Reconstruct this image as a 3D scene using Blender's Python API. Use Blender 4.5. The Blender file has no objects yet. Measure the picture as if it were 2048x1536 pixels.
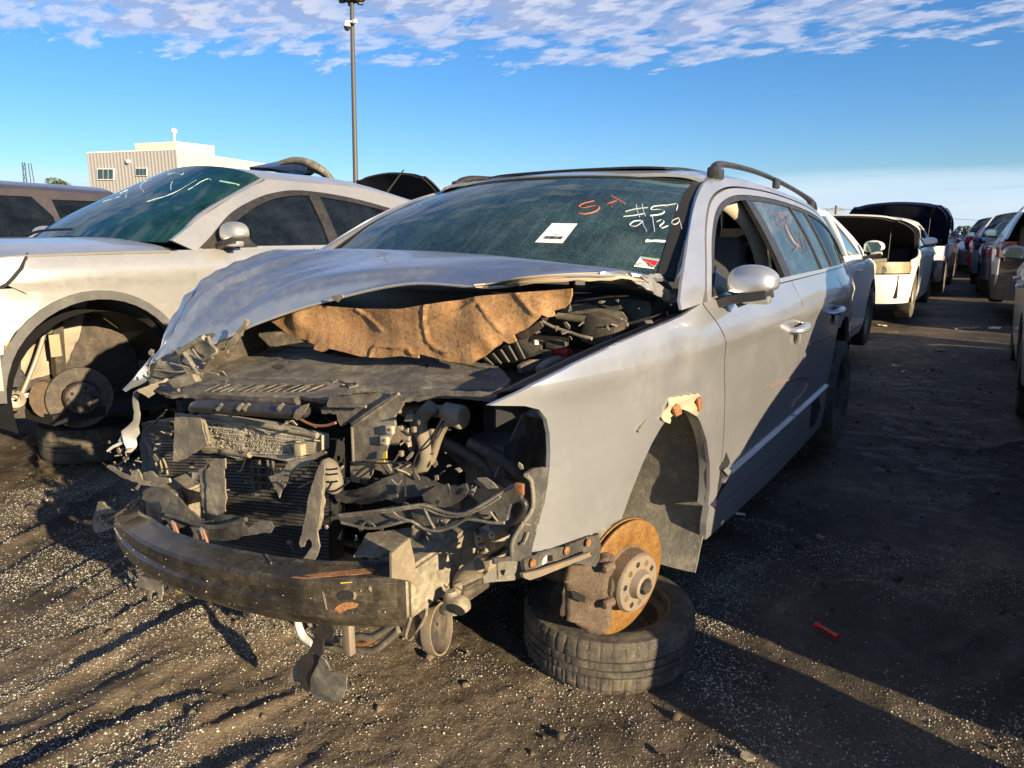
import bpy, bmesh, math, random
import numpy as np
from mathutils import Vector, Matrix
from mathutils.bvhtree import BVHTree
R = math.radians
random.seed(4); rng = np.random.default_rng(7)
scn = bpy.context.scene
COL = scn.collection

# ------------------------------------------------------------------ camera
CAMP = Vector((1.54, -1.68, 1.20)); YAW = .5793; PITCH = .1979; ROLL = -.004; FPX = 1465.
fw = Vector((-math.sin(YAW)*math.cos(PITCH), math.cos(YAW)*math.cos(PITCH), -math.sin(PITCH)))
r0 = fw.cross(Vector((0, 0, 1))).normalized(); u0 = r0.cross(fw)
rt = r0*math.cos(ROLL) + u0*math.sin(ROLL); up = u0*math.cos(ROLL) - r0*math.sin(ROLL)
cd = bpy.data.cameras.new('camera'); cam = bpy.data.objects.new('camera', cd); COL.objects.link(cam)
cd.sensor_fit = 'HORIZONTAL'; cd.sensor_width = 36; cd.lens = 36*FPX/2048
cd.clip_start = .05; cd.clip_end = 5000
m = Matrix.Identity(4)
for i in range(3): m[i][0] = rt[i]; m[i][1] = up[i]; m[i][2] = -fw[i]; m[i][3] = CAMP[i]
cam.matrix_world = m
scn.camera = cam

# ------------------------------------------------------------------ light
SUN_EL = R(15.0); SUN_AZ = Vector((.962, -.272)).normalized()
sl = bpy.data.lights.new('sun', 'SUN'); sl.energy = 5.0; sl.angle = R(.55); sl.color = (1.0, .80, .53)
so = bpy.data.objects.new('sun', sl); COL.objects.link(so)
sd = Vector((SUN_AZ.x*math.cos(SUN_EL), SUN_AZ.y*math.cos(SUN_EL), math.sin(SUN_EL)))
so.rotation_euler = sd.to_track_quat('Z', 'Y').to_euler(); so.location = (0, 0, 30)

world = bpy.data.worlds.new('World'); scn.world = world; world.use_nodes = True
def build_world():
    nt = world.node_tree; nt.nodes.clear(); N = nt.nodes.new; L = nt.links.new
    def math_(op, a, b=None, clamp=False):
        n = N('ShaderNodeMath'); n.operation = op; n.use_clamp = clamp
        for i, v in enumerate((a, b)):
            if v is None: continue
            if isinstance(v, (int, float)): n.inputs[i].default_value = v
            else: L(v, n.inputs[i])
        return n.outputs[0]
    def ramp(v, pts):
        n = N('ShaderNodeValToRGB'); e = n.color_ramp.elements
        while len(e) < len(pts): e.new(.5)
        for k, (p, c) in zip(e, pts): k.position = p; k.color = (*c, 1) if len(c) == 3 else c
        L(v, n.inputs[0]); return n.outputs[0]
    def mix(f, a, b):
        n = N('ShaderNodeMix'); n.data_type = 'RGBA'; n.clamp_factor = True
        if isinstance(f, (int, float)): n.inputs[0].default_value = f
        else: L(f, n.inputs[0])
        for i, v in ((6, a), (7, b)):
            if isinstance(v, tuple): n.inputs[i].default_value = (*v, 1)
            else: L(v, n.inputs[i])
        return n.outputs[2]
    sky = N('ShaderNodeTexSky'); sky.sky_type = 'NISHITA'; sky.sun_disc = False
    sky.sun_elevation = SUN_EL; sky.sun_rotation = math.atan2(SUN_AZ.x, SUN_AZ.y)
    sky.altitude = 0; sky.air_density = 1.0; sky.dust_density = .35; sky.ozone_density = 3.5
    hs = N('ShaderNodeHueSaturation'); hs.inputs['Saturation'].default_value = 1.2; hs.inputs['Value'].default_value = 1.08
    L(sky.outputs[0], hs.inputs['Color'])
    tc = N('ShaderNodeTexCoord'); sp = N('ShaderNodeSeparateXYZ'); L(tc.outputs['Generated'], sp.inputs[0])
    x, y, z = sp.outputs
    zz = math_('ADD', math_('MAXIMUM', z, 0.0), .10)
    cx = math_('DIVIDE', x, zz); cy = math_('DIVIDE', y, zz)
    cb = N('ShaderNodeCombineXYZ'); L(cx, cb.inputs[0]); L(cy, cb.inputs[1])
    def noise(scale, detail, off, dist=0.0, rough=.55):
        mp = N('ShaderNodeMapping'); mp.inputs['Location'].default_value = off; mp.inputs['Rotation'].default_value = (0, 0, YAW)
        mp.inputs['Scale'].default_value = (1.0, 1.6, 1)
        L(cb.outputs[0], mp.inputs[0])
        n = N('ShaderNodeTexNoise'); n.inputs['Scale'].default_value = scale; n.inputs['Detail'].default_value = detail
        n.inputs['Roughness'].default_value = rough; n.inputs['Distortion'].default_value = dist
        L(mp.outputs[0], n.inputs['Vector']); return n.outputs['Fac']
    # patchy mid level cloud field, denser towards the zenith
    n1 = noise(5.2, 9, (3.1, 1.7, 0), .15, .60); n2 = noise(1.1, 3, (2.3, 4.2, 0))
    n1b = noise(5.2, 9, (3.15, 1.75, 0), .15, .60)
    el = math_('ARCSINE', z)
    band = ramp(math_('MULTIPLY', el, 1/R(40)), [(0, (0, 0, 0)), (.262, (0, 0, 0)), (.305, (.66, .66, .66)), (.37, (1, 1, 1)), (.58, (.95, .95, .95)), (.85, (.60, .60, .60)), (1, (.55, .55, .55))])
    dens = math_('ADD', math_('MULTIPLY', n1, .66), math_('MULTIPLY', n2, .34))
    dens = math_('SUBTRACT', math_('ADD', dens, math_('MULTIPLY', band, .38)), .355)
    mask = ramp(dens, [(0, (0, 0, 0)), (.385, (0, 0, 0)), (.48, (.62, .62, .62)), (.62, (.95, .95, .95))])
    lit = math_('MULTIPLY', math_('ADD', math_('SUBTRACT', n1, n1b), .045), 9.0, True)
    thick = ramp(dens, [(0, (0, 0, 0)), (.42, (0, 0, 0)), (.50, (1, 1, 1))])
    white = mix(lit, (4.2, 4.5, 5.8), (7.6, 7.2, 7.2))
    shade = mix(lit, (2.9, 3.4, 5.0), (4.8, 5.1, 6.3))
    ccol = mix(thick, white, shade)
    tint = N('ShaderNodeMix'); tint.data_type = 'RGBA'; tint.blend_type = 'MULTIPLY'; tint.inputs[0].default_value = 1; L(hs.outputs[0], tint.inputs[6]); tint.inputs[7].default_value = (.84, .94, 1.12, 1)
    c1 = mix(mask, tint.outputs[2], ccol)
    # thin haze bank close to the horizon
    mpb = N('ShaderNodeMapping'); mpb.inputs['Scale'].default_value = (2.2, 2.2, 26); L(tc.outputs['Generated'], mpb.inputs[0])
    nb = N('ShaderNodeTexNoise'); nb.inputs['Scale'].default_value = 1.6; nb.inputs['Detail'].default_value = 6; nb.inputs['Roughness'].default_value = .6
    L(mpb.outputs[0], nb.inputs['Vector'])
    bandh = ramp(math_('MULTIPLY', el, 1/R(10)), [(0, (1, 1, 1)), (.25, (.95, .95, .95)), (.36, (.8, .8, .8)), (.48, (0, 0, 0)), (1, (0, 0, 0))])
    mh = math_('MULTIPLY', ramp(math_('ADD', nb.outputs['Fac'], math_('MULTIPLY', bandh, .22)), [(0, (0, 0, 0)), (.46, (.0, .0, .0)), (.66, (.85, .85, .85))]), bandh, True)
    c2 = mix(mh, c1, mix(nb.outputs['Fac'], (3.3, 5.0, 7.0), (6.3, 6.9, 7.5)))
    bg = N('ShaderNodeBackground'); bg.inputs['Strength'].default_value = .064; L(c2, bg.inputs[0])
    o = N('ShaderNodeOutputWorld'); L(bg.outputs[0], o.inputs[0])
build_world()
scn.view_settings.view_transform = 'Standard'; scn.view_settings.look = 'None'
scn.view_settings.exposure = 1.18; scn.view_settings.gamma = 1.0; scn.view_settings.use_curve_mapping = False
scn.cycles.max_bounces = 7; scn.cycles.transparent_max_bounces = 12; scn.cycles.caustics_reflective = False; scn.cycles.caustics_refractive = False

# ------------------------------------------------------------------ surveying helpers
def ray(u, v): return (fw + rt*((u-1024)/FPX) + up*((768-v)/FPX))
def at(u, v, X=None, Y=None, Z=None, D=None):
    d = ray(u, v)
    if X is not None: t = (X-CAMP.x)/d.x
    elif Y is not None: t = (Y-CAMP.y)/d.y
    elif Z is not None: t = (Z-CAMP.z)/d.z
    else: t = D
    return CAMP + d*t
def onplane(u, v, p0, n):
    d = ray(u, v); n = Vector(n); return CAMP + d*((Vector(p0)-CAMP).dot(n)/d.dot(n))
K = {1: (180, 480, .25391), 2: (640, 480, .25391), 3: (180, 800, .25391), 4: (620, 780, .25391), 5: (180, 1040, .3125),
     6: (780, 1000, .30273), 7: (940, 480, .30273), 8: (1150, 750, .29302), 9: (0, 480, .28653), 10: (680, 320, .37109), 11: (1380, 320, .35156)}
def k(c, pts): a, b, s = K[c]; return [(a+u*s, b+v*s) for u, v in pts]

# ------------------------------------------------------------------ materials
MATS = {}
def mat(name, build, **kw):
    if name in MATS: return MATS[name]
    m = bpy.data.materials.new(name); m.use_nodes = True; nt = m.node_tree; nt.nodes.clear()
    MATS[name] = m; build(nt, **kw); return m
class G:
    def __init__(s, nt): s.nt = nt; s.out = nt.nodes.new('ShaderNodeOutputMaterial')
    def n(s, t, **kw):
        x = s.nt.nodes.new(t)
        for a, b in kw.items(): setattr(x, a, b)
        return x
    def l(s, a, b): s.nt.links.new(a, b)
    def set(s, i, v):
        if isinstance(v, (int, float)): i.default_value = v
        elif isinstance(v, tuple): i.default_value = (*v, 1) if len(v) == 3 and i.type == 'RGBA' else v
        else: s.l(v, i)
    def co(s, kind='Object', sc=(1, 1, 1), rot=(0, 0, 0)):
        t = s.n('ShaderNodeTexCoord'); mp = s.n('ShaderNodeMapping'); mp.inputs['Scale'].default_value = sc; mp.inputs['Rotation'].default_value = rot
        s.l(t.outputs[kind], mp.inputs[0]); return mp.outputs[0]
    def noise(s, scale, detail=4, co=None, rough=.55, dist=0):
        n = s.n('ShaderNodeTexNoise'); n.inputs['Scale'].default_value = scale; n.inputs['Detail'].default_value = detail
        n.inputs['Roughness'].default_value = rough; n.inputs['Distortion'].default_value = dist
        s.l(co if co is not None else s.co(), n.inputs['Vector']); return n.outputs['Fac']
    def ramp(s, v, pts):
        n = s.n('ShaderNodeValToRGB'); e = n.color_ramp.elements
        while len(e) < len(pts): e.new(.5)
        for kk, (p, c) in zip(e, pts): kk.position = p; kk.color = (c, c, c, 1) if isinstance(c, (int, float)) else (*c, 1)
        s.l(v, n.inputs[0]); return n.outputs[0]
    def mix(s, f, a, b, mode='MIX'):
        n = s.n('ShaderNodeMix', data_type='RGBA', blend_type=mode); s.set(n.inputs[0], f); s.set(n.inputs[6], a); s.set(n.inputs[7], b); return n.outputs[2]
    def math(s, op, a, b=0.0, clamp=False):
        n = s.n('ShaderNodeMath', operation=op, use_clamp=clamp); s.set(n.inputs[0], a); s.set(n.inputs[1], b); return n.outputs[0]
    def bump(s, h, strength=.3, dist=.01, normal=None):
        n = s.n('ShaderNodeBump'); n.inputs['Strength'].default_value = strength; n.inputs['Distance'].default_value = dist
        s.l(h, n.inputs['Height'])
        if normal is not None: s.l(normal, n.inputs['Normal'])
        return n.outputs[0]
    def bsdf(s, color, rough=.5, metal=0., coat=0., spec=.5, normal=None, link=True, **kw):
        b = s.n('ShaderNodeBsdfPrincipled'); s.set(b.inputs['Base Color'], color); s.set(b.inputs['Roughness'], rough); s.set(b.inputs['Metallic'], metal)
        s.set(b.inputs['Coat Weight'], coat); b.inputs['Coat Roughness'].default_value = .05; s.set(b.inputs['Specular IOR Level'], spec)
        if normal is not None: s.l(normal, b.inputs['Normal'])
        for a, v in kw.items(): s.set(b.inputs[a.replace('_', ' ')], v)
        if link: s.l(b.outputs[0], s.out.inputs[0])
        return b.outputs[0]

def b_paint(nt, c=(.42, .44, .46), metal=.75, rough=.34, dirt=.35, dirtc=(.16, .13, .09), coat=.5, wav=.0):
    g = G(nt); o = g.co()
    d1 = g.noise(3.0, 6, o, .62); d2 = g.noise(38, 4, o, .6); d3 = g.noise(420, 2, o)
    dm = g.math('MULTIPLY', g.ramp(d1, [(.42, 0.), (.72, 1.)]), g.ramp(d2, [(.35, .3), (.65, 1.)]))
    spk = g.ramp(g.noise(160, 2, o), [(.66, 0.), (.72, 1.)])
    tc = g.n('ShaderNodeTexCoord'); sx = g.n('ShaderNodeSeparateXYZ'); g.l(tc.outputs['Object'], sx.inputs[0])
    low = g.ramp(sx.outputs[2], [(.15, 1.), (.62, .0)])
    dm = g.math('ADD', g.math('MULTIPLY', dm, dirt), g.math('MULTIPLY', g.math('MULTIPLY', low, d2), dirt*1.3), True)
    dm = g.math('ADD', dm, g.math('MULTIPLY', spk, dirt*.5), True)
    base = g.mix(g.math('MULTIPLY', d3, .25), c, tuple(min(1, v*1.25) for v in c))
    col = g.mix(dm, base, dirtc)
    ro = g.math('ADD', g.math('MULTIPLY', dm, .45), g.math('ADD', rough, g.math('MULTIPLY', d2, .06)), True)
    me = g.math('MULTIPLY', g.math('SUBTRACT', 1., dm, True), metal)
    wsp = g.noise(26, 4, g.co('Object', (1, .25, 3.2)), .6); ro = g.math('ADD', ro, g.math('MULTIPLY', g.ramp(wsp, [(.5, 0.), (.68, 1.)]), .035*dirt/.3)); nn = g.bump(d3, .05, .001)
    if wav: nn = g.bump(g.noise(9, 3, o), wav, .02, nn)
    g.bsdf(col, ro, me, coat=g.math('MULTIPLY', g.math('SUBTRACT', 1., dm, True), coat), normal=nn)
def b_plastic(nt, c=(.05, .05, .05), dust=(.30, .25, .17), amt=.5, rough=.6, sc=1.0, bump=.25, metal=0., scr=.0):
    g = G(nt); o = g.co()
    a = g.noise(6*sc, 6, o, .65); b = g.noise(55*sc, 4, o, .6); cc = g.noise(300*sc, 3, o)
    m1 = g.math('MULTIPLY', g.math('MULTIPLY', g.ramp(a, [(.35, .15), (.68, 1.)]), g.ramp(b, [(.3, .35), (.7, 1.)])), amt, True)
    spots = g.ramp(g.noise(95*sc, 1, o), [(.70, 0.), (.74, 1.)])
    m1 = g.math('ADD', m1, g.math('MULTIPLY', spots, amt*.6), True)
    for sc_, rot_ in (((.5, .5, 12), (.3, .5, .2)), ((9, .6, .8), (.1, .7, .9))):
        w = g.noise(26, 3, g.co('Object', sc_, rot_), .7); m1 = g.math('ADD', m1, g.math('MULTIPLY', g.ramp(w, [(.60, 0.), (.66, 1.)]), amt*.35), True)
    grime = g.ramp(g.noise(17*sc, 5, o, .7), [(.40, 1.), (.56, 0.)]); m1 = g.math('MULTIPLY', m1, g.math('SUBTRACT', 1., g.math('MULTIPLY', grime, .7)), True)
    if scr:
        w = g.noise(30, 3, g.co('Object', (.4, .4, 9)), .7)
        m1 = g.math('ADD', m1, g.math('MULTIPLY', g.ramp(w, [(.62, 0.), (.66, 1.)]), scr), True)
    g.bsdf(g.mix(m1, c, dust), g.math('ADD', rough, g.math('MULTIPLY', m1, .3), True), g.math('MULTIPLY', g.math('SUBTRACT', 1., m1), metal), normal=g.bump(g.math('ADD', b, g.math('MULTIPLY', cc, .4)), bump, .004))
def b_rust(nt, c1=(.25, .105, .04), c2=(.09, .045, .03), c3=(.36, .18, .07), sc=1., rough=.85):
    g = G(nt); o = g.co(); a = g.noise(22*sc, 6, o, .7); b = g.noise(150*sc, 4, o, .7)
    col = g.mix(g.ramp(a, [(.4, 0.), (.6, 1.)]), c1, c3); col = g.mix(g.ramp(b, [(.5, 0.), (.68, 1.)]), col, c2)
    g.bsdf(col, rough, .15, normal=g.bump(g.math('ADD', a, b), .5, .004))
def b_glass(nt, tint=(.16, .33, .34), dust=.25, dustc=(.16, .24, .25), spec=1., streak=0., rough=.02):
    g = G(nt); o = g.co()
    tr = g.n('ShaderNodeBsdfTransparent'); tr.inputs[0].default_value = (*tint, 1)
    gl = g.n('ShaderNodeBsdfGlossy'); gl.inputs['Roughness'].default_value = rough; gl.inputs[0].default_value = (.95, .97, 1, 1)
    fr = g.n('ShaderNodeFresnel'); fr.inputs[0].default_value = 1.52
    mx = g.n('ShaderNodeMixShader'); g.l(g.math('MULTIPLY', fr.outputs[0], spec, True), mx.inputs[0]); g.l(tr.outputs[0], mx.inputs[1]); g.l(gl.outputs[0], mx.inputs[2])
    df = g.n('ShaderNodeBsdfDiffuse'); df.inputs[0].default_value = (*dustc, 1)
    d = g.math('MULTIPLY', g.ramp(g.noise(5, 6, o, .65), [(.3, .25), (.7, 1.)]), g.ramp(g.noise(130, 3, o), [(.35, .5), (.6, 1.)]))
    if streak:
        s = g.noise(9, 5, g.co('Object', (3.0, .35, .35), (0, 0, .5)), .7, 1.5)
        d = g.math('ADD', d, g.math('MULTIPLY', g.ramp(s, [(.5, 0.), (.75, 1.)]), streak))
    m2 = g.n('ShaderNodeMixShader'); g.l(g.math('MULTIPLY', d, dust, True), m2.inputs[0]); g.l(mx.outputs[0], m2.inputs[1]); g.l(df.outputs[0], m2.inputs[2])
    g.l(m2.outputs[0], g.out.inputs[0])
def b_flat(nt, c=(.5, .5, .5), rough=.6, metal=0., nz=.15, coat=0., emis=0.):
    g = G(nt); a = g.noise(14, 5); col = g.mix(g.math('MULTIPLY', a, nz*2), c, tuple(v*.5 for v in c))
    g.bsdf(col, rough, metal, coat=coat)
M = {}
def mk(k_, b, **kw): M[k_] = mat(k_, b, **kw)
mk('silver_blue', b_paint, c=(.53, .54, .55), metal=.72, rough=.30, dirt=.16, coat=.8)
mk('hood_sky_tint', b_paint, c=(.36, .41, .47), metal=.85, rough=.30, dirt=.34, dirtc=(.15, .16, .16), coat=.6, wav=.06)  # bluer than the body paint: sky reflection put into the base colour
mk('silver_warm', b_paint, c=(.53, .525, .495), metal=.67, rough=.32, dirt=.22, coat=.7)
mk('primer', b_paint, c=(.42, .34, .24), metal=.1, rough=.55, dirt=.6, dirtc=(.28, .12, .05), coat=.1)
mk('white_paint', b_paint, c=(.72, .71, .66), metal=.0, rough=.3, dirt=.3, coat=.5)
mk('navy_paint', b_paint, c=(.02, .035, .10), metal=.4, rough=.22, dirt=.2, coat=.8)
mk('brown_paint', b_paint, c=(.13, .11, .105), metal=.6, rough=.3, dirt=.3, coat=.6)
mk('black_paint', b_paint, c=(.02, .02, .025), metal=.3, rough=.25, dirt=.3, coat=.7)
mk('red_paint', b_paint, c=(.30, .03, .02), metal=.3, rough=.25, dirt=.3, coat=.7)
mk('grey_paint', b_paint, c=(.12, .13, .15), metal=.6, rough=.3, dirt=.3, coat=.6)
mk('plastic', b_plastic, c=(.032, .032, .032), dust=(.28, .25, .19), amt=.62)
mk('plastic_dusty', b_plastic, c=(.075, .070, .058), dust=(.36, .315, .23), amt=1.0, rough=.65)
mk('plastic_clean', b_plastic, c=(.018, .018, .02), amt=.15, rough=.4)
mk('cladding', b_plastic, c=(.075, .075, .075), dust=(.24, .22, .18), amt=.4, rough=.6, bump=.1)
mk('rubber', b_plastic, c=(.030, .029, .028), dust=(.30, .25, .17), amt=.62, rough=.85, bump=.3)
mk('dark', b_flat, c=(.012, .012, .013), rough=.8)
mk('dark_metal', b_plastic, c=(.05, .045, .04), dust=(.26, .20, .13), amt=.6, rough=.6, metal=.4, bump=.4)
mk('beam_paint', b_plastic, c=(.016, .015, .014), dust=(.34, .28, .18), amt=.34, rough=.2, metal=.1, bump=.12, scr=.1)
mk('cast_metal', b_plastic, c=(.40, .36, .29), dust=(.36, .24, .13), amt=.75, rough=.5, metal=.5, bump=.5)
mk('frame_metal', b_plastic, c=(.12, .108, .085), dust=(.42, .36, .25), amt=1.0, rough=.6, metal=.1, bump=.3)
mk('radiator_fin', b_plastic, c=(.52, .48, .38), dust=(.50, .42, .27), amt=.5, rough=.5, metal=.4, bump=.6, sc=2)
mk('tan_metal', b_plastic, c=(.22, .185, .13), dust=(.42, .34, .22), amt=.6, rough=.55, metal=.2, bump=.4)
mk('hose', b_plastic, c=(.16, .14, .105), dust=(.34, .28, .19), amt=.7, rough=.8)
mk('rust', b_rust)
mk('disc_rust', b_rust, c1=(.20, .095, .024), c3=(.29, .16, .042), c2=(.09, .04, .018), sc=1.6, rough=.5)
mk('caliper', b_rust, c1=(.12, .085, .055), c3=(.17, .12, .08), c2=(.05, .04, .03), sc=1.6)
mk('hub_metal', b_plastic, c=(.30, .26, .20), dust=(.27, .15, .08), amt=.7, rough=.5, metal=.5, bump=.4, sc=1.5)
mk('mat_brown', b_rust, c1=(.34, .185, .075), c3=(.41, .25, .115), c2=(.22, .11, .05), sc=.8, rough=.97)
mk('liner', b_plastic, c=(.12, .115, .10), dust=(.34, .31, .24), amt=.9, rough=.9, bump=.6, sc=1.3)
mk('glass_wind', b_glass, tint=(.20, .38, .40), dust=.42, dustc=(.12, .22, .24), streak=.5)
mk('glass_wind_teal', b_glass, tint=(.04, .13, .14), dust=.30, dustc=(.05, .20, .21), streak=.3)
mk('glass_side', b_glass, tint=(.22, .30, .34), dust=.35, dustc=(.18, .26, .30), streak=.3)
mk('glass_tint', b_glass, spec=.55, tint=(.02, .03, .05), dust=.16, dustc=(.10, .14, .20), streak=.1)
mk('crack', b_flat, c=(.75, .9, .85), rough=.3)
mk('chrome', b_flat, c=(.75, .75, .75), rough=.15, metal=1., nz=.05)
mk('mirror_glass', b_flat, c=(.35, .45, .42), rough=.05, metal=1., nz=.02)
mk('white_paper', b_flat, c=(.80, .80, .80), nz=.04)
mk('ink', b_flat, c=(.03, .03, .03))
mk('chalk_white', b_flat, c=(.75, .80, .82), nz=.2)
mk('chalk_orange', b_flat, c=(.62, .16, .07), nz=.2)
mk('chalk_faint', b_flat, c=(.36, .22, .17), nz=.3)
mk('sticker_red', b_flat, c=(.50, .02, .04))
mk('sticker_green', b_flat, c=(.25, .45, .35))
mk('beige', b_flat, c=(.52, .44, .32), rough=.8)
mk('seat_grey', b_flat, c=(.09, .09, .095), rough=.9)
mk('lens_clear', b_flat, c=(.70, .74, .76), rough=.15, metal=.25, nz=.3, coat=.8)
mk('lens_yellow', b_flat, c=(.50, .43, .26), rough=.2, metal=.3, nz=.3, coat=.8)
mk('lens_orange', b_flat, c=(.75, .20, .01), rough=.2, nz=.1, coat=.8)
mk('lens_red', b_flat, c=(.24, .02, .015), rough=.2, nz=.1, coat=.8)
mk('red_plastic', b_flat, c=(.50, .01, .015), rough=.35)
mk('yellow', b_flat, c=(.50, .38, .06), rough=.4)
mk('wire_red', b_flat, c=(.26, .11, .06), rough=.5)
mk('wood_tan', b_flat, c=(.42, .34, .22), rough=.8, nz=.3)  # even tan for the condenser port and strut labels
mk('pole_metal', b_flat, c=(.10, .097, .09), rough=.5, metal=.3, nz=.1)
mk('pole_wood', b_flat, c=(.22, .17, .12), rough=.9)
mk('wall_grey', b_flat, c=(.34, .335, .33), rough=.7, nz=.05)
mk('wall_sunlit', b_flat, c=(.66, .58, .45), rough=.7, nz=.05)  # cream tone puts the sunlight on the side walls into the colour
mk('white_trim', b_flat, c=(.75, .74, .70), rough=.6, nz=.05)
mk('window_dark', b_flat, c=(.03, .07, .08), rough=.05, nz=.3, coat=1.)
mk('fence_metal', b_flat, c=(.42, .46, .48), rough=.5, nz=.1)
mk('bark', b_flat, c=(.07, .05, .035), rough=.9)

def b_leaf(nt, c=(.07, .085, .03)):
    g = G(nt); ge = g.n('ShaderNodeNewGeometry')
    col = g.mix(ge.outputs['Random Per Island'], tuple(v*.55 for v in c), tuple(v*1.6 for v in c)); g.bsdf(col, .7)
mk('leaf', b_leaf); mk('leaf_yellow', b_leaf, c=(.17, .12, .02))

# ------------------------------------------------------------------ mesh helpers
def link(name, me, parent=None, smooth=False, auto=None):
    o = bpy.data.objects.new(name, me); COL.objects.link(o)
    if parent is not None: o.parent = parent
    if smooth or auto is not None:
        for p in me.polygons: p.use_smooth = True
        if auto is not None: me.set_sharp_from_angle(angle=R(auto))
    return o
def obj(name, v, f, m, parent=None, auto=35):
    me = bpy.data.meshes.new(name); me.from_pydata([tuple(p) for p in v], [], [tuple(q) for q in f]); me.update()
    if m is not None: me.materials.append(M[m] if isinstance(m, str) else m)
    return link(name, me, parent, auto=auto)
def bobj(name, bm, m, parent=None, auto=35, recalc=True):
    if recalc: bmesh.ops.recalc_face_normals(bm, faces=bm.faces)
    me = bpy.data.meshes.new(name); bm.to_mesh(me); bm.free(); me.materials.append(M[m] if isinstance(m, str) else m)
    return link(name, me, parent, auto=auto)
def empty(name, label, cat, loc=(0, 0, 0), rz=0, group=None):
    o = bpy.data.objects.new(name, None); COL.objects.link(o); o.location = loc; o.rotation_euler.z = rz
    o.empty_display_size = .1; o['label'] = label; o['category'] = cat
    if group: o['group'] = group
    return o
def tag(o, label=None, cat=None, group=None, kind=None):
    if label: o['label'] = label
    if cat: o['category'] = cat
    if group: o['group'] = group
    if kind: o['kind'] = kind
    return o
def V(*a): return Vector(a)
def crom(P, n, closed=False):
    """Catmull-Rom through P, n samples per span."""
    P = [Vector(p) for p in P]; N = len(P); out = []
    rngs = range(N if closed else N-1)
    for i in rngs:
        if closed: a, b, c, d = P[i-1], P[i], P[(i+1) % N], P[(i+2) % N]
        else:
            b, c = P[i], P[i+1]; a = P[i-1] if i > 0 else b*2-c; d = P[i+2] if i+2 < N else c*2-b
        for j in range(n):
            t = j/n
            out.append(.5*((2*b) + (c-a)*t + (2*a-5*b+4*c-d)*t*t + (3*b-a-3*c+d)*t**3))
    if not closed: out.append(P[-1])
    return out
def grid_mesh(rows, closed=False):
    n = len(rows[0]); v = [p for r in rows for p in r]; f = []
    for i in range(len(rows)-1):
        for j in range(n if closed else n-1):
            a = i*n+j; b = i*n+(j+1) % n; f.append((a, b, b+n, a+n))
    return v, f
def solid(v, f, t, dirn=None):
    """give a sheet real thickness t, towards -normal (or along dirn)."""
    bm = bmesh.new(); vs = [bm.verts.new(p) for p in v]
    for q in f:
        if len(set(q)) >= 3:
            try: bm.faces.new([vs[i] for i in q])
            except ValueError: pass
    bmesh.ops.remove_doubles(bm, verts=bm.verts, dist=1e-5)
    bm.normal_update()
    nf = list(bm.faces)
    if not nf: return bm
    top = list(bm.verts); ns = {x: (Vector(dirn).normalized() if dirn is not None else -x.normal) for x in top}
    bound = [e for e in bm.edges if e.is_boundary]
    cp = {x: bm.verts.new(x.co + ns[x]*t) for x in top}
    for q in nf: bm.faces.new([cp[x] for x in reversed(q.verts[:])])
    for e in bound:
        a, b = e.verts
        try: bm.faces.new((a, b, cp[b], cp[a]))
        except ValueError: pass
    return bm
def loft(name, rows, m, parent=None, nu=6, nv=6, mirror=False, t=.0, auto=30, offset=None, ret=False):
    """rows of points -> smooth surface. mirror: rows go from the centre line (x=0) outwards."""
    R_ = []
    for r_ in rows:
        r_ = [Vector(p) for p in r_]
        if mirror: r_ = [V(-p.x, p.y, p.z) for p in reversed(r_[1:])] + r_
        R_.append(crom(r_, nu))
    cols = [crom([r_[j] for r_ in R_], nv) for j in range(len(R_[0]))]
    rows2 = [[c[i] for c in cols] for i in range(len(cols[0]))]
    if offset: rows2 = [[offset(p) for p in r_] for r_ in rows2]
    v, f = grid_mesh(rows2)
    if ret: return v, f
    if t: return bobj(name, solid(v, f, t), m, parent, auto)
    return obj(name, v, f, m, parent, auto)
def tess(poly, holes=(), step=.1, step2=None):
    """2-D polygon (with holes) -> clipped grid; returns verts2d, faces"""
    bm = bmesh.new(); es = []
    for lp in [poly]+list(holes):
        vs = [bm.verts.new((p[0], p[1], 0)) for p in lp]
        for i in range(len(vs)): es.append(bm.edges.new((vs[i-1], vs[i])))
    bm.verts.ensure_lookup_table(); from mathutils.geometry import tessellate_polygon
    for q in tessellate_polygon([[Vector((p[0], p[1], 0)) for p in lp] for lp in [poly]+list(holes)]):
        try: bm.faces.new([bm.verts[i] for i in q])
        except ValueError: pass
    if not holes: bmesh.ops.dissolve_limit(bm, angle_limit=.01, verts=[], edges=[e for e in bm.edges if len(e.link_faces) == 2])
    xs = [p[0] for p in poly]; ys = [p[1] for p in poly]
    for ax, lo, hi, st in ((0, min(xs), max(xs), step), (1, min(ys), max(ys), step2 or step)):
        c = lo+st
        while c < hi-1e-4:
            no = V(1, 0, 0) if ax == 0 else V(0, 1, 0); co = no*c
            bmesh.ops.bisect_plane(bm, geom=bm.verts[:]+bm.edges[:]+bm.faces[:], plane_co=co, plane_no=no); c += st
    bmesh.ops.triangulate(bm, faces=[q for q in bm.faces if len(q.verts) > 4])
    bm.verts.index_update(); v = [x.co.copy() for x in bm.verts]
    for q in bm.faces:
        if q.normal.z < 0: q.normal_flip()
    f = [[x.index for x in q.verts] for q in bm.faces]; bm.free()
    return v, f
def sidepanel(name, poly, S, m, parent=None, holes=(), step=.09, step2=.05, t=.012, sgn=1, out=0., auto=40):
    """panel drawn in side view (y,z) wrapped on the flank surface x=S(y,z)"""
    v, f = tess(poly, holes, step, step2)
    vv = [V(sgn*(S(p.x, p.y)+out), p.x, p.y) for p in v]
    if sgn < 0: f = [list(reversed(q)) for q in f]
    return bobj(name, solid(vv, f, t, (-sgn, 0, 0)), m, parent, auto)
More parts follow.
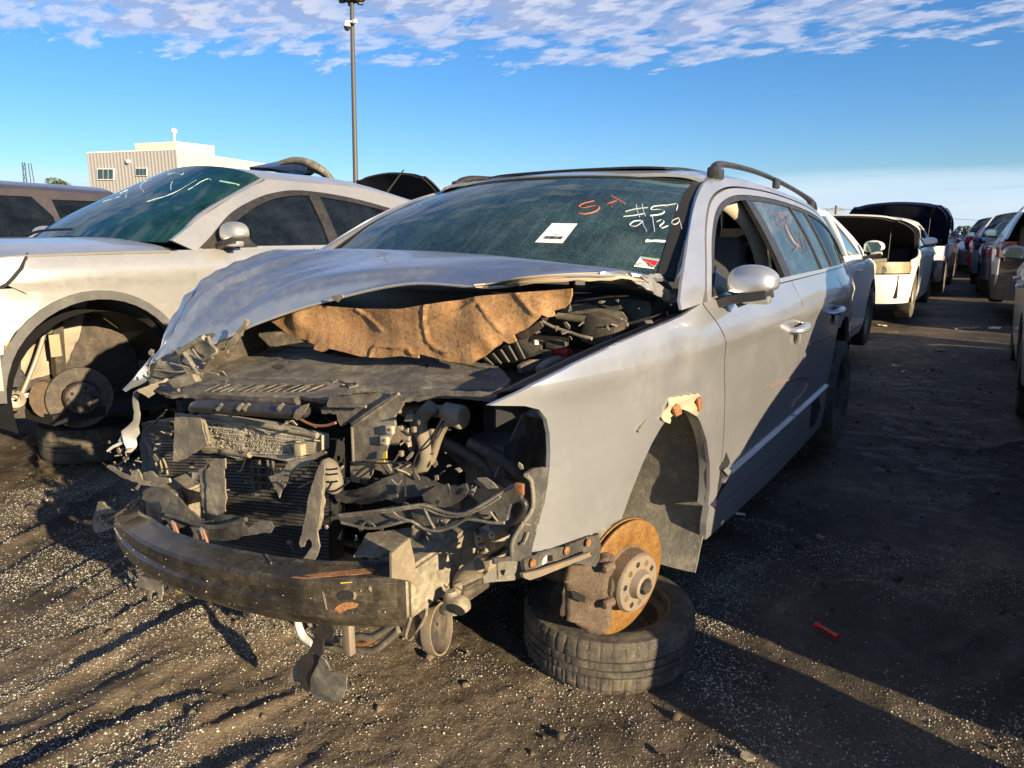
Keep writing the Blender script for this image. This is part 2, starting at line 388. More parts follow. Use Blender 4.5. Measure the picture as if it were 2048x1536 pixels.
def rnoise(p, s):
    return (math.sin(p.x*s*1.3+p.y*s*2.1+1.7)+math.sin(p.y*s*1.9-p.z*s*1.1+.4)+math.sin(p.z*s*2.3+p.x*s*.7+2.9))/3
def plate(name, pts, m, parent=None, t=.004, step=.03, wob=0., ws=20, holes=(), auto=40, nrm=None, crease=None, jag=None):
    """plate cut to an outline of 3-D points; follows their unevenness, has thickness and dents"""
    P = [Vector(p) for p in pts]
    if jag is None: jag = .0016 if m in ('plastic', 'plastic_dusty', 'frame_metal', 'cast_metal', 'caliper', 'silver_warm', 'dark_metal') and step < .5 and t < .05 else 0
    if jag:
        rg_ = random.Random(len(P)*7+int(P[0].x*1000)); Q_ = []
        for i in range(len(P)):
            a_, b_ = P[i-1], P[i]; L_ = (b_-a_).length; n_ = min(int(L_/.011), 14); pr_ = (b_-a_).cross(CAMP-a_).normalized()
            for j in range(1, n_): Q_.append(a_.lerp(b_, (j+rg_.uniform(-.3, .3))/n_)+pr_*jag*rg_.uniform(-1, 1)*(2.2 if rg_.random() < .15 else 1))
            Q_.append(b_)
        P = Q_
    c = sum(P, V(0, 0, 0))/len(P)
    n = V(0, 0, 0)
    for i in range(len(P)): n += (P[i-1]-c).cross(P[i]-c)
    n.normalize()
    if n.dot(CAMP-c) < 0: n = -n
    ax = V(0, 0, 1).cross(n)
    if ax.length < .2: ax = V(1, 0, 0).cross(n).cross(n)
    ax.normalize(); ay = n.cross(ax)
    to2 = lambda p: ((p-c).dot(ax), (p-c).dot(ay))
    Q = [to2(p) for p in P]; H = [(p-c).dot(n) for p in P]
    v, f = tess(Q, [[to2(Vector(p)) for p in h] for h in holes], step)
    vv = []
    for p in v:
        ws_ = 0; hs = 0
        for (qx, qy), h in zip(Q, H):
            d = (qx-p.x)**2+(qy-p.y)**2+1e-7; w_ = 1/d**1.5; ws_ += w_; hs += w_*h
        q = c+ax*p.x+ay*p.y+n*(hs/ws_)
        if wob: q += n*rnoise(q, ws)*wob
        if crease: q += n*crease(q)
        vv.append(q)
    return bobj(name, solid(vv, f, t, -n), m, parent, auto)
def pl(name, c, pts, m, parent, Y=None, X=None, Z=None, pln=None, **kw):
    """plate whose outline was surveyed in crop c on a plane (X, Y or Z = const, or point+normal)"""
    q = k(c, [p[:2] for p in pts]) if c else [p[:2] for p in pts]; out = []
    for (u, v), s in zip(q, pts):
        e = s[2] if len(s) > 2 else 0
        out.append(onplane(u, v, pln[0], pln[1]) if pln else at(u, v, X=None if X is None else X+e, Y=None if Y is None else Y+e, Z=None if Z is None else Z+e))
    h = kw.pop('hole', None)
    if h: kw['holes'] = [[(onplane(u, v, pln[0], pln[1]) if pln else at(u, v, X=X, Y=Y, Z=Z)) for u, v in (k(c, hh) if c else hh)] for hh in h]
    return plate(name, out, m, parent, **kw)
def tube(name, pts, r, m, parent=None, n=8, smooth=4, auto=50, caps=True, flat=1.):
    pts = [Vector(p) for p in pts]; rr = r if isinstance(r, (list, tuple)) else [r]*len(pts)
    if smooth > 1 and len(pts) > 2:
        c4 = crom([Vector((*p, q)) for p, q in zip(pts, rr)], smooth) if False else None
        P = crom(pts, smooth); Rr = [v.x for v in crom([V(q, 0, 0) for q in rr], smooth)]
    else: P, Rr = pts, rr
    rows = []; prev = None
    for i, p in enumerate(P):
        d = (P[min(i+1, len(P)-1)]-P[max(i-1, 0)]).normalized()
        if prev is None: a = d.orthogonal().normalized()
        else: a = (prev-d*prev.dot(d)).normalized()
        prev = a; b = d.cross(a)
        rows.append([p+(a*math.cos(2*math.pi*j/n)+b*math.sin(2*math.pi*j/n)*flat)*Rr[i] for j in range(n)])
    v, f = grid_mesh(rows, True)
    if caps: f += [tuple(range(n))[::-1], tuple(range(len(v)-n, len(v)))]
    return obj(name, v, f, m, parent, auto)
def tb(name, c, pts, r, m, parent, Y=None, X=None, Z=None, **kw):
    q = k(c, [p[:2] for p in pts]) if c else [p[:2] for p in pts]
    return tube(name, [at(u, v, X=None if X is None else X+(s[2] if len(s) > 2 else 0), Y=None if Y is None else Y+(s[2] if len(s) > 2 else 0), Z=None if Z is None else Z+(s[2] if len(s) > 2 else 0)) for (u, v), s in zip(q, pts)], r, m, parent, **kw)
def lathe(name, prof, m, parent=None, n=32, mx=None, auto=35, arc=2*math.pi):
    """profile (radius, axial) turned about local x axis"""
    full = abs(arc-2*math.pi) < 1e-6
    rows = [[V(a, r_*math.cos(arc*j/n), r_*math.sin(arc*j/n)) for j in range(n if full else n+1)] for r_, a in prof]
    v, f = grid_mesh(rows, full)
    if mx is not None: v = [mx @ p for p in v]
    return obj(name, v, f, m, parent, auto)
def box(name, c, s, m, parent=None, bev=.0, rot=None, auto=35):
    bm = bmesh.new(); bmesh.ops.create_cube(bm, size=1)
    for x in bm.verts: x.co = Vector((x.co.x*s[0], x.co.y*s[1], x.co.z*s[2]))
    if bev: bmesh.ops.bevel(bm, geom=bm.edges[:], offset=bev, segments=2, affect='EDGES', profile=.6)
    if rot is not None: bmesh.ops.transform(bm, matrix=rot.to_4x4(), verts=bm.verts)
    bmesh.ops.translate(bm, vec=Vector(c), verts=bm.verts)
    return bobj(name, bm, m, parent, auto)
def arc(cy, cz, r, a0, a1, n=14, ry=None):
    return [(cy+r*math.cos(R(a0+(a1-a0)*i/n))*(ry or 1), cz+r*math.sin(R(a0+(a1-a0)*i/n))) for i in range(n+1)]
def interp(x, tab): return float(np.interp(x, [a for a, _ in tab], [b for _, b in tab]))
def smooth_tab(tab, n=8):
    P = crom([V(a, b, 0) for a, b in tab], n); return [(p.x, p.y) for p in P]
def curve2(pts, n=4): return [(p.x, p.y) for p in crom([V(a, b, 0) for a, b in pts], n)]

# ------------------------------------------------------------------ ground
def vnoise(x, y, seed=0):
    xi = np.floor(x).astype(np.int64); yi = np.floor(y).astype(np.int64); fx = x-xi; fy = y-yi
    fx = fx*fx*(3-2*fx); fy = fy*fy*(3-2*fy)
    def h(a, b):
        n = (a*374761393 + b*668265263 + seed*1442695041) & 0xffffffff
        n = ((n ^ (n >> 13))*1274126177) & 0xffffffff
        return ((n ^ (n >> 16)) & 0xffff)/65535.
    return (h(xi, yi)*(1-fx)+h(xi+1, yi)*fx)*(1-fy)+(h(xi, yi+1)*(1-fx)+h(xi+1, yi+1)*fx)*fy
def fbm(x, y, o, seed=0):
    s = 0; a = .5; t = 0
    for i in range(o): s = s+a*vnoise(x, y, seed+i); t += a; x = x*2.03+5.1; y = y*2.03+1.7; a *= .5
    return s/t
def ground_h(x, y):
    near = np.clip(1-np.maximum(np.abs(x+.8)-3.4, 0)/2.0, 0, 1)*np.clip(1-np.maximum(np.abs(y-.6)-3.0, 0)/2.0, 0, 1)
    h = (fbm(x*1.3, y*1.3, 3, 3)-.5)*.030
    # churned ruts running across the aisle
    u = np.hypot(x+.25, y+3.); w = np.arctan2(x+.25, np.maximum(y+3., .3))*2.5
    wr = w+.16*(fbm(u*1.3, w*1.6, 3, 11)-.5)
    rid = 1-np.abs(2*vnoise(u*1.5+2, wr*7.5, 21)-1); rid2 = 1-np.abs(2*vnoise(u*2.6, wr*15, 25)-1)
    amt = np.clip((fbm(x*.9+3.3, y*.9, 2, 31)-.40)*4, 0, 1)
    left = np.clip((-.75-x)*1.6, 0, 1)*np.clip((y+.85)*2.5, 0, 1)
    amt = np.maximum(amt*.55, left)
    h = h + ((rid**3)*.050+(rid2**2)*.016-.018)*amt
    h = h + (fbm(x*14, y*14, 3, 41)-.5)*.012 + (fbm(x*55, y*55, 2, 51)-.5)*.006
    return h*near - .004
def b_ground(nt):
    g = G(nt); o = g.co()
    a = g.noise(1.1, 6, o, .6); b = g.noise(9, 6, o, .65); c = g.noise(90, 4, o, .7)
    dirt = g.mix(g.ramp(a, [(.38, 0.), (.62, 1.)]), (.050, .039, .027), (.20, .152, .097))
    dirt = g.mix(g.ramp(b, [(.42, 0.), (.70, .6)]), dirt, (.20, .155, .10))
    dirt = g.mix(g.ramp(c, [(.30, .65), (.55, 0.)]), dirt, (.010, .009, .008))
    vo = g.n('ShaderNodeTexVoronoi'); vo.inputs['Scale'].default_value = 110; g.l(o, vo.inputs['Vector'])
    vd = g.n('ShaderNodeSeparateColor'); g.l(vo.outputs['Color'], vd.inputs[0])
    sel = g.math('MULTIPLY', g.ramp(vo.outputs['Distance'], [(.28, 1.), (.42, 0.)]), g.ramp(vd.outputs[0], [(.60, 0.), (.64, 1.)]))
    sel = g.math('MULTIPLY', sel, g.ramp(g.noise(2.2, 5, o, .6), [(.40, .12), (.56, 1.)]))
    peb = g.mix(vd.outputs[1], (.12, .10, .075), (.46, .42, .33))
    col = g.mix(sel, dirt, peb)
    # faint pale tyre tracks far down the aisle
    h = g.math('ADD', g.math('MULTIPLY', b, .6), g.math('ADD', g.math('MULTIPLY', c, .35), g.math('MULTIPLY', sel, .35)))
    dk = g.ramp(g.noise(.55, 5, g.co(), .6), [(.42, .5), (.58, 0.)]); tcx = g.n('ShaderNodeTexCoord'); sxx = g.n('ShaderNodeSeparateXYZ'); g.l(tcx.outputs['Object'], sxx.inputs[0]); shade_side = g.math('MULTIPLY', g.ramp(g.math('ADD', g.math('MULTIPLY', sxx.outputs[0], .25), g.math('MULTIPLY', a, .3)), [(.34, 0.), (.50, 1.)]), .25)  # soil darker towards the right: shade there is put into its colour
    col = g.mix(g.math('ADD', dk, shade_side, True), col, (.014, .013, .012))
    g.bsdf(col, g.ramp(b, [(.3, .50), (.6, .9)]), normal=g.bump(h, .8, .012), spec=.35)
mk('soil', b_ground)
def axis(lo, hi, st, far, gr=1.35):
    a = list(np.arange(lo, hi+1e-6, st)); s = st
    while a[-1] < far: s *= gr; a.append(a[-1]+s)
    s = st; b = [a[0]]
    while b[-1] > -far: s *= gr; b.append(b[-1]-s)
    return np.array(b[:0:-1]+a)
gx = axis(-4.2, 2.6, .0125, 2500); gy = axis(-1.9, 4.6, .0125, 2500)
GX, GY = np.meshgrid(gx, gy); GZ = ground_h(GX, GY)
me = bpy.data.meshes.new('ground'); nx, ny = len(gx), len(gy)
co = np.stack([GX, GY, GZ], -1).reshape(-1, 3).astype(np.float32)
ii = (np.arange(ny-1)[:, None]*nx+np.arange(nx-1)[None, :]).ravel()
fc = np.stack([ii, ii+1, ii+nx+1, ii+nx], 1).astype(np.int32)
me.vertices.add(len(co)); me.vertices.foreach_set('co', co.ravel()); me.loops.add(fc.size); me.loops.foreach_set('vertex_index', fc.ravel())
me.polygons.add(len(fc)); me.polygons.foreach_set('loop_start', np.arange(0, fc.size, 4, dtype=np.int32)); me.polygons.foreach_set('use_smooth', np.ones(len(fc), bool))
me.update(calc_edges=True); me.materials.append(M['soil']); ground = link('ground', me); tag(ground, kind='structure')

def b_stone(nt, lo=(.07, .062, .048), hi=(.62, .58, .48)):
    g = G(nt); ge = g.n('ShaderNodeNewGeometry'); r_ = g.ramp(ge.outputs['Random Per Island'], [(0, 0.), (.6, .55), (1, 1.)]); g.bsdf(g.mix(r_, lo, hi), .6)
mk('stone', b_stone)
def scatter(name, n, region, size, keep, seed=1, m='stone', flat=.6):
    r_ = np.random.default_rng(seed)
    x = r_.uniform(region[0], region[1], n); y = r_.uniform(region[2], region[3], n)
    kp = r_.random(n) < keep(x, y); x = x[kp]; y = y[kp]; n = len(x)
    s = r_.uniform(size[0], size[1], n)*(r_.random(n)**1.5*.8+.5)
    z = ground_h(x, y)+s*.1
    base = np.array([(1, 0, 0), (-1, 0, 0), (0, 1, 0), (0, -1, 0), (0, 0, 1), (0, 0, -1)], float)
    vv = base[None]*s[:, None, None]*r_.uniform(.6, 1.2, (n, 6, 1)); vv[:, :, 2] *= flat
    th = r_.uniform(0, 6.28, n); c_, s_ = np.cos(th)[:, None], np.sin(th)[:, None]
    tl = r_.uniform(-.5, .5, n)[:, None]
    X_ = vv[:, :, 0]*c_-vv[:, :, 1]*s_; Y_ = vv[:, :, 0]*s_+vv[:, :, 1]*c_; Z_ = vv[:, :, 2]+X_*tl
    vv = np.stack([X_+x[:, None], Y_+y[:, None], Z_+z[:, None]], -1).reshape(-1, 3).astype(np.float32)
    fb = np.array([(0, 2, 4), (2, 1, 4), (1, 3, 4), (3, 0, 4), (2, 0, 5), (1, 2, 5), (3, 1, 5), (0, 3, 5)])
    ff = (fb[None]+(np.arange(n)*6)[:, None, None]).reshape(-1, 3).astype(np.int32)
    me = bpy.data.meshes.new(name); me.vertices.add(len(vv)); me.vertices.foreach_set('co', vv.ravel()); me.loops.add(ff.size); me.loops.foreach_set('vertex_index', ff.ravel())
    me.polygons.add(len(ff)); me.polygons.foreach_set('loop_start', np.arange(0, ff.size, 3, dtype=np.int32)); me.update(calc_edges=True)
    me.materials.append(M[m]); o = link(name, me); return o
dens = lambda x, y: np.clip((fbm(x*1.5+1, y*1.5, 3, 61)-.36)*4.0, .05, 1)*np.clip((fbm(x*7+1, y*7, 3, 71)-.30)*3.2, .08, 1)*np.where((x > .95) & (y > .45), .35, 1)
tag(scatter('gravel', 400000, (-2.6, 1.9, -1.35, 1.4), (.0016, .0040), dens, 3), 'loose pale gravel scattered over the dark dirt', 'gravel', kind='stuff')
tag(scatter('gravel', 30000, (-4.2, 2.6, 1.2, 9), (.003, .007), dens, 5), 'sparser gravel farther down the dirt aisle', 'gravel', kind='stuff')
tag(scatter('clods', 1500, (-4, 2.2, -1.3, 6), (.008, .022), lambda x, y: x*0+.8, 9, 'soil', .7), 'small clods of dark earth on the ground', 'clods', kind='stuff')

# ------------------------------------------------------------------ generic car pieces
def make_wheel(name, r, w, m4, parent=None, rim='grey', rimr=.62, side=1):
    """upright wheel about the x axis at the origin of m4, outer face towards +x*side"""
    tread = [(r*.99, -w*.5+.012), (r, -w*.36), (r*1.004, 0), (r, w*.36), (r*.99, w*.5-.012)]
    prof = [(r*rimr, -w*.42), (r*(rimr+.1), -w*.5), (r*.9, -w*.51)]+tread+[(r*.9, w*.51), (r*(rimr+.1), w*.5), (r*rimr, w*.42), (r*rimr, -w*.42)]
    sx = Matrix.Diagonal((side, 1, 1, 1))
    root = bpy.data.objects.new(name, None); COL.objects.link(root); root.parent = parent
    root.matrix_local = m4
    t = lathe('tyre', prof, 'rubber', root, 40, sx)
    rp = [(r*rimr*1.02, -w*.4), (r*rimr*.94, -w*.35), (r*rimr*.92, w*.1), (r*rimr*.97, w*.4), (r*rimr*1.03, w*.43), (r*rimr*.93, w*.36), (r*rimr*.84, w*.12), (r*rimr*.55, w*.24), (r*rimr*.3, w*.2), (r*rimr*.27, w*.26), (.005, w*.27)]
    lathe('rim', rp, 'dark_metal' if rim == 'dark' else 'hub_metal', root, 28, sx)
    return root
def place(loc, rz=0., ry=0., rx=0.):
    return Matrix.Translation(loc) @ Matrix.Rotation(rz, 4, 'Z') @ Matrix.Rotation(rx, 4, 'X') @ Matrix.Rotation(ry, 4, 'Y')

# ================================================================== THE WRECKED WAGON
wagon = empty('station_wagon', 'silver blue station wagon with crumpled bonnet and stripped smashed front end, nearest car', 'station wagon', (0, 0, 0))
PW = smooth_tab([(-1.0, .45), (-.75, .635), (-.6, .715), (-.45, .785), (-.3, .83), (-.1, .865), (.15, .887), (.5, .90), (1.5, .908), (2.5, .902), (2.9, .878), (3.2, .835), (3.45, .775), (3.6, .70), (3.75, .60)])
GW = smooth_tab([(.1, .90), (.2, .945), (.28, .968), (.45, .984), (.65, .990), (.82, .9895), (.872, .9955), (.895, 1.0), (.915, .995), (.95, .979), (1.0, .945)], 5)
PWx = np.array(PW); GWx = np.array(GW)
def SW(y, z):
    w = float(np.interp(y, PWx[:, 0], PWx[:, 1]))
    if z <= 1.0: return w*float(np.interp(z, GWx[:, 0], GWx[:, 1]))
    d = z-1.0; return w*.945-(.43*d+.38*d*d)
def hitS(u, v, S=SW, lo=.8, hi=9., sgn=1, x0=0., y0=0., z0=0.):
    d = ray(u, v); t = lo
    f = lambda t: (lambda p: sgn*(p.x-x0)-S(p.y-y0, p.z-z0))(CAMP+d*t)
    while t < hi and f(t) > 0: t += .02
    a, b = t-.02, t
    for _ in range(18):
        c = (a+b)/2
        if f(c) > 0: a = c
        else: b = c
    return CAMP+d*b
def yz(pts, S=SW, c=None): return [(p.y, p.z) for p in (hitS(u, v, S) for u, v in (k(c, pts) if c else pts))]

# front fender (image right), traced in side view
fend = yz([(980, 811), (1050, 812), (1078, 819), (1094, 838), (1101, 868), (1102, 905), (1100, 940), (1091, 985), (1076, 1040), (1050, 1112), (1120, 1090), (1190, 1064), (1243, 1038),
           (1262, 985), (1283, 932), (1303, 888), (1322, 855), (1338, 833), (1345, 822), (1362, 815), (1385, 822), (1400, 842), (1413, 880), (1420, 930), (1419, 985), (1416, 1012), (1427, 1002)])
gapc = curve2([(.497, .405), (.507, .55), (.497, .70), (.480, .80), (.462, .87), (.430, .94), (.405, .985), (.388, 1.012)], 3)
ftop = yz([(1364, 632), (1250, 681), (1150, 729), (1065, 771)])
fo = fend+[(a-.005, b) for a, b in gapc]+ftop
fender = sidepanel('fender', fo, SW, 'silver_blue', wagon, step=.06, step2=.03, t=.010)
def dent(o, c, r, dx):
    c = Vector(c)
    for x in o.data.vertices:
        d = (x.co-c).length/r
        if d < 1: x.co.x += dx*(1-d*d)**2
dent(fender, (.88, .14, .90), .09, -.012); dent(fender, (.88, .20, .82), .06, .008); dent(fender, (.88, -.02, .93), .10, -.010); dent(fender, (.88, -.25, .80), .22, -.010)
# rusted torn flap above the arch
fl = yz([(1318, 838), (1332, 812), (1338, 795), (1392, 786), (1398, 818), (1392, 832), (1378, 826), (1362, 818), (1345, 826), (1330, 846)])
flap = sidepanel('torn_arch_edge', fl, SW, 'primer', wagon, step=.02, step2=.015, t=.004, out=.006)
for x in flap.data.vertices: x.co.x += .010*rnoise(x.co, 70)
sidepanel('rust_patch', yz([(1337, 815), (1345, 806), (1352, 812), (1354, 826), (1342, 832)]), SW, 'rust', flap, t=.006, out=.014, step=.02)
sidepanel('rust_patch', yz([(1385, 795), (1393, 793), (1396, 815), (1389, 822)]), SW, 'rust', flap, t=.006, out=.014, step=.02)
# arch return lip
lip = [V(SW(a, b)-.004, a, b) for a, b in fend[13:26]]
loft('arch_lip', [[p, p+V(-.016, 0, 0), p+V(-.030, 0, .003)] for p in lip], 'silver_warm', wagon, 2, 3)
# doors, quarter and sill
archr = arc(2.60, .40, .375, 203, -10, 18)
def sillz(y): return .285-.02*(y-.5)
fd_top = [(1.452, 1.018), (.9, 1.016), (.388+.004, 1.012)]
front_door = sidepanel('front_door', [(a+.003, b) for a, b in gapc]+[(.9, 1.017), (1.452, 1.02), (1.462, .85), (1.462, .60), (1.45, .345), (.9, .355), (.50, .362)], SW, 'silver_blue', wagon, t=.05)
rear_door = sidepanel('rear_door', [(1.458, 1.02), (2.0, 1.024), (2.40, 1.028), (2.44, .93), (2.42, .83), (2.36, .745)]+arc(2.60, .40, .392, 146, 205, 8)+[(2.18, .235+.09), (1.456, .345), (1.468, .60), (1.468, .85)], SW, 'silver_blue', wagon, t=.05)
quarter = sidepanel('quarter_panel', [(2.407, 1.028), (2.9, 1.03), (3.45, 1.03), (3.60, .93), (3.60, .50), (3.45, .40), (2.975, .40)]+arc(2.60, .40, .375, 0, 118, 12)[1:]+[(2.43, .75), (2.426, .83), (2.447, .93)], SW, 'silver_blue', wagon, t=.02)
sill = sidepanel('sill', [(.43, .395), (.495, .358), (1.45, .341), (2.18, .325), (2.22, .39), (2.235, .33), (2.25, .235), (1.3, .235), (.45, .270), (.425, .33)], SW, 'silver_blue', wagon, t=.02)
strip = sidepanel('trim_strip', [(.52, .452), (1.45, .462), (1.45, .452), (.52, .440)], SW, 'silver_blue', front_door, t=.012, out=.012)
sidepanel('trim_strip', [(1.475, .462), (2.2, .470), (2.2, .459), (1.475, .452)], SW, 'silver_blue', rear_door, t=.012, out=.012)
hole = yz([(1452, 905), (1459, 925), (1452, 938), (1461, 948), (1452, 968), (1440, 985), (1433, 1000), (1436, 968), (1441, 950), (1438, 935), (1446, 922)])
sidepanel('rust_hole', hole, SW, 'dark', front_door, t=.003, out=.0022)
hole2 = yz([(1440, 940), (1446, 934), (1458, 942), (1451, 952)])
sidepanel('torn_skin', hole2, SW, 'silver_warm', front_door, t=.004, out=.012)
sidepanel('torn_skin', yz([(1625, 800), (1636, 790), (1640, 815), (1628, 850), (1618, 858)]), SW, 'dark', rear_door, t=.003, out=.003)
for dpar, yc in ((front_door, 1.36), (rear_door, 2.16)):
    b0 = V(SW(yc, .845), yc, .845)
    hs = [b0+V(-.004, .085, .004), b0+V(.030, .065, .006), b0+V(.040, 0, .003), b0+V(.030, -.07, -.002), b0+V(-.004, -.09, -.004)]
    rec = lathe('handle_recess', [(.034, .0), (.030, -.002), (.004, -.006)], 'dark', dpar, 20, Matrix.Translation(b0+V(.0035, 0, -.006)) @ Matrix.Diagonal((1, .8, 1.7, 1)))
    tube('handle', hs, [.008, .011, .013, .012, .008], 'silver_blue', dpar, n=10, flat=1.35)
    box('handle_key', b0+V(.012, .02, -.045), (.012, .020, .045), 'silver_warm', dpar, .004)
# window frames: silver surround, black inner frame
def off(pts, d):
    """offset open polyline in 2D to its left"""
    out = []
    for i, p in enumerate(pts):
        a = pts[max(i-1, 0)]; b = pts[min(i+1, len(pts)-1)]; dx, dy = b[0]-a[0], b[1]-a[1]; l = math.hypot(dx, dy) or 1
        out.append((p[0]-dy/l*d, p[1]+dx/l*d))
    return out
dlo = curve2([(.470, 1.020), (.545, 1.080), (.70, 1.190), (.90, 1.285), (1.12, 1.338), (1.40, 1.365), (1.9, 1.367), (2.4, 1.342), (2.8, 1.298), (3.05, 1.240), (3.20, 1.15), (3.28, 1.06)], 4)
dlo_o = off(dlo, .026); dlo_o2 = off(dlo, .034)
# body side above the belt: A pillar base, cant rail, D pillar
roofe = [(.30, 1.075), (.45, 1.165), (.66, 1.275), (.86, 1.355), (1.05, 1.403), (1.25, 1.424), (1.6, 1.433), (2.1, 1.418), (2.6, 1.385), (3.0, 1.34), (3.3, 1.285)]
roofe_c = curve2(roofe, 3)
cant = [(.386, 1.012)]+[(a, b) for a, b in dlo_o2]+[(3.345, 1.03), (3.52, 1.03), (3.50, 1.10), (3.40, 1.20)]+[(a, b) for a, b in reversed(roofe_c)]+[(.24, 1.03), (.23, 1.005)]
cant_rail = sidepanel('body_side_frame', cant, SW, 'silver_blue', wagon, step=.07, step2=.04, t=.008)
wf = sidepanel('window_frame', [(.430, 1.012)]+dlo_o+[(3.325, 1.032), (3.30, 1.032)]+[(a, b) for a, b in reversed(dlo)]+[(.50, 1.014)], SW, 'silver_warm', wagon, step=.08, step2=.05, t=.016, out=.001)
seal = off(dlo, -.022)
sidepanel('window_seal', dlo+[(3.30, 1.035), (3.27, 1.035)]+[(a, b) for a, b in reversed(seal)]+[(.53, 1.02)], SW, 'plastic_clean', wagon, step=.08, step2=.05, t=.02, out=-.003)
sidepanel('belt_trim', [(.47, 1.019), (3.30, 1.036), (3.30, 1.050), (1.4, 1.040), (.50, 1.032)], SW, 'silver_warm', wagon, step=.12, t=.012, out=.003)
def topz(y): return interp(y, seal)
sealx = [a for a, b in seal]
def under(y0, y1, n=6): return [(y0+(y1-y0)*i/n, float(np.interp(y0+(y1-y0)*i/n, sealx, [b for a, b in seal]))-.0 ) for i in range(n+1)]
sidepanel('b_pillar', [(1.395, 1.04), (1.505, 1.04), (1.50, 1.2), (1.50, 1.347), (1.40, 1.343), (1.395, 1.2)], SW, 'plastic_clean', wagon, t=.02, out=-.004)
sidepanel('c_pillar', [(2.13, 1.045), (2.165, 1.045), (2.165, 1.343), (2.13, 1.345)], SW, 'plastic_clean', wagon, t=.016, out=-.001)
sidepanel('c_pillar', [(2.40, 1.045), (2.47, 1.045), (2.47, 1.322), (2.42, 1.325)], SW, 'plastic_clean', wagon, t=.02, out=-.001)
rg = sidepanel('rear_door_glass', [(1.505, 1.04)]+[(2.13, 1.045)]+[(2.13, 1.345), (1.9, 1.350), (1.503, 1.348)], SW, 'glass_side', wagon, t=.004, out=-.008)
sidepanel('vent_glass', [(2.165, 1.045), (2.40, 1.045), (2.42, 1.325), (2.165, 1.343)], SW, 'glass_side', wagon, t=.004, out=-.008)
sidepanel('cargo_glass', [(2.47, 1.045), (3.25, 1.05), (3.14, 1.15), (3.0, 1.215), (2.78, 1.278), (2.47, 1.320)], SW, 'glass_tint', wagon, t=.004, out=-.008)
# shard remains of the broken front door glass
shard = [hitS(u, v)+V(-.01, 0, 0) for u, v in k(11, [(370, 190), (400, 200), (425, 260), (445, 300), (465, 350), (480, 410), (500, 470), (490, 480), (470, 440), (455, 370), (430, 310), (400, 240)])]
plate('glass_shard', shard, 'crack', wagon, t=.003, step=.02, wob=.002, ws=60)
# offside flank: same panels mirrored
def flank_r(name, poly, m, t=.03, out=0.): return sidepanel(name, poly, SW, m, wagon, t=t, sgn=-1, out=out, step=.15, step2=.08)
flank_r('front_door', [(.50, .36)]+gapc[:]+[(1.45, 1.02), (1.45, .345)], 'silver_blue')
flank_r('rear_door', [(1.455, 1.02), (2.40, 1.028), (2.42, .83)]+arc(2.60, .40, .392, 130, 205, 8)+[(2.18, .33), (1.456, .345)], 'silver_blue')
flank_r('quarter_panel', [(2.407, 1.028), (3.45, 1.03), (3.60, .93), (3.60, .50), (2.975, .40)]+arc(2.60, .40, .375, 0, 125, 10)[1:], 'silver_blue')
flank_r('sill', [(.43, .395), (.495, .358), (2.18, .325), (2.25, .235), (.45, .27)], 'silver_blue')
flank_r('body_side_frame', cant, 'silver_blue')
for nm, pg in (('front_door_glass', [(.53, 1.03), (1.40, 1.04), (1.40, 1.345), (1.1, 1.32), (.9, 1.26), (.7, 1.165)]), ('rear_door_glass', [(1.50, 1.04), (2.40, 1.045), (2.40, 1.352), (1.9, 1.364), (1.503, 1.353)]), ('cargo_glass', [(2.47, 1.045), (3.25, 1.05), (3.02, 1.27), (2.47, 1.352)])):
    flank_r(nm, pg, 'glass_side', .004, -.008)
flank_r('window_frame', dlo+[(3.30, 1.035), (3.27, 1.035)]+[(a, b) for a, b in reversed(seal)]+[(.53, 1.02)], 'plastic_clean', .02)
# windscreen
wedge = [V(.768, .360, 1.075), V(.738, .495, 1.165), V(.700, .655, 1.262), V(.655, .86, 1.345), V(.612, 1.06, 1.398)]
wcen = [V(0, .23, 1.095), V(0, .38, 1.19), V(0, .53, 1.282), V(0, .70, 1.365), V(0, .86, 1.428)]
def wrow(i, s=1.0, dz=0):
    e, c = wedge[i], wcen[i]
    def q(a):
        b = a**2.3; return V(e.x*a, c.y+(e.y-c.y)*b, c.z+(e.z-c.z)*b+dz)
    return [q(a) for a in (0, .3, .6, .85, 1.0)]
wv, wf_ = loft('x', [wrow(i) for i in range(5)], None, None, 5, 5, mirror=True, ret=True)
windscreen = bobj('windscreen', solid(wv, wf_, .005), 'glass_wind', wagon)
WBVH = BVHTree.FromPolygons([tuple(p) for p in wv], wf_)
def hit(bvh, u, v, lift=.004):
    d = ray(u, v).normalized(); r_ = bvh.ray_cast(CAMP, d)
    if r_[0] is None: return None
    return r_[0]-d*lift
def rowlerp(i0, f):  # helper for black frit borders
    pass
def frit(rows): return loft('windscreen_border', rows, 'dark', windscreen, 4, 3)
def wpt(a, t):
    i = min(int(t*4), 3); fr_ = t*4-i; e = wedge[i].lerp(wedge[i+1], fr_); c = wcen[i].lerp(wcen[i+1], fr_); s_ = -1 if a < 0 else 1; b = abs(a)**2.3
    return V(e.x*a, c.y+(e.y-c.y)*b, c.z+(e.z-c.z)*b)+V(0, -.0025, .0025)
for s_ in (1, -1): frit([[wpt(s_*q, t) for q in (.935, .965, .995)] for t in np.linspace(0.01, .99, 12)])
frit([[wpt(a, t) for a in np.linspace(-.95, .95, 15)] for t in (.965, .98, .995)])
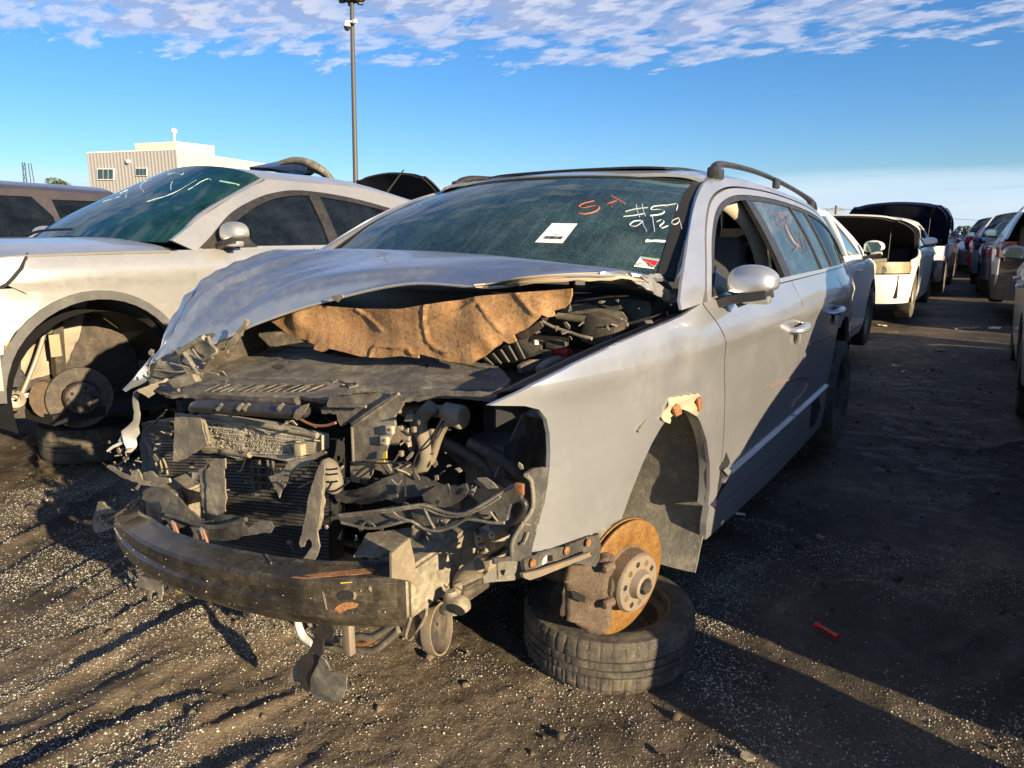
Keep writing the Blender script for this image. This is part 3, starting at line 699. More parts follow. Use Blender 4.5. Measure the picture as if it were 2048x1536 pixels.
# pillars' painted surround from glass edge to flank
def apil(s):
    rows = []
    for i, t in enumerate(np.linspace(0, 1, 8)):
        j = min(int(t*4), 3); g0 = wedge[j].lerp(wedge[j+1], t*4-j); yy = .25+(1.03-.25)*t; zz = float(np.interp(yy, [a for a, b in roofe_c], [b for a, b in roofe_c]))
        o_ = V(SW(yy, zz)-.001, yy, zz+.0005)
        rows.append([V(s*p.x, p.y, p.z) for p in (g0+V(.004, -.004, .002), g0.lerp(o_, .5)+V(.006, -.006, .008), o_)])
    loft('windscreen_pillar', rows, 'silver_blue', wagon, 4, 3)
apil(1); apil(-1)
# roof
rrows = []
for y in (1.03, 1.25, 1.6, 2.1, 2.6, 3.0, 3.3):
    ze = float(np.interp(y, [a for a, b in roofe_c], [b for a, b in roofe_c])); xe = SW(y, ze); zc = ze+.055; f0 = (y-1.03); yc = y-.175*max(0, 1-f0/.8)
    rrows.append([V(0, yc, zc-.02*max(0, 1-f0/.5)), V(xe*.5, yc+(y-yc)*.25, zc-.010-.015*max(0, 1-f0/.5)), V(xe*.85, yc+(y-yc)*.68, ze+.026), V(xe, y, ze)])
roof = loft('roof', rrows, 'silver_blue', wagon, 5, 4, mirror=True, t=.012)
loft('sunroof', [[V(0, y, z+.0), V(.3, y+.01, z-.003), V(.42, y+.03, z-.010)] for y, z in ((1.10, 1.476), (1.35, 1.489), (1.75, 1.492))], 'black_paint', roof, 4, 4, mirror=True, t=.008)
loft('tailgate', [[V(0, 3.36, 1.33), V(.4, 3.35, 1.325), V(.62, 3.30, 1.285)], [V(0, 3.55, 1.10), V(.45, 3.53, 1.09), V(.70, 3.43, 1.07)], [V(0, 3.68, .95), V(.5, 3.64, .95), V(.72, 3.53, .94)], [V(0, 3.70, .62), V(.5, 3.66, .62), V(.72, 3.55, .62)]], 'silver_blue', wagon, 4, 4, mirror=True, t=.03)
loft('rear_bumper', [[V(0, 3.78, .58), V(.5, 3.74, .58), V(.72, 3.58, .58), (.832, 3.2, .58)], [V(0, 3.80, .45), V(.5, 3.76, .45), V(.735, 3.58, .45), (.832, 3.2, .45)], [V(0, 3.74, .30), V(.5, 3.70, .30), V(.72, 3.54, .32), (.815, 3.2, .34)]], 'silver_blue', wagon, 4, 4, mirror=True, t=.02)
# roof rails
for s in (1, -1):
    rp_ = [V(s*.612, 1.13, 1.426), V(s*.600, 1.19, 1.462), V(s*.594, 1.33, 1.480), V(s*.590, 1.75, 1.484), V(s*.590, 2.2, 1.466), V(s*.600, 2.65, 1.428), V(s*.612, 2.90, 1.388), V(s*.615, 2.96, 1.350)]
    rl = tube('roof_rail', rp_, [.022, .018, .012, .011, .011, .012, .018, .020], 'plastic_clean', wagon, n=12, smooth=6)
    box('rail_foot', (s*.606, 1.175, 1.435), (.035, .12, .045), 'plastic_clean', rl, .012)
    box('rail_foot', (s*.604, 2.1, 1.450), (.022, .08, .05), 'plastic_clean', rl, .01)
    box('rail_foot', (s*.612, 2.90, 1.375), (.03, .12, .04), 'plastic_clean', rl, .01)
# door mirror (nearside as seen)
def door_mirror(parent, S, s, yb, zb, size=1., m='silver_blue', lit=False):
    x0 = S(yb+.05, zb); P = lambda x, y, z: V(s*(x0+x*size*.74), yb+y*size, zb+z*size*.86)
    rows = []
    secs = [(-.010, .62, .60), (.015, .88, .82), (.06, 1.0, .97), (.12, .98, 1.0), (.175, .80, .90), (.212, .50, .62), (.224, .20, .25)]
    for x, a, b in secs:
        sg_ = lambda q, e: math.copysign(abs(q)**e, q); rows.append([P(x+.02, .075+sg_(math.cos(2*math.pi*j/18), .75)*.078*b*(1 if math.cos(2*math.pi*j/18) < 0 else .55), .095+.010*x/.2+sg_(math.sin(2*math.pi*j/18), .8 if math.sin(2*math.pi*j/18) > 0 else .5)*.083*a*(1 if math.sin(2*math.pi*j/18) > 0 else .50)) for j in range(18)])
    rr_ = [crom(q, 2, True) for q in rows]; cols = [crom([r_[j] for r_ in rr_], 3) for j in range(len(rr_[0]))]; rr_ = [[c[i] for c in cols] for i in range(len(cols[0]))]
    v, f = grid_mesh(rr_, True); n = len(rr_[0]); f += [tuple(range(n)), tuple(range(len(v)-n, len(v)))[::-1]]
    if s < 0: pass
    bm = bmesh.new(); vs = [bm.verts.new(p) for p in v]; [bm.faces.new([vs[i] for i in q]) for q in f]
    mr = bobj('door_mirror', bm, m, parent, 60)
    loft('mirror_base', [[P(x, y, z) for y, z in ((.00, zz), (.06, zz-.004), (.12, zz))] for x, zz in ((-.02, .0), (.04, .022), (.14, .038), (.21, .050))], 'plastic_clean', mr, 3, 3, t=.03*size)
    box('turn_signal', P(.15, .045, .043), (.10*size, .05*size, .030*size), 'silver_warm' if m.startswith('silver') else m, mr, .01)
    obj('mirror_glass', [P(.03, .1215, .06), P(.20, .1215, .065), P(.215, .1215, .12), (P(.17, .1215, .165)), P(.05, .1215, .165)], [(0, 1, 2, 3, 4)] if s > 0 else [(4, 3, 2, 1, 0)], 'mirror_glass', mr)
    return mr
mir = door_mirror(wagon, SW, 1, .50, .985, .84)
sidepanel('mirror_mount', [(.478, 1.022), (.66, 1.032), (.655, 1.085), (.62, 1.11), (.545, 1.065)], SW, 'plastic_clean', mir, t=.02, out=.004)
tube('mirror_shell', [V(.87, .60, 1.025), V(.93, .61, 1.05), V(.96, .615, 1.08)], [.045, .04, .035], 'plastic_clean', mir, n=10)
door_mirror(wagon, SW, -1, .565, .985, 1.05)
# interior
def bxm(n, c, s, m, b=.02, rot=None): return box(n, c, s, m, wagon, b, rot)
bxm('floor_pan', (0, 1.95, .27), (1.60, 2.7, .04), 'dark', .01)
bxm('dashboard', (0, .52, .93), (1.45, .42, .20), 'plastic_clean', .05)
bxm('bulkhead', (0, .36, .66), (1.04, .03, .62), 'dark', .005)
for sx_ in (.38, -.38):
    st = empty('seat', '', '', (sx_, 0, 0)); del st['label'], st['category']; st.parent = wagon
    box('cushion', (0, 1.18, .60), (.52, .52, .16), 'seat_grey', st, .05)
    box('backrest', (0, 1.48, .90), (.50, .14, .60), 'seat_grey', st, .05, Matrix.Rotation(R(-14), 3, 'X'))
    box('headrest', (0, 1.56, 1.28), (.28, .10, .20), 'seat_grey', st, .04)
rs = box('rear_bench', (0, 2.25, .86), (1.3, .16, .62), 'seat_grey', wagon, .05, Matrix.Rotation(R(-14), 3, 'X'))
loft('headliner', [[V(x, y, z) for x in (-.60, -.3, 0, .3, .60)] for y, z in ((1.10, 1.365), (1.8, 1.37), (2.6, 1.33), (3.2, 1.25))], 'seat_grey', wagon, 3, 3)
tube('pillar_trim', [V(.72, 1.53, 1.06), V(.70, 1.50, 1.16), V(.655, 1.46, 1.26), V(.585, 1.38, 1.335), V(.50, 1.30, 1.365)], [.036, .038, .036, .03, .015], 'beige', wagon, n=8, flat=.5)
tube('pillar_trim', [V(-.74, 1.53, 1.04), V(-.70, 1.50, 1.16), V(-.66, 1.46, 1.26), V(-.59, 1.38, 1.335)], [.045, .05, .05, .045], 'beige', wagon, n=8, flat=.5)
tube('steering_wheel', [V(.38+.18*math.cos(a), .80-.10*math.sin(a), 1.00+.15*math.sin(a)) for a in np.linspace(0, 2*math.pi, 20)], .014, 'plastic_clean', wagon, n=6, smooth=2, caps=False)
box('rear_view_mirror', (0, .80, 1.33), (.22, .03, .06), 'plastic_clean', wagon, .01)
# things stuck or chalked on the windscreen
def on_glass(bvh, pts, c, lift=.004): return [p for p in (hit(bvh, u, v, lift) for u, v in k(c, pts)) if p]
def chalk(bvh, c, pts, m, par, r=.0023, name='chalk_mark'):
    P = on_glass(bvh, pts, c, .003)
    if len(P) > 1: tube(name, P, r, m, par, n=5, smooth=4, flat=.5)
for st in ([(1370, 220), (1315, 233), (1288, 250), (1312, 257), (1372, 246), (1398, 254), (1378, 276), (1325, 290), (1288, 287)], [(1425, 207), (1445, 230), (1465, 253)], [(1440, 236), (1490, 219)], [(1460, 192), (1498, 213), (1537, 235)]):
    chalk(WBVH, 10, st, 'chalk_orange', windscreen)
for st in ([(1537, 278), (1590, 264), (1660, 256)], [(1527, 304), (1585, 298), (1640, 288)], [(1594, 240), (1600, 275), (1614, 306)], [(1626, 238), (1632, 270), (1645, 300)],
           [(1752, 243), (1690, 250), (1678, 268), (1722, 266), (1748, 276), (1728, 292), (1672, 300)], [(1750, 246), (1816, 237), (1813, 273)],
           [(1622, 326), (1585, 330), (1562, 350), (1590, 357), (1620, 340), (1628, 326), (1634, 350), (1652, 382)], [(1682, 306), (1688, 345), (1694, 384)],
           [(1706, 332), (1732, 322), (1746, 334), (1722, 358), (1738, 366), (1768, 354)], [(1822, 314), (1793, 326), (1788, 344), (1812, 346), (1830, 328), (1824, 312), (1834, 340), (1842, 372)]):
    chalk(WBVH, 10, st, 'chalk_white', windscreen)
def sticker(name, c, quad, m, par, bvh=WBVH, lift=.0045):
    q = on_glass(bvh, quad, c, lift); n = 4
    v = [(q[0].lerp(q[1], i/n)).lerp(q[3].lerp(q[2], i/n), j/n) for j in range(n+1) for i in range(n+1)]
    f = [(j*(n+1)+i, j*(n+1)+i+1, (j+1)*(n+1)+i+1, (j+1)*(n+1)+i) for j in range(n) for i in range(n)]
    return bobj(name, solid(v, f, .0006), m, par)
def lerp2(q, a, b): # bilinear in crop coordinates
    return tuple((q[0][i]*(1-a)+q[1][i]*a)*(1-b)+(q[3][i]*(1-a)+q[2][i]*a)*b for i in (0, 1))
pq = [(1143, 341), (1280, 343), (1198, 449), (1050, 444)]
paper = sticker('paper_notice', 10, pq, 'white_paper', windscreen)
for b, a0, a1 in ((.16, .3, .75), (.24, .34, .7), (.32, .3, .74), (.40, .38, .66), (.48, .32, .72), (.58, .44, .62)):
    sticker('text_line', 10, [lerp2(pq, a0, b), lerp2(pq, a1, b), lerp2(pq, a1, b+.018), lerp2(pq, a0, b+.018)], 'chalk_white' if b < .5 else 'ink', paper, lift=.0055)
a = .18
while a < .84:
    w_ = random.choice((.008, .012, .02)); sticker('barcode_bar', 10, [lerp2(pq, a, .66), lerp2(pq, a+w_, .66), lerp2(pq, a+w_, .80), lerp2(pq, a, .80)], 'ink', paper, lift=.0055); a += w_+random.choice((.010, .014, .02))
sq = [(1620, 520), (1722, 534), (1690, 588), (1583, 574)]
stk = sticker('parking_sticker', 10, sq, 'white_paper', windscreen)
sticker('red_band', 10, [lerp2(sq, .1, .18), lerp2(sq, .99, .18), lerp2(sq, .99, .88), lerp2(sq, .72, .80)], 'sticker_red', stk, lift=.0055)
sticker('green_band', 10, [lerp2(sq, .02, .0), lerp2(sq, .99, .0), lerp2(sq, .98, .14), lerp2(sq, .06, .16)], 'sticker_green', stk, lift=.0055)
P_ = on_glass(WBVH, [lerp2(sq, a, b) for a, b in ((.05, .78), (.12, .66), (.26, .60), (.36, .46), (.56, .46), (.72, .62), (.9, .68), (.95, .82))], 10, .007)
tube('car_drawing', P_, .0018, 'sticker_green', stk, n=4, smooth=3)
for a in (.27, .80):
    pc = on_glass(WBVH, [lerp2(sq, a, .82)], 10, .007)[0]; tube('car_drawing', [pc+V(.006*math.cos(t), 0, .006*math.sin(t)) for t in np.linspace(0, 6.28, 9)], .0012, 'sticker_green', stk, n=4, smooth=1)
chalk(WBVH, 10, [(1645, 438), (1680, 436), (1700, 434), (1755, 437)], 'crack', windscreen, .0045, 'frost_mark'); chalk(WBVH, 10, [(1650, 430), (1700, 438), (1750, 442)], 'crack', windscreen, .003, 'frost_mark')
# orange scrawl on the rear door glass and door
def chalkS(c, pts, m, par, r=.003):
    P = [hitS(u, v)+V(.004, 0, 0) for u, v in k(c, pts)]; tube('chalk_mark', P, r, m, par, n=5, smooth=4, flat=.5)
chalkS(11, [(492, 300), (510, 350), (540, 372), (535, 320), (510, 300), (497, 312)], 'chalk_orange', rg, .002)
chalkS(11, [(540, 372), (560, 420), (590, 470), (615, 490), (600, 500), (585, 520)], 'chalk_faint', rg)
chalkS(11, [(575, 358), (556, 365), (570, 410), (600, 460), (622, 485)], 'chalk_faint', rg, .002)
chalkS(11, [(612, 400), (625, 450), (650, 520), (660, 515), (640, 440), (615, 400)], 'chalk_faint', rg, .002)
chalkS(11, [(440, 1290), (520, 1262), (600, 1240), (650, 1240), (662, 1265), (640, 1320), (590, 1370), (570, 1410)], 'chalk_faint', rear_door, .004)
chalkS(11, [(668, 1050), (700, 1035), (740, 1025), (800, 1000)], 'chalk_faint', rear_door, .004)
# rear wheel on its tyre
make_wheel('rear_wheel', .30, .20, place((.80, 2.60, .34)), wagon, 'dark')
make_wheel('rear_wheel', .30, .20, place((-.80, 2.60, .34)), wagon, 'dark', side=-1)
loft('wheel_housing', [[V(x, 2.60+.39*math.cos(a), .40+.39*math.sin(a)) for x in (.87, .6, .52)] for a in np.linspace(R(-10), R(190), 12)], 'dark', wagon, 2, 2)

# ------------------------------------------------------------------ crumpled bonnet
HG = [
 [V(-.76, .46, 1.03), at(512, 508, X=-.70), at(402, 562, X=-.74), at(343, 640, X=-.75), at(303, 738, X=-.73)],
 [V(-.62, .43, 1.05), at(575, 500, X=-.58), at(440, 566, X=-.62), at(372, 640, X=-.66), at(322, 727, X=-.69)],
 [V(-.45, .40, 1.08), at(680, 498, X=-.42), at(520, 560, X=-.48), at(440, 632, X=-.52), at(372, 702, X=-.60)],
 [V(-.22, .36, 1.10), at(800, 500, X=-.20), at(640, 543, X=-.26), at(560, 590, X=-.32), at(470, 661, X=-.45)],
 [V(.00, .36, 1.10), at(900, 505, X=.0), at(770, 533, X=-.03), at(712, 560, X=-.08), at(640, 603, X=-.18)],
 [V(.25, .40, 1.09), at(1015, 513, X=.29), at(950, 532, X=.24), at(895, 550, X=.19), at(815, 566, X=.09)],
 [V(.45, .45, 1.07), at(1130, 526, X=.51), at(1095, 534, X=.48), at(1060, 545, X=.44), at(985, 572, X=.37)],
 [V(.62, .50, 1.055), at(1250, 541, X=.665), at(1222, 543, X=.655), at(1195, 545, X=.64), at(1130, 549, X=.59)],
 [V(.70, .50, 1.045), at(1335, 561, X=.752), at(1312, 558, X=.745), at(1288, 553, X=.73), at(1268, 549, X=.71)]]
HG = [[V(*(r_[1]+V(0, .07, -.045)))]+[V(*p) for p in r_[1:]] for r_ in HG]
CR = [((-.74, -.42), (-.40, .22), .030, .014), ((-.72, -.36), (-.60, .16), .030, .012), ((-.66, -.40), (-.18, .05), .040, -.010), ((-.70, -.30), (-.70, .12), .022, -.012), ((-.55, -.22), (-.30, .12), .022, .006)]
def crumple(p):
    z = 0
    for (x0, y0), (x1, y1), w_, a_ in CR:
        dx, dy = x1-x0, y1-y0; t = ((p.x-x0)*dx+(p.y-y0)*dy)/(dx*dx+dy*dy); tt = max(0, min(1, t)); d = math.hypot(p.x-x0-dx*tt, p.y-y0-dy*tt)
        z += a_*max(0, 1-d/w_)*(1-max(0, (tt-.75)/.25))
    e = max(0, min(1, (-.62-p.x)/.10))*.008*rnoise(p, 45)
    return p+V(0, -.5, .86)*(z+e)+V(0, 0, .0012*rnoise(p, 9))
hv, hf = loft('x', HG, None, None, 14, 14, ret=True, offset=crumple)
hood = bobj('bonnet', solid(hv, hf, .007), 'hood_sky_tint', wagon, 16)
edge = [r_[-1] for r_ in HG]
# rolled front edge, its sun highlight put in as a paler strip, and the cream under-flange of the folded corner
ec = crom(edge, 8)
tube('bonnet_edge_glint', [crumple(p)+V(0, .002, -.004) for p in ec], .0045, 'silver_warm', hood, n=6, smooth=1)
fl1 = crom([at(u, v, X=x) for u, v, x in ((950, 571, .33), (985, 568, .37), (1040, 557, .48), (1130, 549, .59), (1200, 546, .65), (1268, 547, .71), (1310, 575, .74), (1358, 604, .765))], 3)
fl2 = crom([at(u, v, X=x) for u, v, x in ((955, 573, .33), (1000, 577, .37), (1040, 569, .48), (1130, 563, .59), (1200, 561, .65), (1262, 560, .71), (1298, 585, .74), (1344, 606, .765))], 3)
def ragged(p, i, a=.003): return p+V(0, 0, a*rnoise(p, 90)+a*.6*math.sin(i*2.7))
loft('folded_flange', [[a+V(0, -.004, 0), a.lerp(b, .45)+V(0, .006, 0), a.lerp(b, .55)+V(0, -.006, 0), ragged(b, i)] for i, (a, b) in enumerate(zip(fl1, fl2))], 'primer', hood, 3, 1, t=.004)
pl('folded_flange', 7, [(1085, 275), (1160, 270), (1345, 400), (1400, 410), (1412, 500), (1385, 505), (1370, 415), (1320, 418), (1240, 370), (1130, 300)], 'silver_warm', hood, X=.76, t=.004, wob=.004, ws=40)
pl('folded_flange', 7, [(1120, 235), (1200, 255), (1310, 330), (1408, 408), (1340, 402), (1200, 300)], 'silver_warm', hood, X=.755, t=.004, wob=.003, ws=40)
pl('cowl_scrap', 7, [(1150, 235), (1240, 220), (1330, 270), (1290, 275), (1230, 250), (1190, 262)], 'silver_warm', wagon, X=.74, t=.003)
pl('bonnet_tip', 1, [(525, 895), (470, 930), (430, 985), (345, 1095), (262, 1180), (285, 1198), (330, 1170), (400, 1140), (455, 1105), (470, 1040), (500, 960), (545, 930)], 'hood_sky_tint', hood, X=-.745, t=.004, wob=.006, ws=40)
pl('bonnet_fold', 1, [(530, 900), (560, 930), (520, 1050), (462, 1110), (455, 1040), (490, 960)], 'silver_warm', hood, X=-.735, t=.004, wob=.004, ws=40)
pl('bonnet_scrap', 1, [(1900, 440), (1985, 432), (1992, 455), (1950, 490), (1910, 465)], 'frame_metal', hood, Y=-.14, t=.004)
pl('hood_hinge', 1, [(1215, 625), (1240, 640), (1225, 680), (1150, 790), (1080, 860), (1075, 830), (1150, 720), (1200, 670)], 'frame_metal', wagon, Y=-.30, t=.01)

# ------------------------------------------------------------------ brown insulation mat hanging under the bonnet
RG = [[at(*p, Y=-.10) for p in k(2, q)] for q in (((300, 540), (510, 700)), ((868, 505), (860, 655)), ((868, 660), (1240, 492)), ((1235, 462), (1462, 722)), ((1530, 420), (1680, 585)),
      ((868, 665), (905, 780), (970, 840), (1050, 870), (1150, 850), (1280, 800), (1380, 770)), ((470, 925), (475, 850), (500, 825), (600, 830), (760, 840), (800, 880)))]
def seg2(p, a, b):
    dx, dz = b.x-a.x, b.z-a.z; t = max(0, min(1, ((p.x-a.x)*dx+(p.z-a.z)*dz)/(dx*dx+dz*dz))); return math.hypot(p.x-a.x-dx*t, p.z-a.z-dz*t)
def bulge(p):
    dmin = min(seg2(p, q[i], q[i+1]) for q in RG for i in range(len(q)-1)); z = .006*max(0, 1-(dmin/.007)**2)
    for cx, cy, cz, rx, rz, a in MB: z += a*math.exp(-(((p.x-cx)/rx)**2+((p.z-cz)/rz)**2)*1.2)
    return z*1.0+.0010*rnoise(p, 60)+.0006*rnoise(p, 150)
q1 = at(700, 650, Y=-.14); q2 = at(975, 660, Y=-.12); q3 = at(1070, 620, Y=-.1); q4 = at(590, 645, Y=-.14); q5 = at(900, 640, Y=-.14)
MB = [(q1.x, 0, q1.z, .14, .06, -.028), (q2.x, 0, q2.z, .10, .06, .030), (q3.x, 0, q3.z, .05, .05, .022), (q4.x, 0, q4.z, .05, .05, .02), (q5.x, 0, q5.z+.05, .03, .05, -.012)]
mpts = [(515, 626, .0), (540, 620, 0), (600, 611, 0), (640, 611, .0), (715, 617, 0), (798, 618, 0), (860, 608, 0), (960, 592, .02), (1030, 586, .03), (1143, 577, .05), (1143, 590, .05), (1138, 606, .05), (1128, 616, .05), (1110, 622, .05), (1112, 632, .05), (1100, 635, .04), (1090, 630, .04), (1060, 655, .03), (1032, 670, .02),
        (1036, 682, .02), (1024, 688, .02), (1014, 682, .02), (985, 702, 0), (942, 728, -.02), (900, 724, -.02), (838, 708, -.02), (836, 716, -.02), (800, 712, -.02), (760, 716, -.02), (720, 713, -.02), (690, 705, -.02), (656, 697, -.02), (644, 704, -.02), (628, 699, -.02), (627, 688, -.01), (606, 678, 0), (590, 677, 0), (550, 648, 0)]
matp = plate('insulation_mat', [at(u, v, Y=-.12+e) for u, v, e in mpts], 'mat_brown', wagon, t=.008, step=.007, crease=bulge, auto=60)
# ------------------------------------------------------------------ slam panel
SP = ((0, -.4, .772), (-.07, -.17, 1))
def sdent(p): return .010*rnoise(p, 11)+.003*rnoise(p, 45)
slam = pl('slam_panel', 0, [(300, 778), (318, 750), (345, 728), (395, 700), (430, 690), (474, 684), (560, 692), (640, 706), (700, 716), (760, 712), (812, 707), (836, 706), (900, 717), (960, 728), (998, 736), (1013, 748), (1021, 756), (1010, 768), (995, 790), (980, 797), (930, 796), (880, 795), (820, 798), (770, 800), (700, 802), (640, 800), (600, 791), (500, 792), (430, 791), (373, 787), (340, 790)], 'plastic_dusty', wagon, pln=SP, t=.010, step=.03, crease=sdent)
sb = BVHTree.FromPolygons([tuple(v.co) for v in slam.data.vertices], [tuple(p.vertices) for p in slam.data.polygons])
def onslam(c, pts, l=.002): return [p for p in (hit(sb, u, v, l) for u, v in k(c, pts)) if p]
# louvres moulded in the panel
for i in range(14):
    a = (900+i*62, 1195); b = (a[0]+115+ (i % 3)*20, 1140); P = onslam(1, [a, ((a[0]+b[0])/2, 1166), b], .003)
    if len(P) > 1: tube('louvre_rib', P, .0022, 'plastic_dusty', slam, n=5)
    P = onslam(1, [(a[0]+30, 1196), (b[0]+28, 1142)], .0015)
    if len(P) > 1: tube('louvre_gap', P, .0032, 'dark', slam, n=4, flat=.3)
for c_, pts in ((1, [(1140, 1085), (1300, 1090), (1500, 1092), (1700, 1098), (1880, 1105), (1930, 1130), (2000, 1145)]), (2, [(110, 1130), (140, 1105), (200, 1120), (280, 1130), (290, 1150), (230, 1165)]), (2, [(180, 1215), (330, 1180), (470, 1165), (640, 1160)]), (2, [(790, 900), (1000, 950), (1200, 995), (1400, 1010), (1480, 1070)]), (2, [(720, 1175), (900, 1165), (1100, 1175), (1400, 1180)])):
    P = onslam(c_, pts, .002)
    if len(P) > 2: tube('panel_rib', P, .0045, 'plastic_dusty', slam, n=6)
for c_, pts, mm in ((2, [(815, 975), (850, 978), (855, 1005), (830, 1012), (838, 992)], 'dark'), (2, [(705, 1165), (780, 1165), (790, 1190), (730, 1195)], 'rust'), (1, [(1420, 940), (1560, 945), (1600, 960), (1500, 1025), (1430, 1000), (1340, 965)], 'dark_metal'), (2, [(130, 1120), (270, 1125), (260, 1155), (160, 1160)], 'dark')):
    P = onslam(c_, pts, .003)
    if len(P) > 2: plate('panel_hole' if mm == 'dark' else 'panel_stain', P, mm, slam, t=.001)
# front drop of the slam panel and its torn end
pl('panel_lip', 2, [(0, 1240), (180, 1215), (470, 1190), (560, 1180), (545, 1230), (640, 1190), (700, 1185), (760, 1220), (900, 1225), (1180, 1230), (1330, 1240), (1420, 1165), (1350, 1195), (1100, 1195), (850, 1180), (700, 1150), (400, 1160), (100, 1200)], 'plastic_dusty', wagon, Y=-.44, t=.008, wob=.004)
pl('slam_support', 4, [(150, 55), (340, 30), (520, 20), (760, 58), (720, 130), (660, 205), (665, 290), (628, 400), (612, 470), (585, 545), (560, 560), (340, 562), (338, 470), (330, 280), (300, 250), (240, 290), (215, 240), (205, 190), (95, 185), (85, 140), (130, 130)], 'plastic_dusty', wagon, Y=-.43, t=.008, wob=.006, ws=16)
for pts in ([(340, 285), (400, 240), (560, 130), (700, 30)], [(150, 128), (440, 130)], [(330, 285), (342, 560)]): tb('panel_rib', 4, pts, .004, 'plastic_dusty', wagon, Y=-.445)
box('mounting_clip', at(*k(4, [(632, 312)])[0], Y=-.44), (.022, .012, .020), 'radiator_fin', wagon, .003)
box('mounting_clip', at(*k(4, [(590, 396)])[0], Y=-.44), (.022, .012, .020), 'radiator_fin', wagon, .003)
for q_ in ((632, 312), (590, 396)): lathe('clip_hole', [(.004, 0), (.0005, .002)], 'rust', wagon, 10, Matrix.Translation(at(*k(4, [q_])[0], Y=-.448)) @ Matrix.Rotation(R(-90), 4, 'Z'))
pl('yellow_tag', 4, [(580, 490), (600, 480), (600, 540), (565, 540)], 'yellow', wagon, Y=-.45, t=.004)
pl('yellow_tag', 4, [(520, 565), (580, 555), (590, 575), (530, 582)], 'yellow', wagon, Y=-.455, t=.004)
pl('bracket', 4, [(320, 590), (500, 570), (600, 560), (640, 640), (560, 640), (500, 620), (460, 700), (440, 735), (330, 720), (320, 640)], 'frame_metal', wagon, Y=-.42, t=.006, wob=.003)
# grille slat bar, wire
gb = [at(u, v, Y=-.50) for u, v in ((384, 818), (400, 812), (500, 818), (600, 824), (614, 820))]
gbr = tube('grille_bar', gb, [.014, .019, .019, .018, .014], 'plastic_clean', wagon, n=12, flat=.75)
pl('grille_end', 1, [(1600, 1400), (1620, 1340), (1680, 1300), (1720, 1290), (1700, 1340), (1660, 1390), (1630, 1420)], 'frame_metal', gbr, Y=-.52, t=.004)
for u_ in (1150, 1200, 985, 1470): pl('grille_clip', 1, [(u_, 1330), (u_+45, 1285), (u_+60, 1300), (u_+20, 1350)], 'frame_metal', gbr, Y=-.525, t=.003)
tube('grille_rail', [at(u, v, Y=-.47) for u, v in ((392, 795), (450, 797), (530, 802), (595, 803))], .008, 'plastic', wagon, n=8, flat=1.5)
tb('red_cable', 3, [(1640, 140), (1700, 175), (1770, 200), (1850, 202), (1935, 180)], .0035, 'wire_red', wagon, Y=-.50)
# ------------------------------------------------------------------ cooling pack
RP = ((0, -.36, .55), (.05, -1, .22))
pl('condenser', 3, [(870, 130), (960, 120), (1200, 160), (1500, 215), (1810, 285), (1810, 400), (1700, 470), (1620, 485), (1500, 470), (1280, 440), (1180, 460), (920, 400)], 'radiator_fin', wagon, Y=-.40, t=.03, wob=.006, ws=22)
con = [at(*p, Y=-.405) for p in k(3, [(900, 150), (1800, 300), (1790, 430), (900, 395)])]
bm = bmesh.new()
for i in range(13):
    f_ = i/12; a = con[0].lerp(con[3], f_); b = con[1].lerp(con[2], f_); seg = 22; top = []
    for j in range(seg+1):
        p = a.lerp(b, j/seg); p = p+V(0, -.004+.006*rnoise(p, 30), .004*rnoise(p, 55)); top.append(p)
    h_ = .0016 if i % 2 else .003
    for j in range(seg):
        if random.random() < .08: continue
        vs = [bm.verts.new(top[j]+V(0, 0, h_)), bm.verts.new(top[j+1]+V(0, 0, h_)), bm.verts.new(top[j+1]+V(0, -.006, -h_)), bm.verts.new(top[j]+V(0, -.006, -h_))]; bm.faces.new(vs)
for i in range(420):
    p = con[0].lerp(con[1], random.random()).lerp(con[3].lerp(con[2], random.random()), random.random()); p = p+V(0, -.008, 0); s_ = random.uniform(.002, .006)
    vs = [bm.verts.new(p+V(0, 0, -s_)), bm.verts.new(p+V(s_*.3, -.003, 0)), bm.verts.new(p+V(0, 0, s_)), bm.verts.new(p+V(-s_*.3, .002, 0))]; bm.faces.new(vs)
tag(bobj('condenser_fins', bm, 'radiator_fin', wagon, recalc=False), kind='stuff')
tube('condenser_tank', [at(*p, Y=-.415) for p in k(3, [(860, 125), (1200, 165), (1500, 225), (1790, 280)])], .008, 'frame_metal', wagon, n=8)
tube('condenser_rail', [at(*p, Y=-.41) for p in k(3, [(900, 385), (1100, 405), (1260, 430)])], .010, 'frame_metal', wagon, n=8)
box('condenser_port', at(*k(3, [(1655, 395)])[0], Y=-.425), (.028, .02, .036), 'wood_tan', wagon, .004)
radc = [at(*p, Y=-.36) for p in k(3, [(560, 330), (1900, 330), (1900, 1280), (560, 1050)])]
rad = plate('radiator', radc, 'dark', wagon, t=.05, step=.1)
bm = bmesh.new()
for i in range(34):
    f_ = i/33; a = radc[0].lerp(radc[3], f_)+V(0, -.006, 0); b = radc[1].lerp(radc[2], f_)+V(0, -.006, 0)
    for j in range(10):
        p, q = a.lerp(b, j/10), a.lerp(b, (j+1)/10); vs = [bm.verts.new(p), bm.verts.new(q), bm.verts.new(q+V(0, -.006, -.005)), bm.verts.new(p+V(0, -.006, -.005))]; bm.faces.new(vs)
tag(bobj('radiator_fins', bm, 'plastic', rad, recalc=False), kind='stuff')
for x_ in (1280, 1330, 1400, 1440): tb('radiator_frame', 3, [(x_, 470), (x_+15, 700)], .005, 'plastic', rad, Y=-.385)
for y_ in (520, 580, 640): tb('radiator_frame', 3, [(1260, y_), (1500, y_+25)], .004, 'plastic', rad, Y=-.385)
pl('white_label', 3, [(805, 570), (858, 575), (860, 640), (800, 625)], 'radiator_fin', wagon, Y=-.40, t=.004)
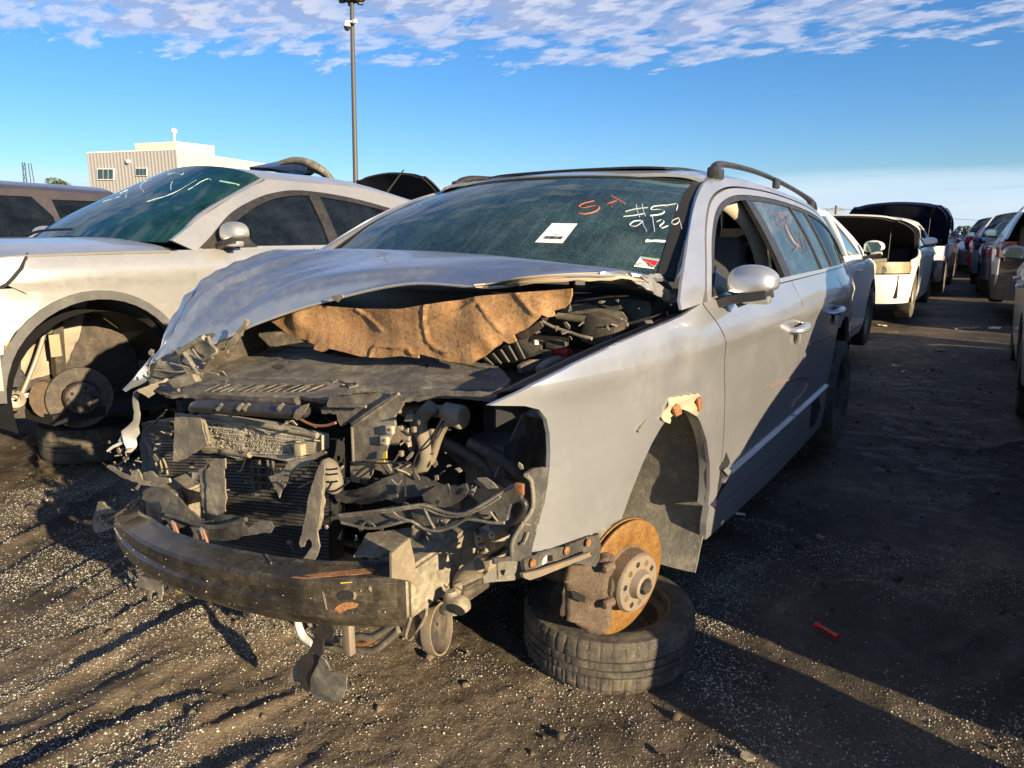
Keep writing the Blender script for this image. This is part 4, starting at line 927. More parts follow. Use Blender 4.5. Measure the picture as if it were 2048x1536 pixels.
# offside headlamp housing remains
for i in range(9):
    a = (430+i*18, 300+i*20); tb('lamp_housing_rib', 3, [a, (470+i*16, 400+i*14), (500+i*14, 520+i*8)], .0035, 'frame_metal', wagon, Y=-.36-.01*(i % 3))
for pts in ([(430, 300), (520, 320), (640, 330)], [(540, 450), (630, 460), (640, 600)], [(520, 470), (600, 520), (610, 590)], [(500, 200), (640, 210), (650, 250)], [(520, 240), (640, 270)], [(510, 330), (660, 350)], [(520, 400), (650, 410)], [(440, 240), (580, 110), (600, 80)]):
    tb('lamp_housing_rib', 3, pts, .004, 'plastic', wagon, Y=-.34)
pl('lamp_housing', 3, [(410, 180), (650, 150), (680, 480), (560, 640), (440, 560), (400, 400)], 'plastic', wagon, Y=-.30, t=.05, wob=.02, ws=24)
# crumpled offside fender remains
pl('offside_fender', 3, [(335, -60), (395, -90), (405, 60), (400, 262), (360, 300), (350, 370), (318, 412), (288, 415), (270, 340), (262, 300), (255, 250), (300, 210), (345, 165), (350, 100)], 'silver_warm', wagon, X=-.70, t=.005, wob=.018, ws=30, step=.02)
pl('fender_scrap', 3, [(262, 335), (250, 350), (190, 375), (140, 410), (130, 402), (180, 360), (240, 330)], 'silver_warm', wagon, X=-.72, t=.003)
pl('fender_scrap', 3, [(260, 250), (300, 235), (280, 300), (250, 330), (222, 325)], 'hood_sky_tint', wagon, X=-.73, t=.003, wob=.006)
pl('fender_scrap', 1, [(370, 1185), (520, 1130), (620, 1090), (610, 1110), (500, 1190), (515, 1210), (465, 1245), (440, 1225), (390, 1200)], 'frame_metal', wagon, X=-.60, t=.004, wob=.006)
pl('inner_panel', 1, [(560, 930), (760, 850), (840, 760), (960, 730), (985, 745), (930, 800), (1015, 880), (880, 950), (760, 880), (720, 960), (870, 1040), (860, 1080), (760, 1050), (600, 1100), (480, 1160), (465, 1110), (530, 1000)], 'plastic_dusty', wagon, Y=-.38, t=.005, wob=.012, ws=30)
for pts, r_ in (([(930, 760), (960, 830), (1000, 880), (890, 945)], .005), ([(745, 890), (800, 970), (860, 1060)], .007), ([(810, 860), (850, 920), (885, 945)], .004), ([(520, 1020), (700, 1040), (850, 1000)], .003), ([(630, 970), (800, 1010), (1010, 1060)], .003), ([(700, 880), (840, 800), (900, 770)], .008)):
    tb('broken_strut', 1, pts, r_, 'frame_metal', wagon, Y=-.42)
pl('lamp_bracket', 1, [(610, 1100), (740, 1080), (800, 1060), (830, 1120), (760, 1150), (660, 1165)], 'frame_metal', wagon, Y=-.44, t=.02, wob=.004)
# upright brackets in front of the pack
def bracket(c, pts, Y, side, m='frame_metal', t=.006, **kw):
    o = pl('bracket', c, pts, m, wagon, Y=Y, t=.0035, **kw); pl('bracket_flange', c, side, m, o, Y=Y+.006, t=.008); return o
bracket(3, [(668, 100), (800, 112), (868, 128), (905, 290), (925, 352), (860, 395), (790, 440), (702, 486), (655, 480), (660, 300)], -.47, [(850, 130), (888, 135), (935, 345), (915, 370), (875, 300)])
bracket(3, [(912, 548), (945, 520), (940, 480), (965, 470), (1064, 460), (1066, 540), (1052, 548), (1052, 612), (1062, 622), (1062, 700), (1066, 880), (1000, 920), (930, 962), (918, 800)], -.555, [(855, 548), (912, 520), (925, 962), (905, 955), (880, 800), (868, 650)])
bracket(3, [(1405, 602), (1500, 575), (1530, 545), (1560, 490), (1610, 462), (1700, 450), (1770, 418), (1850, 405), (1862, 420), (1800, 450), (1760, 475), (1700, 520), (1620, 540), (1585, 575), (1540, 660), (1505, 720), (1490, 772), (1460, 700)], -.50, [(1600, 460), (1760, 420), (1700, 445)], hole=[[(1494, 633), (1512, 636), (1510, 652), (1494, 650)]])
bracket(3, [(1800, 515), (1770, 600), (1742, 720), (1715, 840), (1690, 955), (1668, 1060), (1655, 1130), (1672, 1158), (1695, 1150), (1702, 1112), (1728, 1088), (1750, 1110), (1758, 1150), (1730, 1190), (1700, 1235), (1675, 1270), (1678, 1320), (1692, 1350), (1720, 1330), (1760, 1280), (1795, 1225), (1812, 1150), (1800, 1100), (1790, 1030), (1810, 930), (1830, 800), (1832, 640), (1840, 560), (1830, 520)], -.63, [(1790, 700), (1832, 640), (1832, 830), (1800, 1020), (1775, 1040)], wob=.008, ws=14)
tube('wrapped_component', [at(*p, Y=-.52) for p in k(3, [(1850, 470), (1870, 520), (1890, 600), (1910, 680), (1900, 710)])], [.012, .024, .028, .026, .012], 'hose', wagon, n=14)
for y_ in (540, 580, 640): tb('cable_tie', 3, [(1815, y_), (1880, y_+8), (1950, y_)], .0022, 'dark', wagon, Y=-.555)
tb('wire', 3, [(1640, 690), (1760, 640), (1840, 700), (1900, 720), (1960, 700), (2040, 640)], .0025, 'dark', wagon, Y=-.56)
# torn lower grille carrier
pl('lower_carrier', 3, [(415, 722), (470, 690), (560, 692), (620, 720), (700, 790), (742, 850), (775, 880), (860, 955), (960, 965), (1040, 895), (1150, 905), (1235, 935), (1225, 975), (1260, 1000), (1300, 975), (1340, 955), (1400, 965), (1432, 1010), (1415, 1050), (1350, 1045), (1270, 1060), (1150, 1095), (1040, 1110), (940, 1105), (860, 1085), (760, 1065), (680, 1030), (610, 985), (600, 930), (585, 850), (560, 800), (490, 800), (425, 780)], 'plastic', wagon, Y=-.60, t=.005, wob=.014, ws=15, step=.02)
tube('carrier_rib', [at(*p, Y=-.625) for p in k(3, [(600, 905), (720, 935), (850, 985), (980, 1000), (1100, 980), (1230, 940)])], .006, 'plastic', wagon, n=6)
pl('lower_carrier', 3, [(420, 750), (560, 700), (700, 690), (860, 740), (880, 800), (760, 830), (650, 780), (500, 900), (570, 920), (420, 925)], 'plastic_clean', wagon, Y=-.48, t=.01, wob=.014, ws=20)
for (a, b) in (((645, 1000), (725, 1175)), ((872, 1055), (958, 1225))):
    bp = at(*k(3, [a])[0], Y=-.635); lathe('bolt', [(.0005, -.012), (.011, -.011), (.012, -.004), (.017, 0), (.018, .004)], 'hub_metal', wagon, 8, Matrix.Translation(bp) @ Matrix.Rotation(R(90), 4, 'Z'))
    tb('tow_strap', 3, [(a[0]+20, a[1]-25), (a[0]+45, a[1]+40), (a[0]+65, a[1]+120), b], .004, 'wire_red', wagon, Y=-.655)
    pl('strap_foot', 3, [(b[0]-70, b[1]+10), (b[0]+40, b[1]-20), (b[0]+60, b[1]-5), (b[0]-20, b[1]+40), (b[0]-60, b[1]+35)], 'wire_red', wagon, Y=-.665, t=.004)
# long flat light sliver and outer brackets on the offside
pl('bracket', 3, [(140, 512), (160, 515), (230, 560), (330, 600), (335, 555), (375, 545), (395, 580), (410, 625), (440, 640), (540, 680), (530, 692), (430, 672), (395, 668), (375, 708), (362, 690), (390, 655), (350, 640), (250, 605), (135, 530)], 'frame_metal', wagon, Y=-.50, t=.005, wob=.006)
pl('bracket', 3, [(400, 590), (470, 560), (520, 600), (620, 620), (630, 650), (560, 665), (470, 650)], 'frame_metal', wagon, Y=-.49, t=.006)
pl('outer_bracket', 3, [(22, 905), (70, 800), (105, 805), (125, 840), (180, 880), (150, 895), (80, 905), (50, 925), (60, 955), (110, 945), (90, 985), (170, 990), (280, 880), (410, 760), (425, 770), (330, 860), (385, 830), (425, 915), (395, 925), (345, 850), (250, 925), (175, 1010), (60, 1050), (25, 1030)], 'frame_metal', wagon, Y=-.50, t=.007, wob=.006, ws=26)
tb('outer_bracket', 3, [(130, 960), (250, 880), (330, 810), (420, 770)], .006, 'plastic_dusty', wagon, Y=-.50)
tb('outer_bracket', 3, [(380, 920), (460, 925), (560, 918)], .006, 'frame_metal', wagon, Y=-.50)
# ------------------------------------------------------------------ bumper beam
def bcen(s):  # s -1..1 from offside to nearside
    return V(-.535+1.085*(s+1)/2, -.600-.135*(1-s*s)**.8, .395+.050*(s+1)/2-.006*(1-s*s))
prof = [(.062, .048), (.052, .058), (.046, .053), (-.013, .047), (-.020, .040), (-.023, .020), (-.012, .013), (-.012, .002), (-.022, -.006), (-.023, -.034), (-.014, -.048), (-.002, -.060)]
rows = []
for s_ in np.linspace(-1, 1, 49):
    c_ = bcen(s_); tp = 1-.72*max(0, (-s_-.55)/.45)**1.2; tw = .020*max(0, s_-.6)
    gm = 1 if s_ < .45 else max(0, 1-(s_-.45)/.2)
    row = []
    for i, (py, pz) in enumerate(prof):
        if 5 < i < 8: py = py*gm+(-.023)*(1-gm)
        dz = .003*rnoise(c_*1., 9)+(.0012*rnoise(c_+V(py, pz, 0), 60)); row.append(V(c_.x, c_.y+py+tw, c_.z+pz*tp*(1.0+.12*max(0, s_))+dz))
    rows.append(row)
v, f = grid_mesh(rows)
beam = bobj('bumper_beam', solid(v, f, .004), 'beam_paint', wagon, 24)
BB = BVHTree.FromPolygons([tuple(p) for p in v], f)
def decal(name, c, pts, m, par=beam, bvh=BB, lift=.003, t=.0012):
    P = [q for q in (hit(bvh, u, v_, lift) for u, v_ in k(c, pts)) if q]
    return plate(name, P, m, par, t=t, step=.012, jag=0) if len(P) > 2 else None
bp = at(*k(5, [(1632, 483)])[0], Y=-.655)
decal('tow_eye_hole', 5, [(1580, 485), (1592, 465), (1620, 452), (1655, 452), (1680, 465), (1685, 490), (1672, 510), (1640, 520), (1605, 515)], 'dark')
decal('tow_eye_rim', 5, [(1684, 462), (1700, 460), (1705, 485), (1698, 508), (1682, 505), (1690, 488)], 'tan_metal')
decal('rust_stain', 5, [(1560, 575), (1580, 550), (1620, 530), (1680, 526), (1722, 538), (1705, 560), (1650, 572), (1600, 600)], 'rust')
decal('rust_stain', 5, [(1290, 366), (1420, 345), (1600, 325), (1790, 306), (1830, 318), (1815, 335), (1700, 348), (1500, 362), (1380, 374)], 'rust')
decal('chalk_smear', 5, [(1600, 400), (1680, 395), (1675, 402), (1605, 408)], 'yellow'); decal('chalk_smear', 5, [(1485, 455), (1500, 480), (1520, 575), (1510, 575), (1492, 500)], 'hub_metal')
decal('scrape', 5, [(1790, 420), (1805, 440), (1800, 465), (1780, 440)], 'hub_metal'); decal('scrape', 5, [(1100, 225), (1060, 205), (900, 160), (910, 170), (1040, 212)], 'hub_metal')
decal('torn_pad', 5, [(1115, 215), (1300, 208), (1320, 250), (1290, 280), (1260, 270), (1240, 290), (1200, 268), (1170, 282), (1150, 262), (1118, 262)], 'dark', t=.004)
for i in range(10):
    P = [q for q in (hit(BB, u, v_, .006) for u, v_ in k(5, [(1125+i*20, 222), (1145+i*20, 250), (1160+i*17, 276)])) if q]
    if len(P) == 3: tube('torn_pad', P, .003, 'plastic', beam, n=5)
bmw = bmesh.new()
for i in range(48):  # chipped paint flecks
    s_ = random.uniform(-.9, 1); c_ = bcen(s_); dz = random.choice((.03, .008, -.02, -.035)); p = V(c_.x, c_.y-.0235-(.0 if abs(dz) < .03 else 0), c_.z+dz); q = random.uniform(.0005, .0018)
    bmesh.ops.create_icosphere(bmw, subdivisions=1, radius=q, matrix=Matrix.Translation(p))
tag(bobj('paint_chips', bmw, 'stone', beam), kind='stuff')
# frame rail stub behind the beam
fr = bmesh.new()
A_ = [at(*p, Y=-.60) for p in k(4, [(570, 1300), (830, 1270), (850, 1500), (560, 1530)])]
def hexa(name, f4, b4, m, par, bev=.004):
    bm = bmesh.new(); vs = [bm.verts.new(Vector(p)) for p in list(f4)+list(b4)]
    for q in ((0, 1, 2, 3), (7, 6, 5, 4), (0, 4, 5, 1), (1, 5, 6, 2), (2, 6, 7, 3), (3, 7, 4, 0)): bm.faces.new([vs[i] for i in q])
    if bev: bmesh.ops.bevel(bm, geom=bm.edges[:], offset=bev, segments=2, affect='EDGES')
    return bobj(name, bm, m, par)
fr.free()
P0 = at(768, 1182, Y=-.585); P1 = at(838, 1060, Y=-.30)
hexa('frame_rail', [V(.42, -.57, .505), V(.56, -.59, .505), V(.56, -.59, .385), V(.42, -.57, .385)], [V(.42, -.22, .53), V(.555, -.22, .53), V(.555, -.22, .40), V(.42, -.22, .40)], 'frame_metal', wagon, .008)
pl('crash_box_plate', 4, [(640, 1290), (700, 1235), (792, 1165), (830, 1330), (838, 1480), (848, 1545), (770, 1500), (640, 1480)], 'tan_metal', wagon, X=.565, t=.006, wob=.003)
hexa('frame_rail', [V(-.56, -.52, .45), V(-.42, -.55, .45), V(-.42, -.55, .34), V(-.56, -.52, .34)], [V(-.56, -.1, .50), V(-.42, -.1, .50), V(-.42, -.1, .38), V(-.56, -.1, .38)], 'frame_metal', wagon, .008)
pl('crash_box_top', 4, [(345, 1300), (455, 1130), (560, 1110), (785, 1085), (800, 1180), (660, 1270), (560, 1300)], 'frame_metal', wagon, Z=.512, t=.006, wob=.003)
pl('crash_box_lug', 5, [(1780, 420), (1850, 380), (2040, 330), (2045, 480), (1960, 500), (1880, 520), (1800, 500)], 'frame_metal', wagon, Y=-.50, t=.02, wob=.005)
for q_ in ((2010, 440), (1955, 285)): lathe('bolt', [(.0005, -.012), (.010, -.010), (.012, 0)], 'frame_metal', wagon, 8, Matrix.Translation(at(*k(5, [q_])[0], Y=-.53)) @ Matrix.Rotation(R(90), 4, 'Z'))
# ------------------------------------------------------------------ nearside wreckage
pl('air_duct', 4, [(165, 850), (205, 812), (330, 790), (450, 762), (540, 715), (620, 680), (690, 662), (780, 665), (880, 682), (950, 715), (1010, 745), (1100, 760), (1225, 742), (1240, 790), (1210, 840), (1180, 870), (1110, 915), (1040, 932), (960, 910), (900, 870), (890, 830), (840, 835), (770, 850), (745, 885), (720, 885), (640, 850), (520, 880), (400, 905), (250, 908), (180, 890)], 'plastic', wagon, Y=-.49, t=.004, wob=.016, ws=14, step=.02)
pl('air_duct', 4, [(1225, 745), (1330, 690), (1480, 715), (1640, 745), (1600, 800), (1500, 850), (1380, 920), (1200, 945), (1100, 925), (1200, 860)], 'plastic_clean', wagon, Y=-.47, t=.01, wob=.01, ws=16)
pl('duct_tab', 4, [(1310, 692), (1380, 690), (1440, 730), (1478, 775), (1400, 780), (1370, 745)], 'plastic_dusty', wagon, Y=-.485, t=.004)
gr_ = pl('bumper_guide', 4, [(222, 980), (400, 965), (640, 935), (800, 908), (880, 900), (960, 925), (1040, 960), (1160, 978), (1260, 955), (1380, 890), (1500, 805), (1570, 750), (1620, 745), (1650, 770), (1652, 870), (1600, 900), (1560, 905), (1545, 960), (1530, 1040), (1480, 1042), (1440, 960), (1400, 1020), (1250, 1000), (1150, 1060), (1020, 1105), (920, 1095), (850, 1060), (790, 1025), (640, 1050), (540, 1085), (500, 1080), (420, 1080), (250, 1040), (218, 1010)], 'plastic', wagon, Y=-.60, t=.010, wob=.008, ws=18, step=.025,
   hole=[[(1000, 1020), (1110, 1015), (1060, 1075), (1010, 1080)], [(1280, 980), (1400, 985), (1390, 1000), (1270, 995)]])
for pts, r_ in (([(225, 985), (640, 938), (880, 905), (1000, 945), (1160, 980), (1300, 935), (1500, 812), (1600, 755)], .006), ([(240, 1000), (640, 958), (860, 925), (1000, 975), (1160, 1000), (1350, 935), (1500, 840)], .004), ([(250, 1045), (400, 1080), (520, 1088), (700, 1045), (800, 1032), (900, 1095), (1020, 1108), (1160, 1058), (1240, 1015), (1420, 1045), (1530, 1045)], .006), ([(400, 1075), (460, 1030), (520, 1085)], .004), ([(640, 940), (700, 1000), (790, 1030)], .004), ([(900, 930), (940, 1020), (980, 1090)], .005), ([(1420, 960), (1480, 1040)], .004)):
    tb('guide_rib', 4, pts, r_*.55, 'plastic_dusty', gr_, Y=-.612, smooth=2)
box('rusty_clip', at(*k(4, [(1652, 778)])[0], Y=-.62), (.018, .008, .022), 'rust', wagon, .003)
cb_ = pl('corner_bracket', 4, [(1690, 665), (1760, 630), (1850, 608), (1884, 616), (1870, 740), (1850, 860), (1820, 990), (1780, 1130), (1740, 1250), (1725, 1320), (1650, 1345), (1560, 1350), (1450, 1372), (1448, 1325), (1560, 1318), (1588, 1280), (1590, 1185), (1640, 1100), (1690, 1020), (1748, 925), (1752, 820), (1735, 720)], 'plastic', wagon, X=.80, t=.006, wob=.005, ws=20, step=.025)
tb('bracket_rib', 4, [(1700, 670), (1745, 730), (1755, 920), (1700, 1020), (1600, 1180), (1590, 1310)], .005, 'plastic_dusty', cb_, X=.806)
tb('bracket_rib', 4, [(1720, 1120), (1690, 1200), (1665, 1215)], .003, 'plastic_dusty', cb_, X=.808)
tb('rubber_hose', 4, [(1645, 850), (1690, 890), (1690, 940), (1650, 1010), (1600, 1060), (1560, 1110)], .007, 'plastic_clean', wagon, Y=-.52)
pl('loose_tab', 4, [(1478, 1345), (1558, 1340), (1545, 1400), (1522, 1480), (1485, 1488), (1482, 1400)], 'frame_metal', wagon, X=.76, t=.004)
# lower fender bracket with rusty screws
lb = pl('fender_bracket', 6, [(882, 392), (960, 368), (1060, 335), (1200, 285), (1380, 220), (1395, 300), (1385, 380), (1350, 440), (1290, 432), (1225, 420), (1330, 360), (1330, 345), (1100, 430), (890, 495)], 'plastic', wagon, X=.805, t=.010, wob=.003, step=.03, hole=[[(1030, 368), (1075, 362), (1078, 402), (1030, 412)]])
pl('bracket_flange', 6, [(878, 488), (1000, 462), (1180, 400), (1322, 345), (1330, 370), (1180, 432), (1000, 505), (925, 530), (885, 515)], 'hub_metal', lb, X=.825, t=.008)
for q_ in ((942, 418), (1166, 334), (1308, 283)): lathe('rusty_screw', [(.0005, .004), (.003, .004), (.009, .003), (.010, 0)], 'rust', lb, 16, Matrix.Translation(at(*k(6, [q_])[0], X=.812)))
box('white_clip', at(*k(6, [(1012, 392)])[0], X=.80), (.01, .02, .018), 'white_paint', lb, .003)
# coolant pipes etc. in the open headlamp bay
tube('coolant_pipe', [at(*p, Y=-.34) for p in k(4, [(960, 130), (900, 190), (868, 250), (880, 340), (905, 440), (912, 540), (870, 620), (780, 645), (680, 630), (600, 615)])], .018, 'hose', wagon, n=12)
tube('coolant_pipe', [at(*p, Y=-.33) for p in k(4, [(1140, 235), (1060, 290), (1010, 390), (975, 500), (950, 570)])], .010, 'tan_metal', wagon, n=10)
tube('turbo_pipe', [at(*p, Y=-.32) for p in k(4, [(1060, 160), (1120, 190), (1190, 215), (1212, 220)])], [.022, .027, .030, .026], 'tan_metal', wagon, n=14)
tube('turbo_pipe', [at(*p, Y=-.30) for p in k(4, [(730, 160), (820, 165), (960, 165), (1080, 175)])], .016, 'tan_metal', wagon, n=10)
tube('corrugated_hose', [at(*p, Y=-.33) for p in k(4, [(790, 160), (815, 240), (820, 330), (815, 400), (800, 470)])], .010, 'frame_metal', wagon, n=10)
pl('cast_bracket', 4, [(640, 290), (700, 285), (740, 320), (775, 300), (780, 450), (730, 385), (680, 430), (620, 440), (620, 350)], 'cast_metal', wagon, Y=-.36, t=.02, wob=.006)
for pts in ([(320, 570), (480, 575), (620, 575), (760, 570), (800, 585), (815, 640), (820, 670)], [(560, 580), (600, 640), (640, 670), (720, 610), (780, 580)], [(820, 560), (860, 480), (960, 360), (1040, 230)], [(810, 600), (850, 500), (940, 430), (1000, 300)], [(640, 665), (560, 710), (440, 750)], [(380, 700), (440, 760), (430, 850), (395, 930)], [(150, 740), (250, 700), (380, 690), (460, 640), (520, 600)], [(330, 690), (480, 720), (640, 672)]):
    tb('wire', 4, pts, .0022, 'dark', wagon, Y=-.47)
for q_ in ((820, 310), (960, 330), (720, 500), (700, 160)): box('connector', at(*k(4, [q_])[0], Y=-.42), (.010, .010, .014), 'hub_metal', wagon, .002)
pl('engine_bracket', 6, [(190, 185), (340, 180), (355, 260), (330, 330), (345, 400), (300, 450), (240, 430), (210, 330)], 'tan_metal', wagon, Y=-.44, t=.01, wob=.004)
tube('coolant_hose', [at(*p, Y=-.46) for p in k(6, [(178, 180), (170, 270), (190, 380), (225, 480), (262, 560), (275, 610)])], .013, 'frame_metal', wagon, n=10)
tube('radiator_hose', [at(*p, Y=-.44) for p in k(6, [(250, 420), (300, 440), (330, 480), (335, 560), (390, 610), (440, 600), (450, 530), (500, 480), (590, 430)])], [.012]*7+[.016, .017], 'hose', wagon, n=10)
# gearbox casting
def lump(p): return .012*rnoise(p, 32)+.008*rnoise(p, 75)
gbx = pl('gearbox_casting', 6, [(345, 395), (440, 300), (470, 260), (560, 200), (640, 160), (670, 200), (700, 215), (695, 280), (700, 320), (640, 370), (600, 410), (660, 400), (650, 470), (600, 520), (480, 560), (430, 540), (330, 520), (310, 450)], 'cast_metal', wagon, Y=-.32, t=.10, step=.018, crease=lump)
for pts in ([(470, 270), (480, 330), (560, 380), (640, 330)], [(450, 300), (440, 370), (480, 410), (600, 410)], [(560, 210), (580, 300), (640, 300)], [(350, 420), (420, 430), (500, 380)]): tb('casting_rib', 6, pts, .006, 'cast_metal', gbx, Y=-.345)
for q_ in ((688, 225), (430, 430), (375, 400), (600, 250)): lathe('casting_boss', [(.003, -.008), (.010, -.010), (.012, 0), (.012, .02)], 'cast_metal', gbx, 12, Matrix.Translation(at(*k(6, [q_])[0], Y=-.35)) @ Matrix.Rotation(R(90), 4, 'Z'))
# hanging parts under the beam
tube('air_tube', [at(*p, Y=-.50) for p in k(6, [(400, 600), (405, 640), (425, 690), (430, 720)])], [.012, .018, .034, .036], 'frame_metal', wagon, n=14)
lathe('tube_mouth', [(.022, 0), (.0005, .004)], 'dark', wagon, 16, Matrix.Translation(at(*k(6, [(432, 725)])[0], Y=-.535)) @ Matrix.Rotation(R(-75), 4, 'Z') @ Matrix.Rotation(R(30), 4, 'Y'))
tb('wire_loop', 6, [(195, 650), (160, 700), (125, 820), (105, 900), (135, 920), (190, 850), (235, 760), (240, 700), (215, 640)], .0042, 'frame_metal', wagon, Y=-.52)
pc = at(*k(6, [(262, 820)])[0], Y=-.47)
lathe('belt_pulley', [(.012, -.014), (.030, -.018), (.052, -.014), (.056, 0), (.056, .018), (.050, .022), (.004, .02)], 'dark_metal', wagon, 28, Matrix.Translation(pc) @ Matrix.Rotation(R(14), 4, 'Z') @ Matrix.Rotation(R(-8), 4, 'Y'))
lathe('belt', [(.057, -.012), (.060, .0), (.060, .014), (.056, .014), (.056, -.012), (.057, -.012)], 'tan_metal', wagon, 32, Matrix.Translation(pc+V(.02, 0, -.005)) @ Matrix.Rotation(R(14), 4, 'Z') @ Matrix.Rotation(R(-8), 4, 'Y'))
for pts, r_, m_ in (([(1330, 610), (1340, 680), (1370, 750), (1430, 790)], .012, 'white_paint'), ([(1400, 620), (1430, 690), (1500, 760), (1640, 760), (1720, 745), (1800, 750), (1880, 710), (1960, 650)], .010, 'frame_metal'), ([(1480, 790), (1600, 830), (1720, 830), (1820, 830), (1900, 770), (1980, 700)], .009, 'frame_metal'), ([(1560, 760), (1700, 790), (1780, 780), (1900, 700)], .007, 'rust')):
    tb('underfloor_pipe', 5, pts, r_, m_, wagon, Y=-.52)
box('pipe_clip', at(*k(5, [(1655, 760)])[0], Y=-.56), (.026, .02, .08), 'hub_metal', wagon, .004)
pl('splash_strip', 5, [(1170, 600), (1250, 640), (1330, 690), (1380, 700), (1400, 640), (1330, 615)], 'plastic_clean', wagon, Y=-.50, t=.01)
hb = pl('hanging_shield', 5, [(1500, 662), (1545, 670), (1562, 700), (1552, 760), (1540, 775), (1508, 752), (1488, 790), (1480, 860), (1450, 930), (1420, 1010), (1398, 1105), (1350, 1070), (1332, 1020), (1338, 900), (1350, 870), (1395, 850), (1425, 780), (1440, 740), (1415, 690), (1425, 680), (1440, 695), (1470, 665)], 'plastic_clean', wagon, Y=-.60, t=.005, wob=.006)
pl('shield_flap', 5, [(1482, 870), (1510, 890), (1532, 930), (1540, 965), (1590, 975), (1643, 1010), (1636, 1080), (1620, 1140), (1570, 1165), (1500, 1162), (1440, 1145), (1395, 1105), (1420, 1010), (1450, 940)], 'plastic_dusty', hb, Y=-.605, t=.004, wob=.008, ws=22)
pl('shield_flap', 5, [(1292, 960), (1330, 905), (1335, 1040), (1268, 1036)], 'hose', hb, Y=-.59, t=.003)
pl('hanging_scrap', 5, [(312, 355), (345, 340), (372, 310), (400, 345), (425, 350), (440, 385), (475, 380), (470, 410), (450, 430), (455, 515), (440, 510), (430, 470), (400, 450), (395, 510), (385, 450), (340, 430), (300, 430)], 'frame_metal', wagon, Y=-.50, t=.005, wob=.008, ws=30)
pl('hanging_scrap', 5, [(545, 445), (585, 425), (612, 442), (570, 475)], 'yellow', wagon, Y=-.50, t=.005)
pl('hanging_scrap', 5, [(480, 385), (530, 410), (560, 440), (500, 420)], 'plastic', wagon, Y=-.50, t=.005)
# ------------------------------------------------------------------ engine bay behind the slam panel
pl('scuttle_tray', 7, [(560, 500), (620, 450), (700, 418), (830, 430), (870, 455), (930, 470), (1000, 478), (1040, 520), (1042, 585), (990, 610), (940, 625), (860, 600), (760, 560), (640, 520)], 'plastic_dusty', wagon, Y=.28, t=.01, wob=.01, ws=14)
tb('wiper_link', 7, [(580, 505), (700, 520), (850, 530), (1000, 540)], .012, 'frame_metal', wagon, Y=.26)
box('abs_block', at(*k(7, [(880, 600)])[0], Y=.16), (.10, .08, .085), 'dark_metal', wagon, .015, Matrix.Rotation(R(15), 3, 'Y'))
for pts in ([(1060, 470), (1090, 455), (1110, 430), (1135, 440), (1100, 515), (1050, 515)], [(1165, 450), (1195, 440), (1180, 510), (1150, 500)], [(1205, 430), (1240, 410), (1280, 400), (1290, 440), (1250, 460), (1230, 540), (1215, 540), (1220, 480)], [(1070, 520), (1175, 505), (1172, 560), (1080, 580)]):
    pl('broken_cowl', 7, pts, 'white_paint' if random.random() < .5 else 'frame_metal', wagon, X=.62, t=.004, wob=.006, ws=50)
pl('broken_cowl', 7, [(1255, 420), (1385, 415), (1402, 500), (1240, 525)], 'dark_metal', wagon, X=.66, t=.005)
pl('broken_cowl', 7, [(860, 430), (930, 440), (990, 430), (1000, 455), (960, 470), (900, 460)], 'plastic', wagon, Y=.24, t=.005)
tb('dip_rod', 7, [(480, 540), (560, 580), (640, 605), (720, 632), (805, 652)], .005, 'frame_metal', wagon, Y=.06)
ab = pl('air_box', 2, [(1265, 940), (1400, 860), (1485, 812), (1560, 790), (1600, 850), (1660, 920), (1600, 960), (1480, 965), (1310, 990)], 'plastic_clean', wagon, Y=.0, t=.06)
for i in range(5): tb('air_box_rib', 2, [(1300+i*62, 925-i*30), (1365+i*62, 985-i*12)], .0035, 'cladding', ab, Y=-.008)
pl('relay_bracket', 2, [(1560, 740), (1640, 700), (1730, 640), (1750, 680), (1700, 720), (1640, 760), (1620, 780), (1570, 770)], 'dark_metal', wagon, Y=.02, t=.01)
bat = box('battery', at(*k(7, [(500, 790)])[0], Y=.14)+V(0, 0, -.04), (.24, .16, .14), 'plastic_clean', wagon, .01)
for q_, s_, m_ in (((405, 742), (.040, .03, .034), 'red_plastic'), ((612, 742), (.045, .03, .022), 'red_plastic'), ((440, 700), (.05, .03, .02), 'plastic'), ((575, 690), (.06, .03, .024), 'dark_metal'), ((520, 745), (.04, .03, .022), 'plastic')):
    box('battery_terminal', at(*k(7, [q_])[0], Y=.10), s_, m_, bat, .004)
tube('cap', [at(*p, Y=.08) for p in k(7, [(436, 690), (436, 660)])], .008, 'white_paint', bat)
pl('inner_wing', 7, [(330, 830), (420, 790), (560, 780), (590, 800), (520, 850), (400, 870), (340, 880)], 'dark_metal', wagon, X=.60, t=.01, wob=.006)
tb('wing_brace', 7, [(455, 860), (500, 820), (550, 795), (585, 790)], .011, 'frame_metal', wagon, X=.62)
loft('fender_rail', [[V(SW(y, z)-.012, y, z-.004), V(SW(y, z)-.05, y, z-.018), V(SW(y, z)-.085, y, z-.03), V(SW(y, z)-.09, y, z-.10)] for y, z in [(a, b) for a, b in ftop[::-1]]+[(.35, 1.0)]], 'dark', wagon, 3, 3, t=.004)
box('engine_block', (-.06, .06, .46), (.86, .42, .36), 'dark', wagon, .05)
box('engine_cover', (-.1, .10, .68), (.62, .38, .10), 'plastic_clean', wagon, .03)
box('strut_tower', (.43, .14, .70), (.20, .30, .26), 'dark_metal', wagon, .05)
box('strut_tower', (-.57, .14, .66), (.22, .30, .30), 'dark_metal', wagon, .05)
tube('coil_strut', [V(.64, -.06, .30), V(.625, -.05, .52), V(.61, -.03, .70)], .028, 'dark_metal', wagon, n=12)
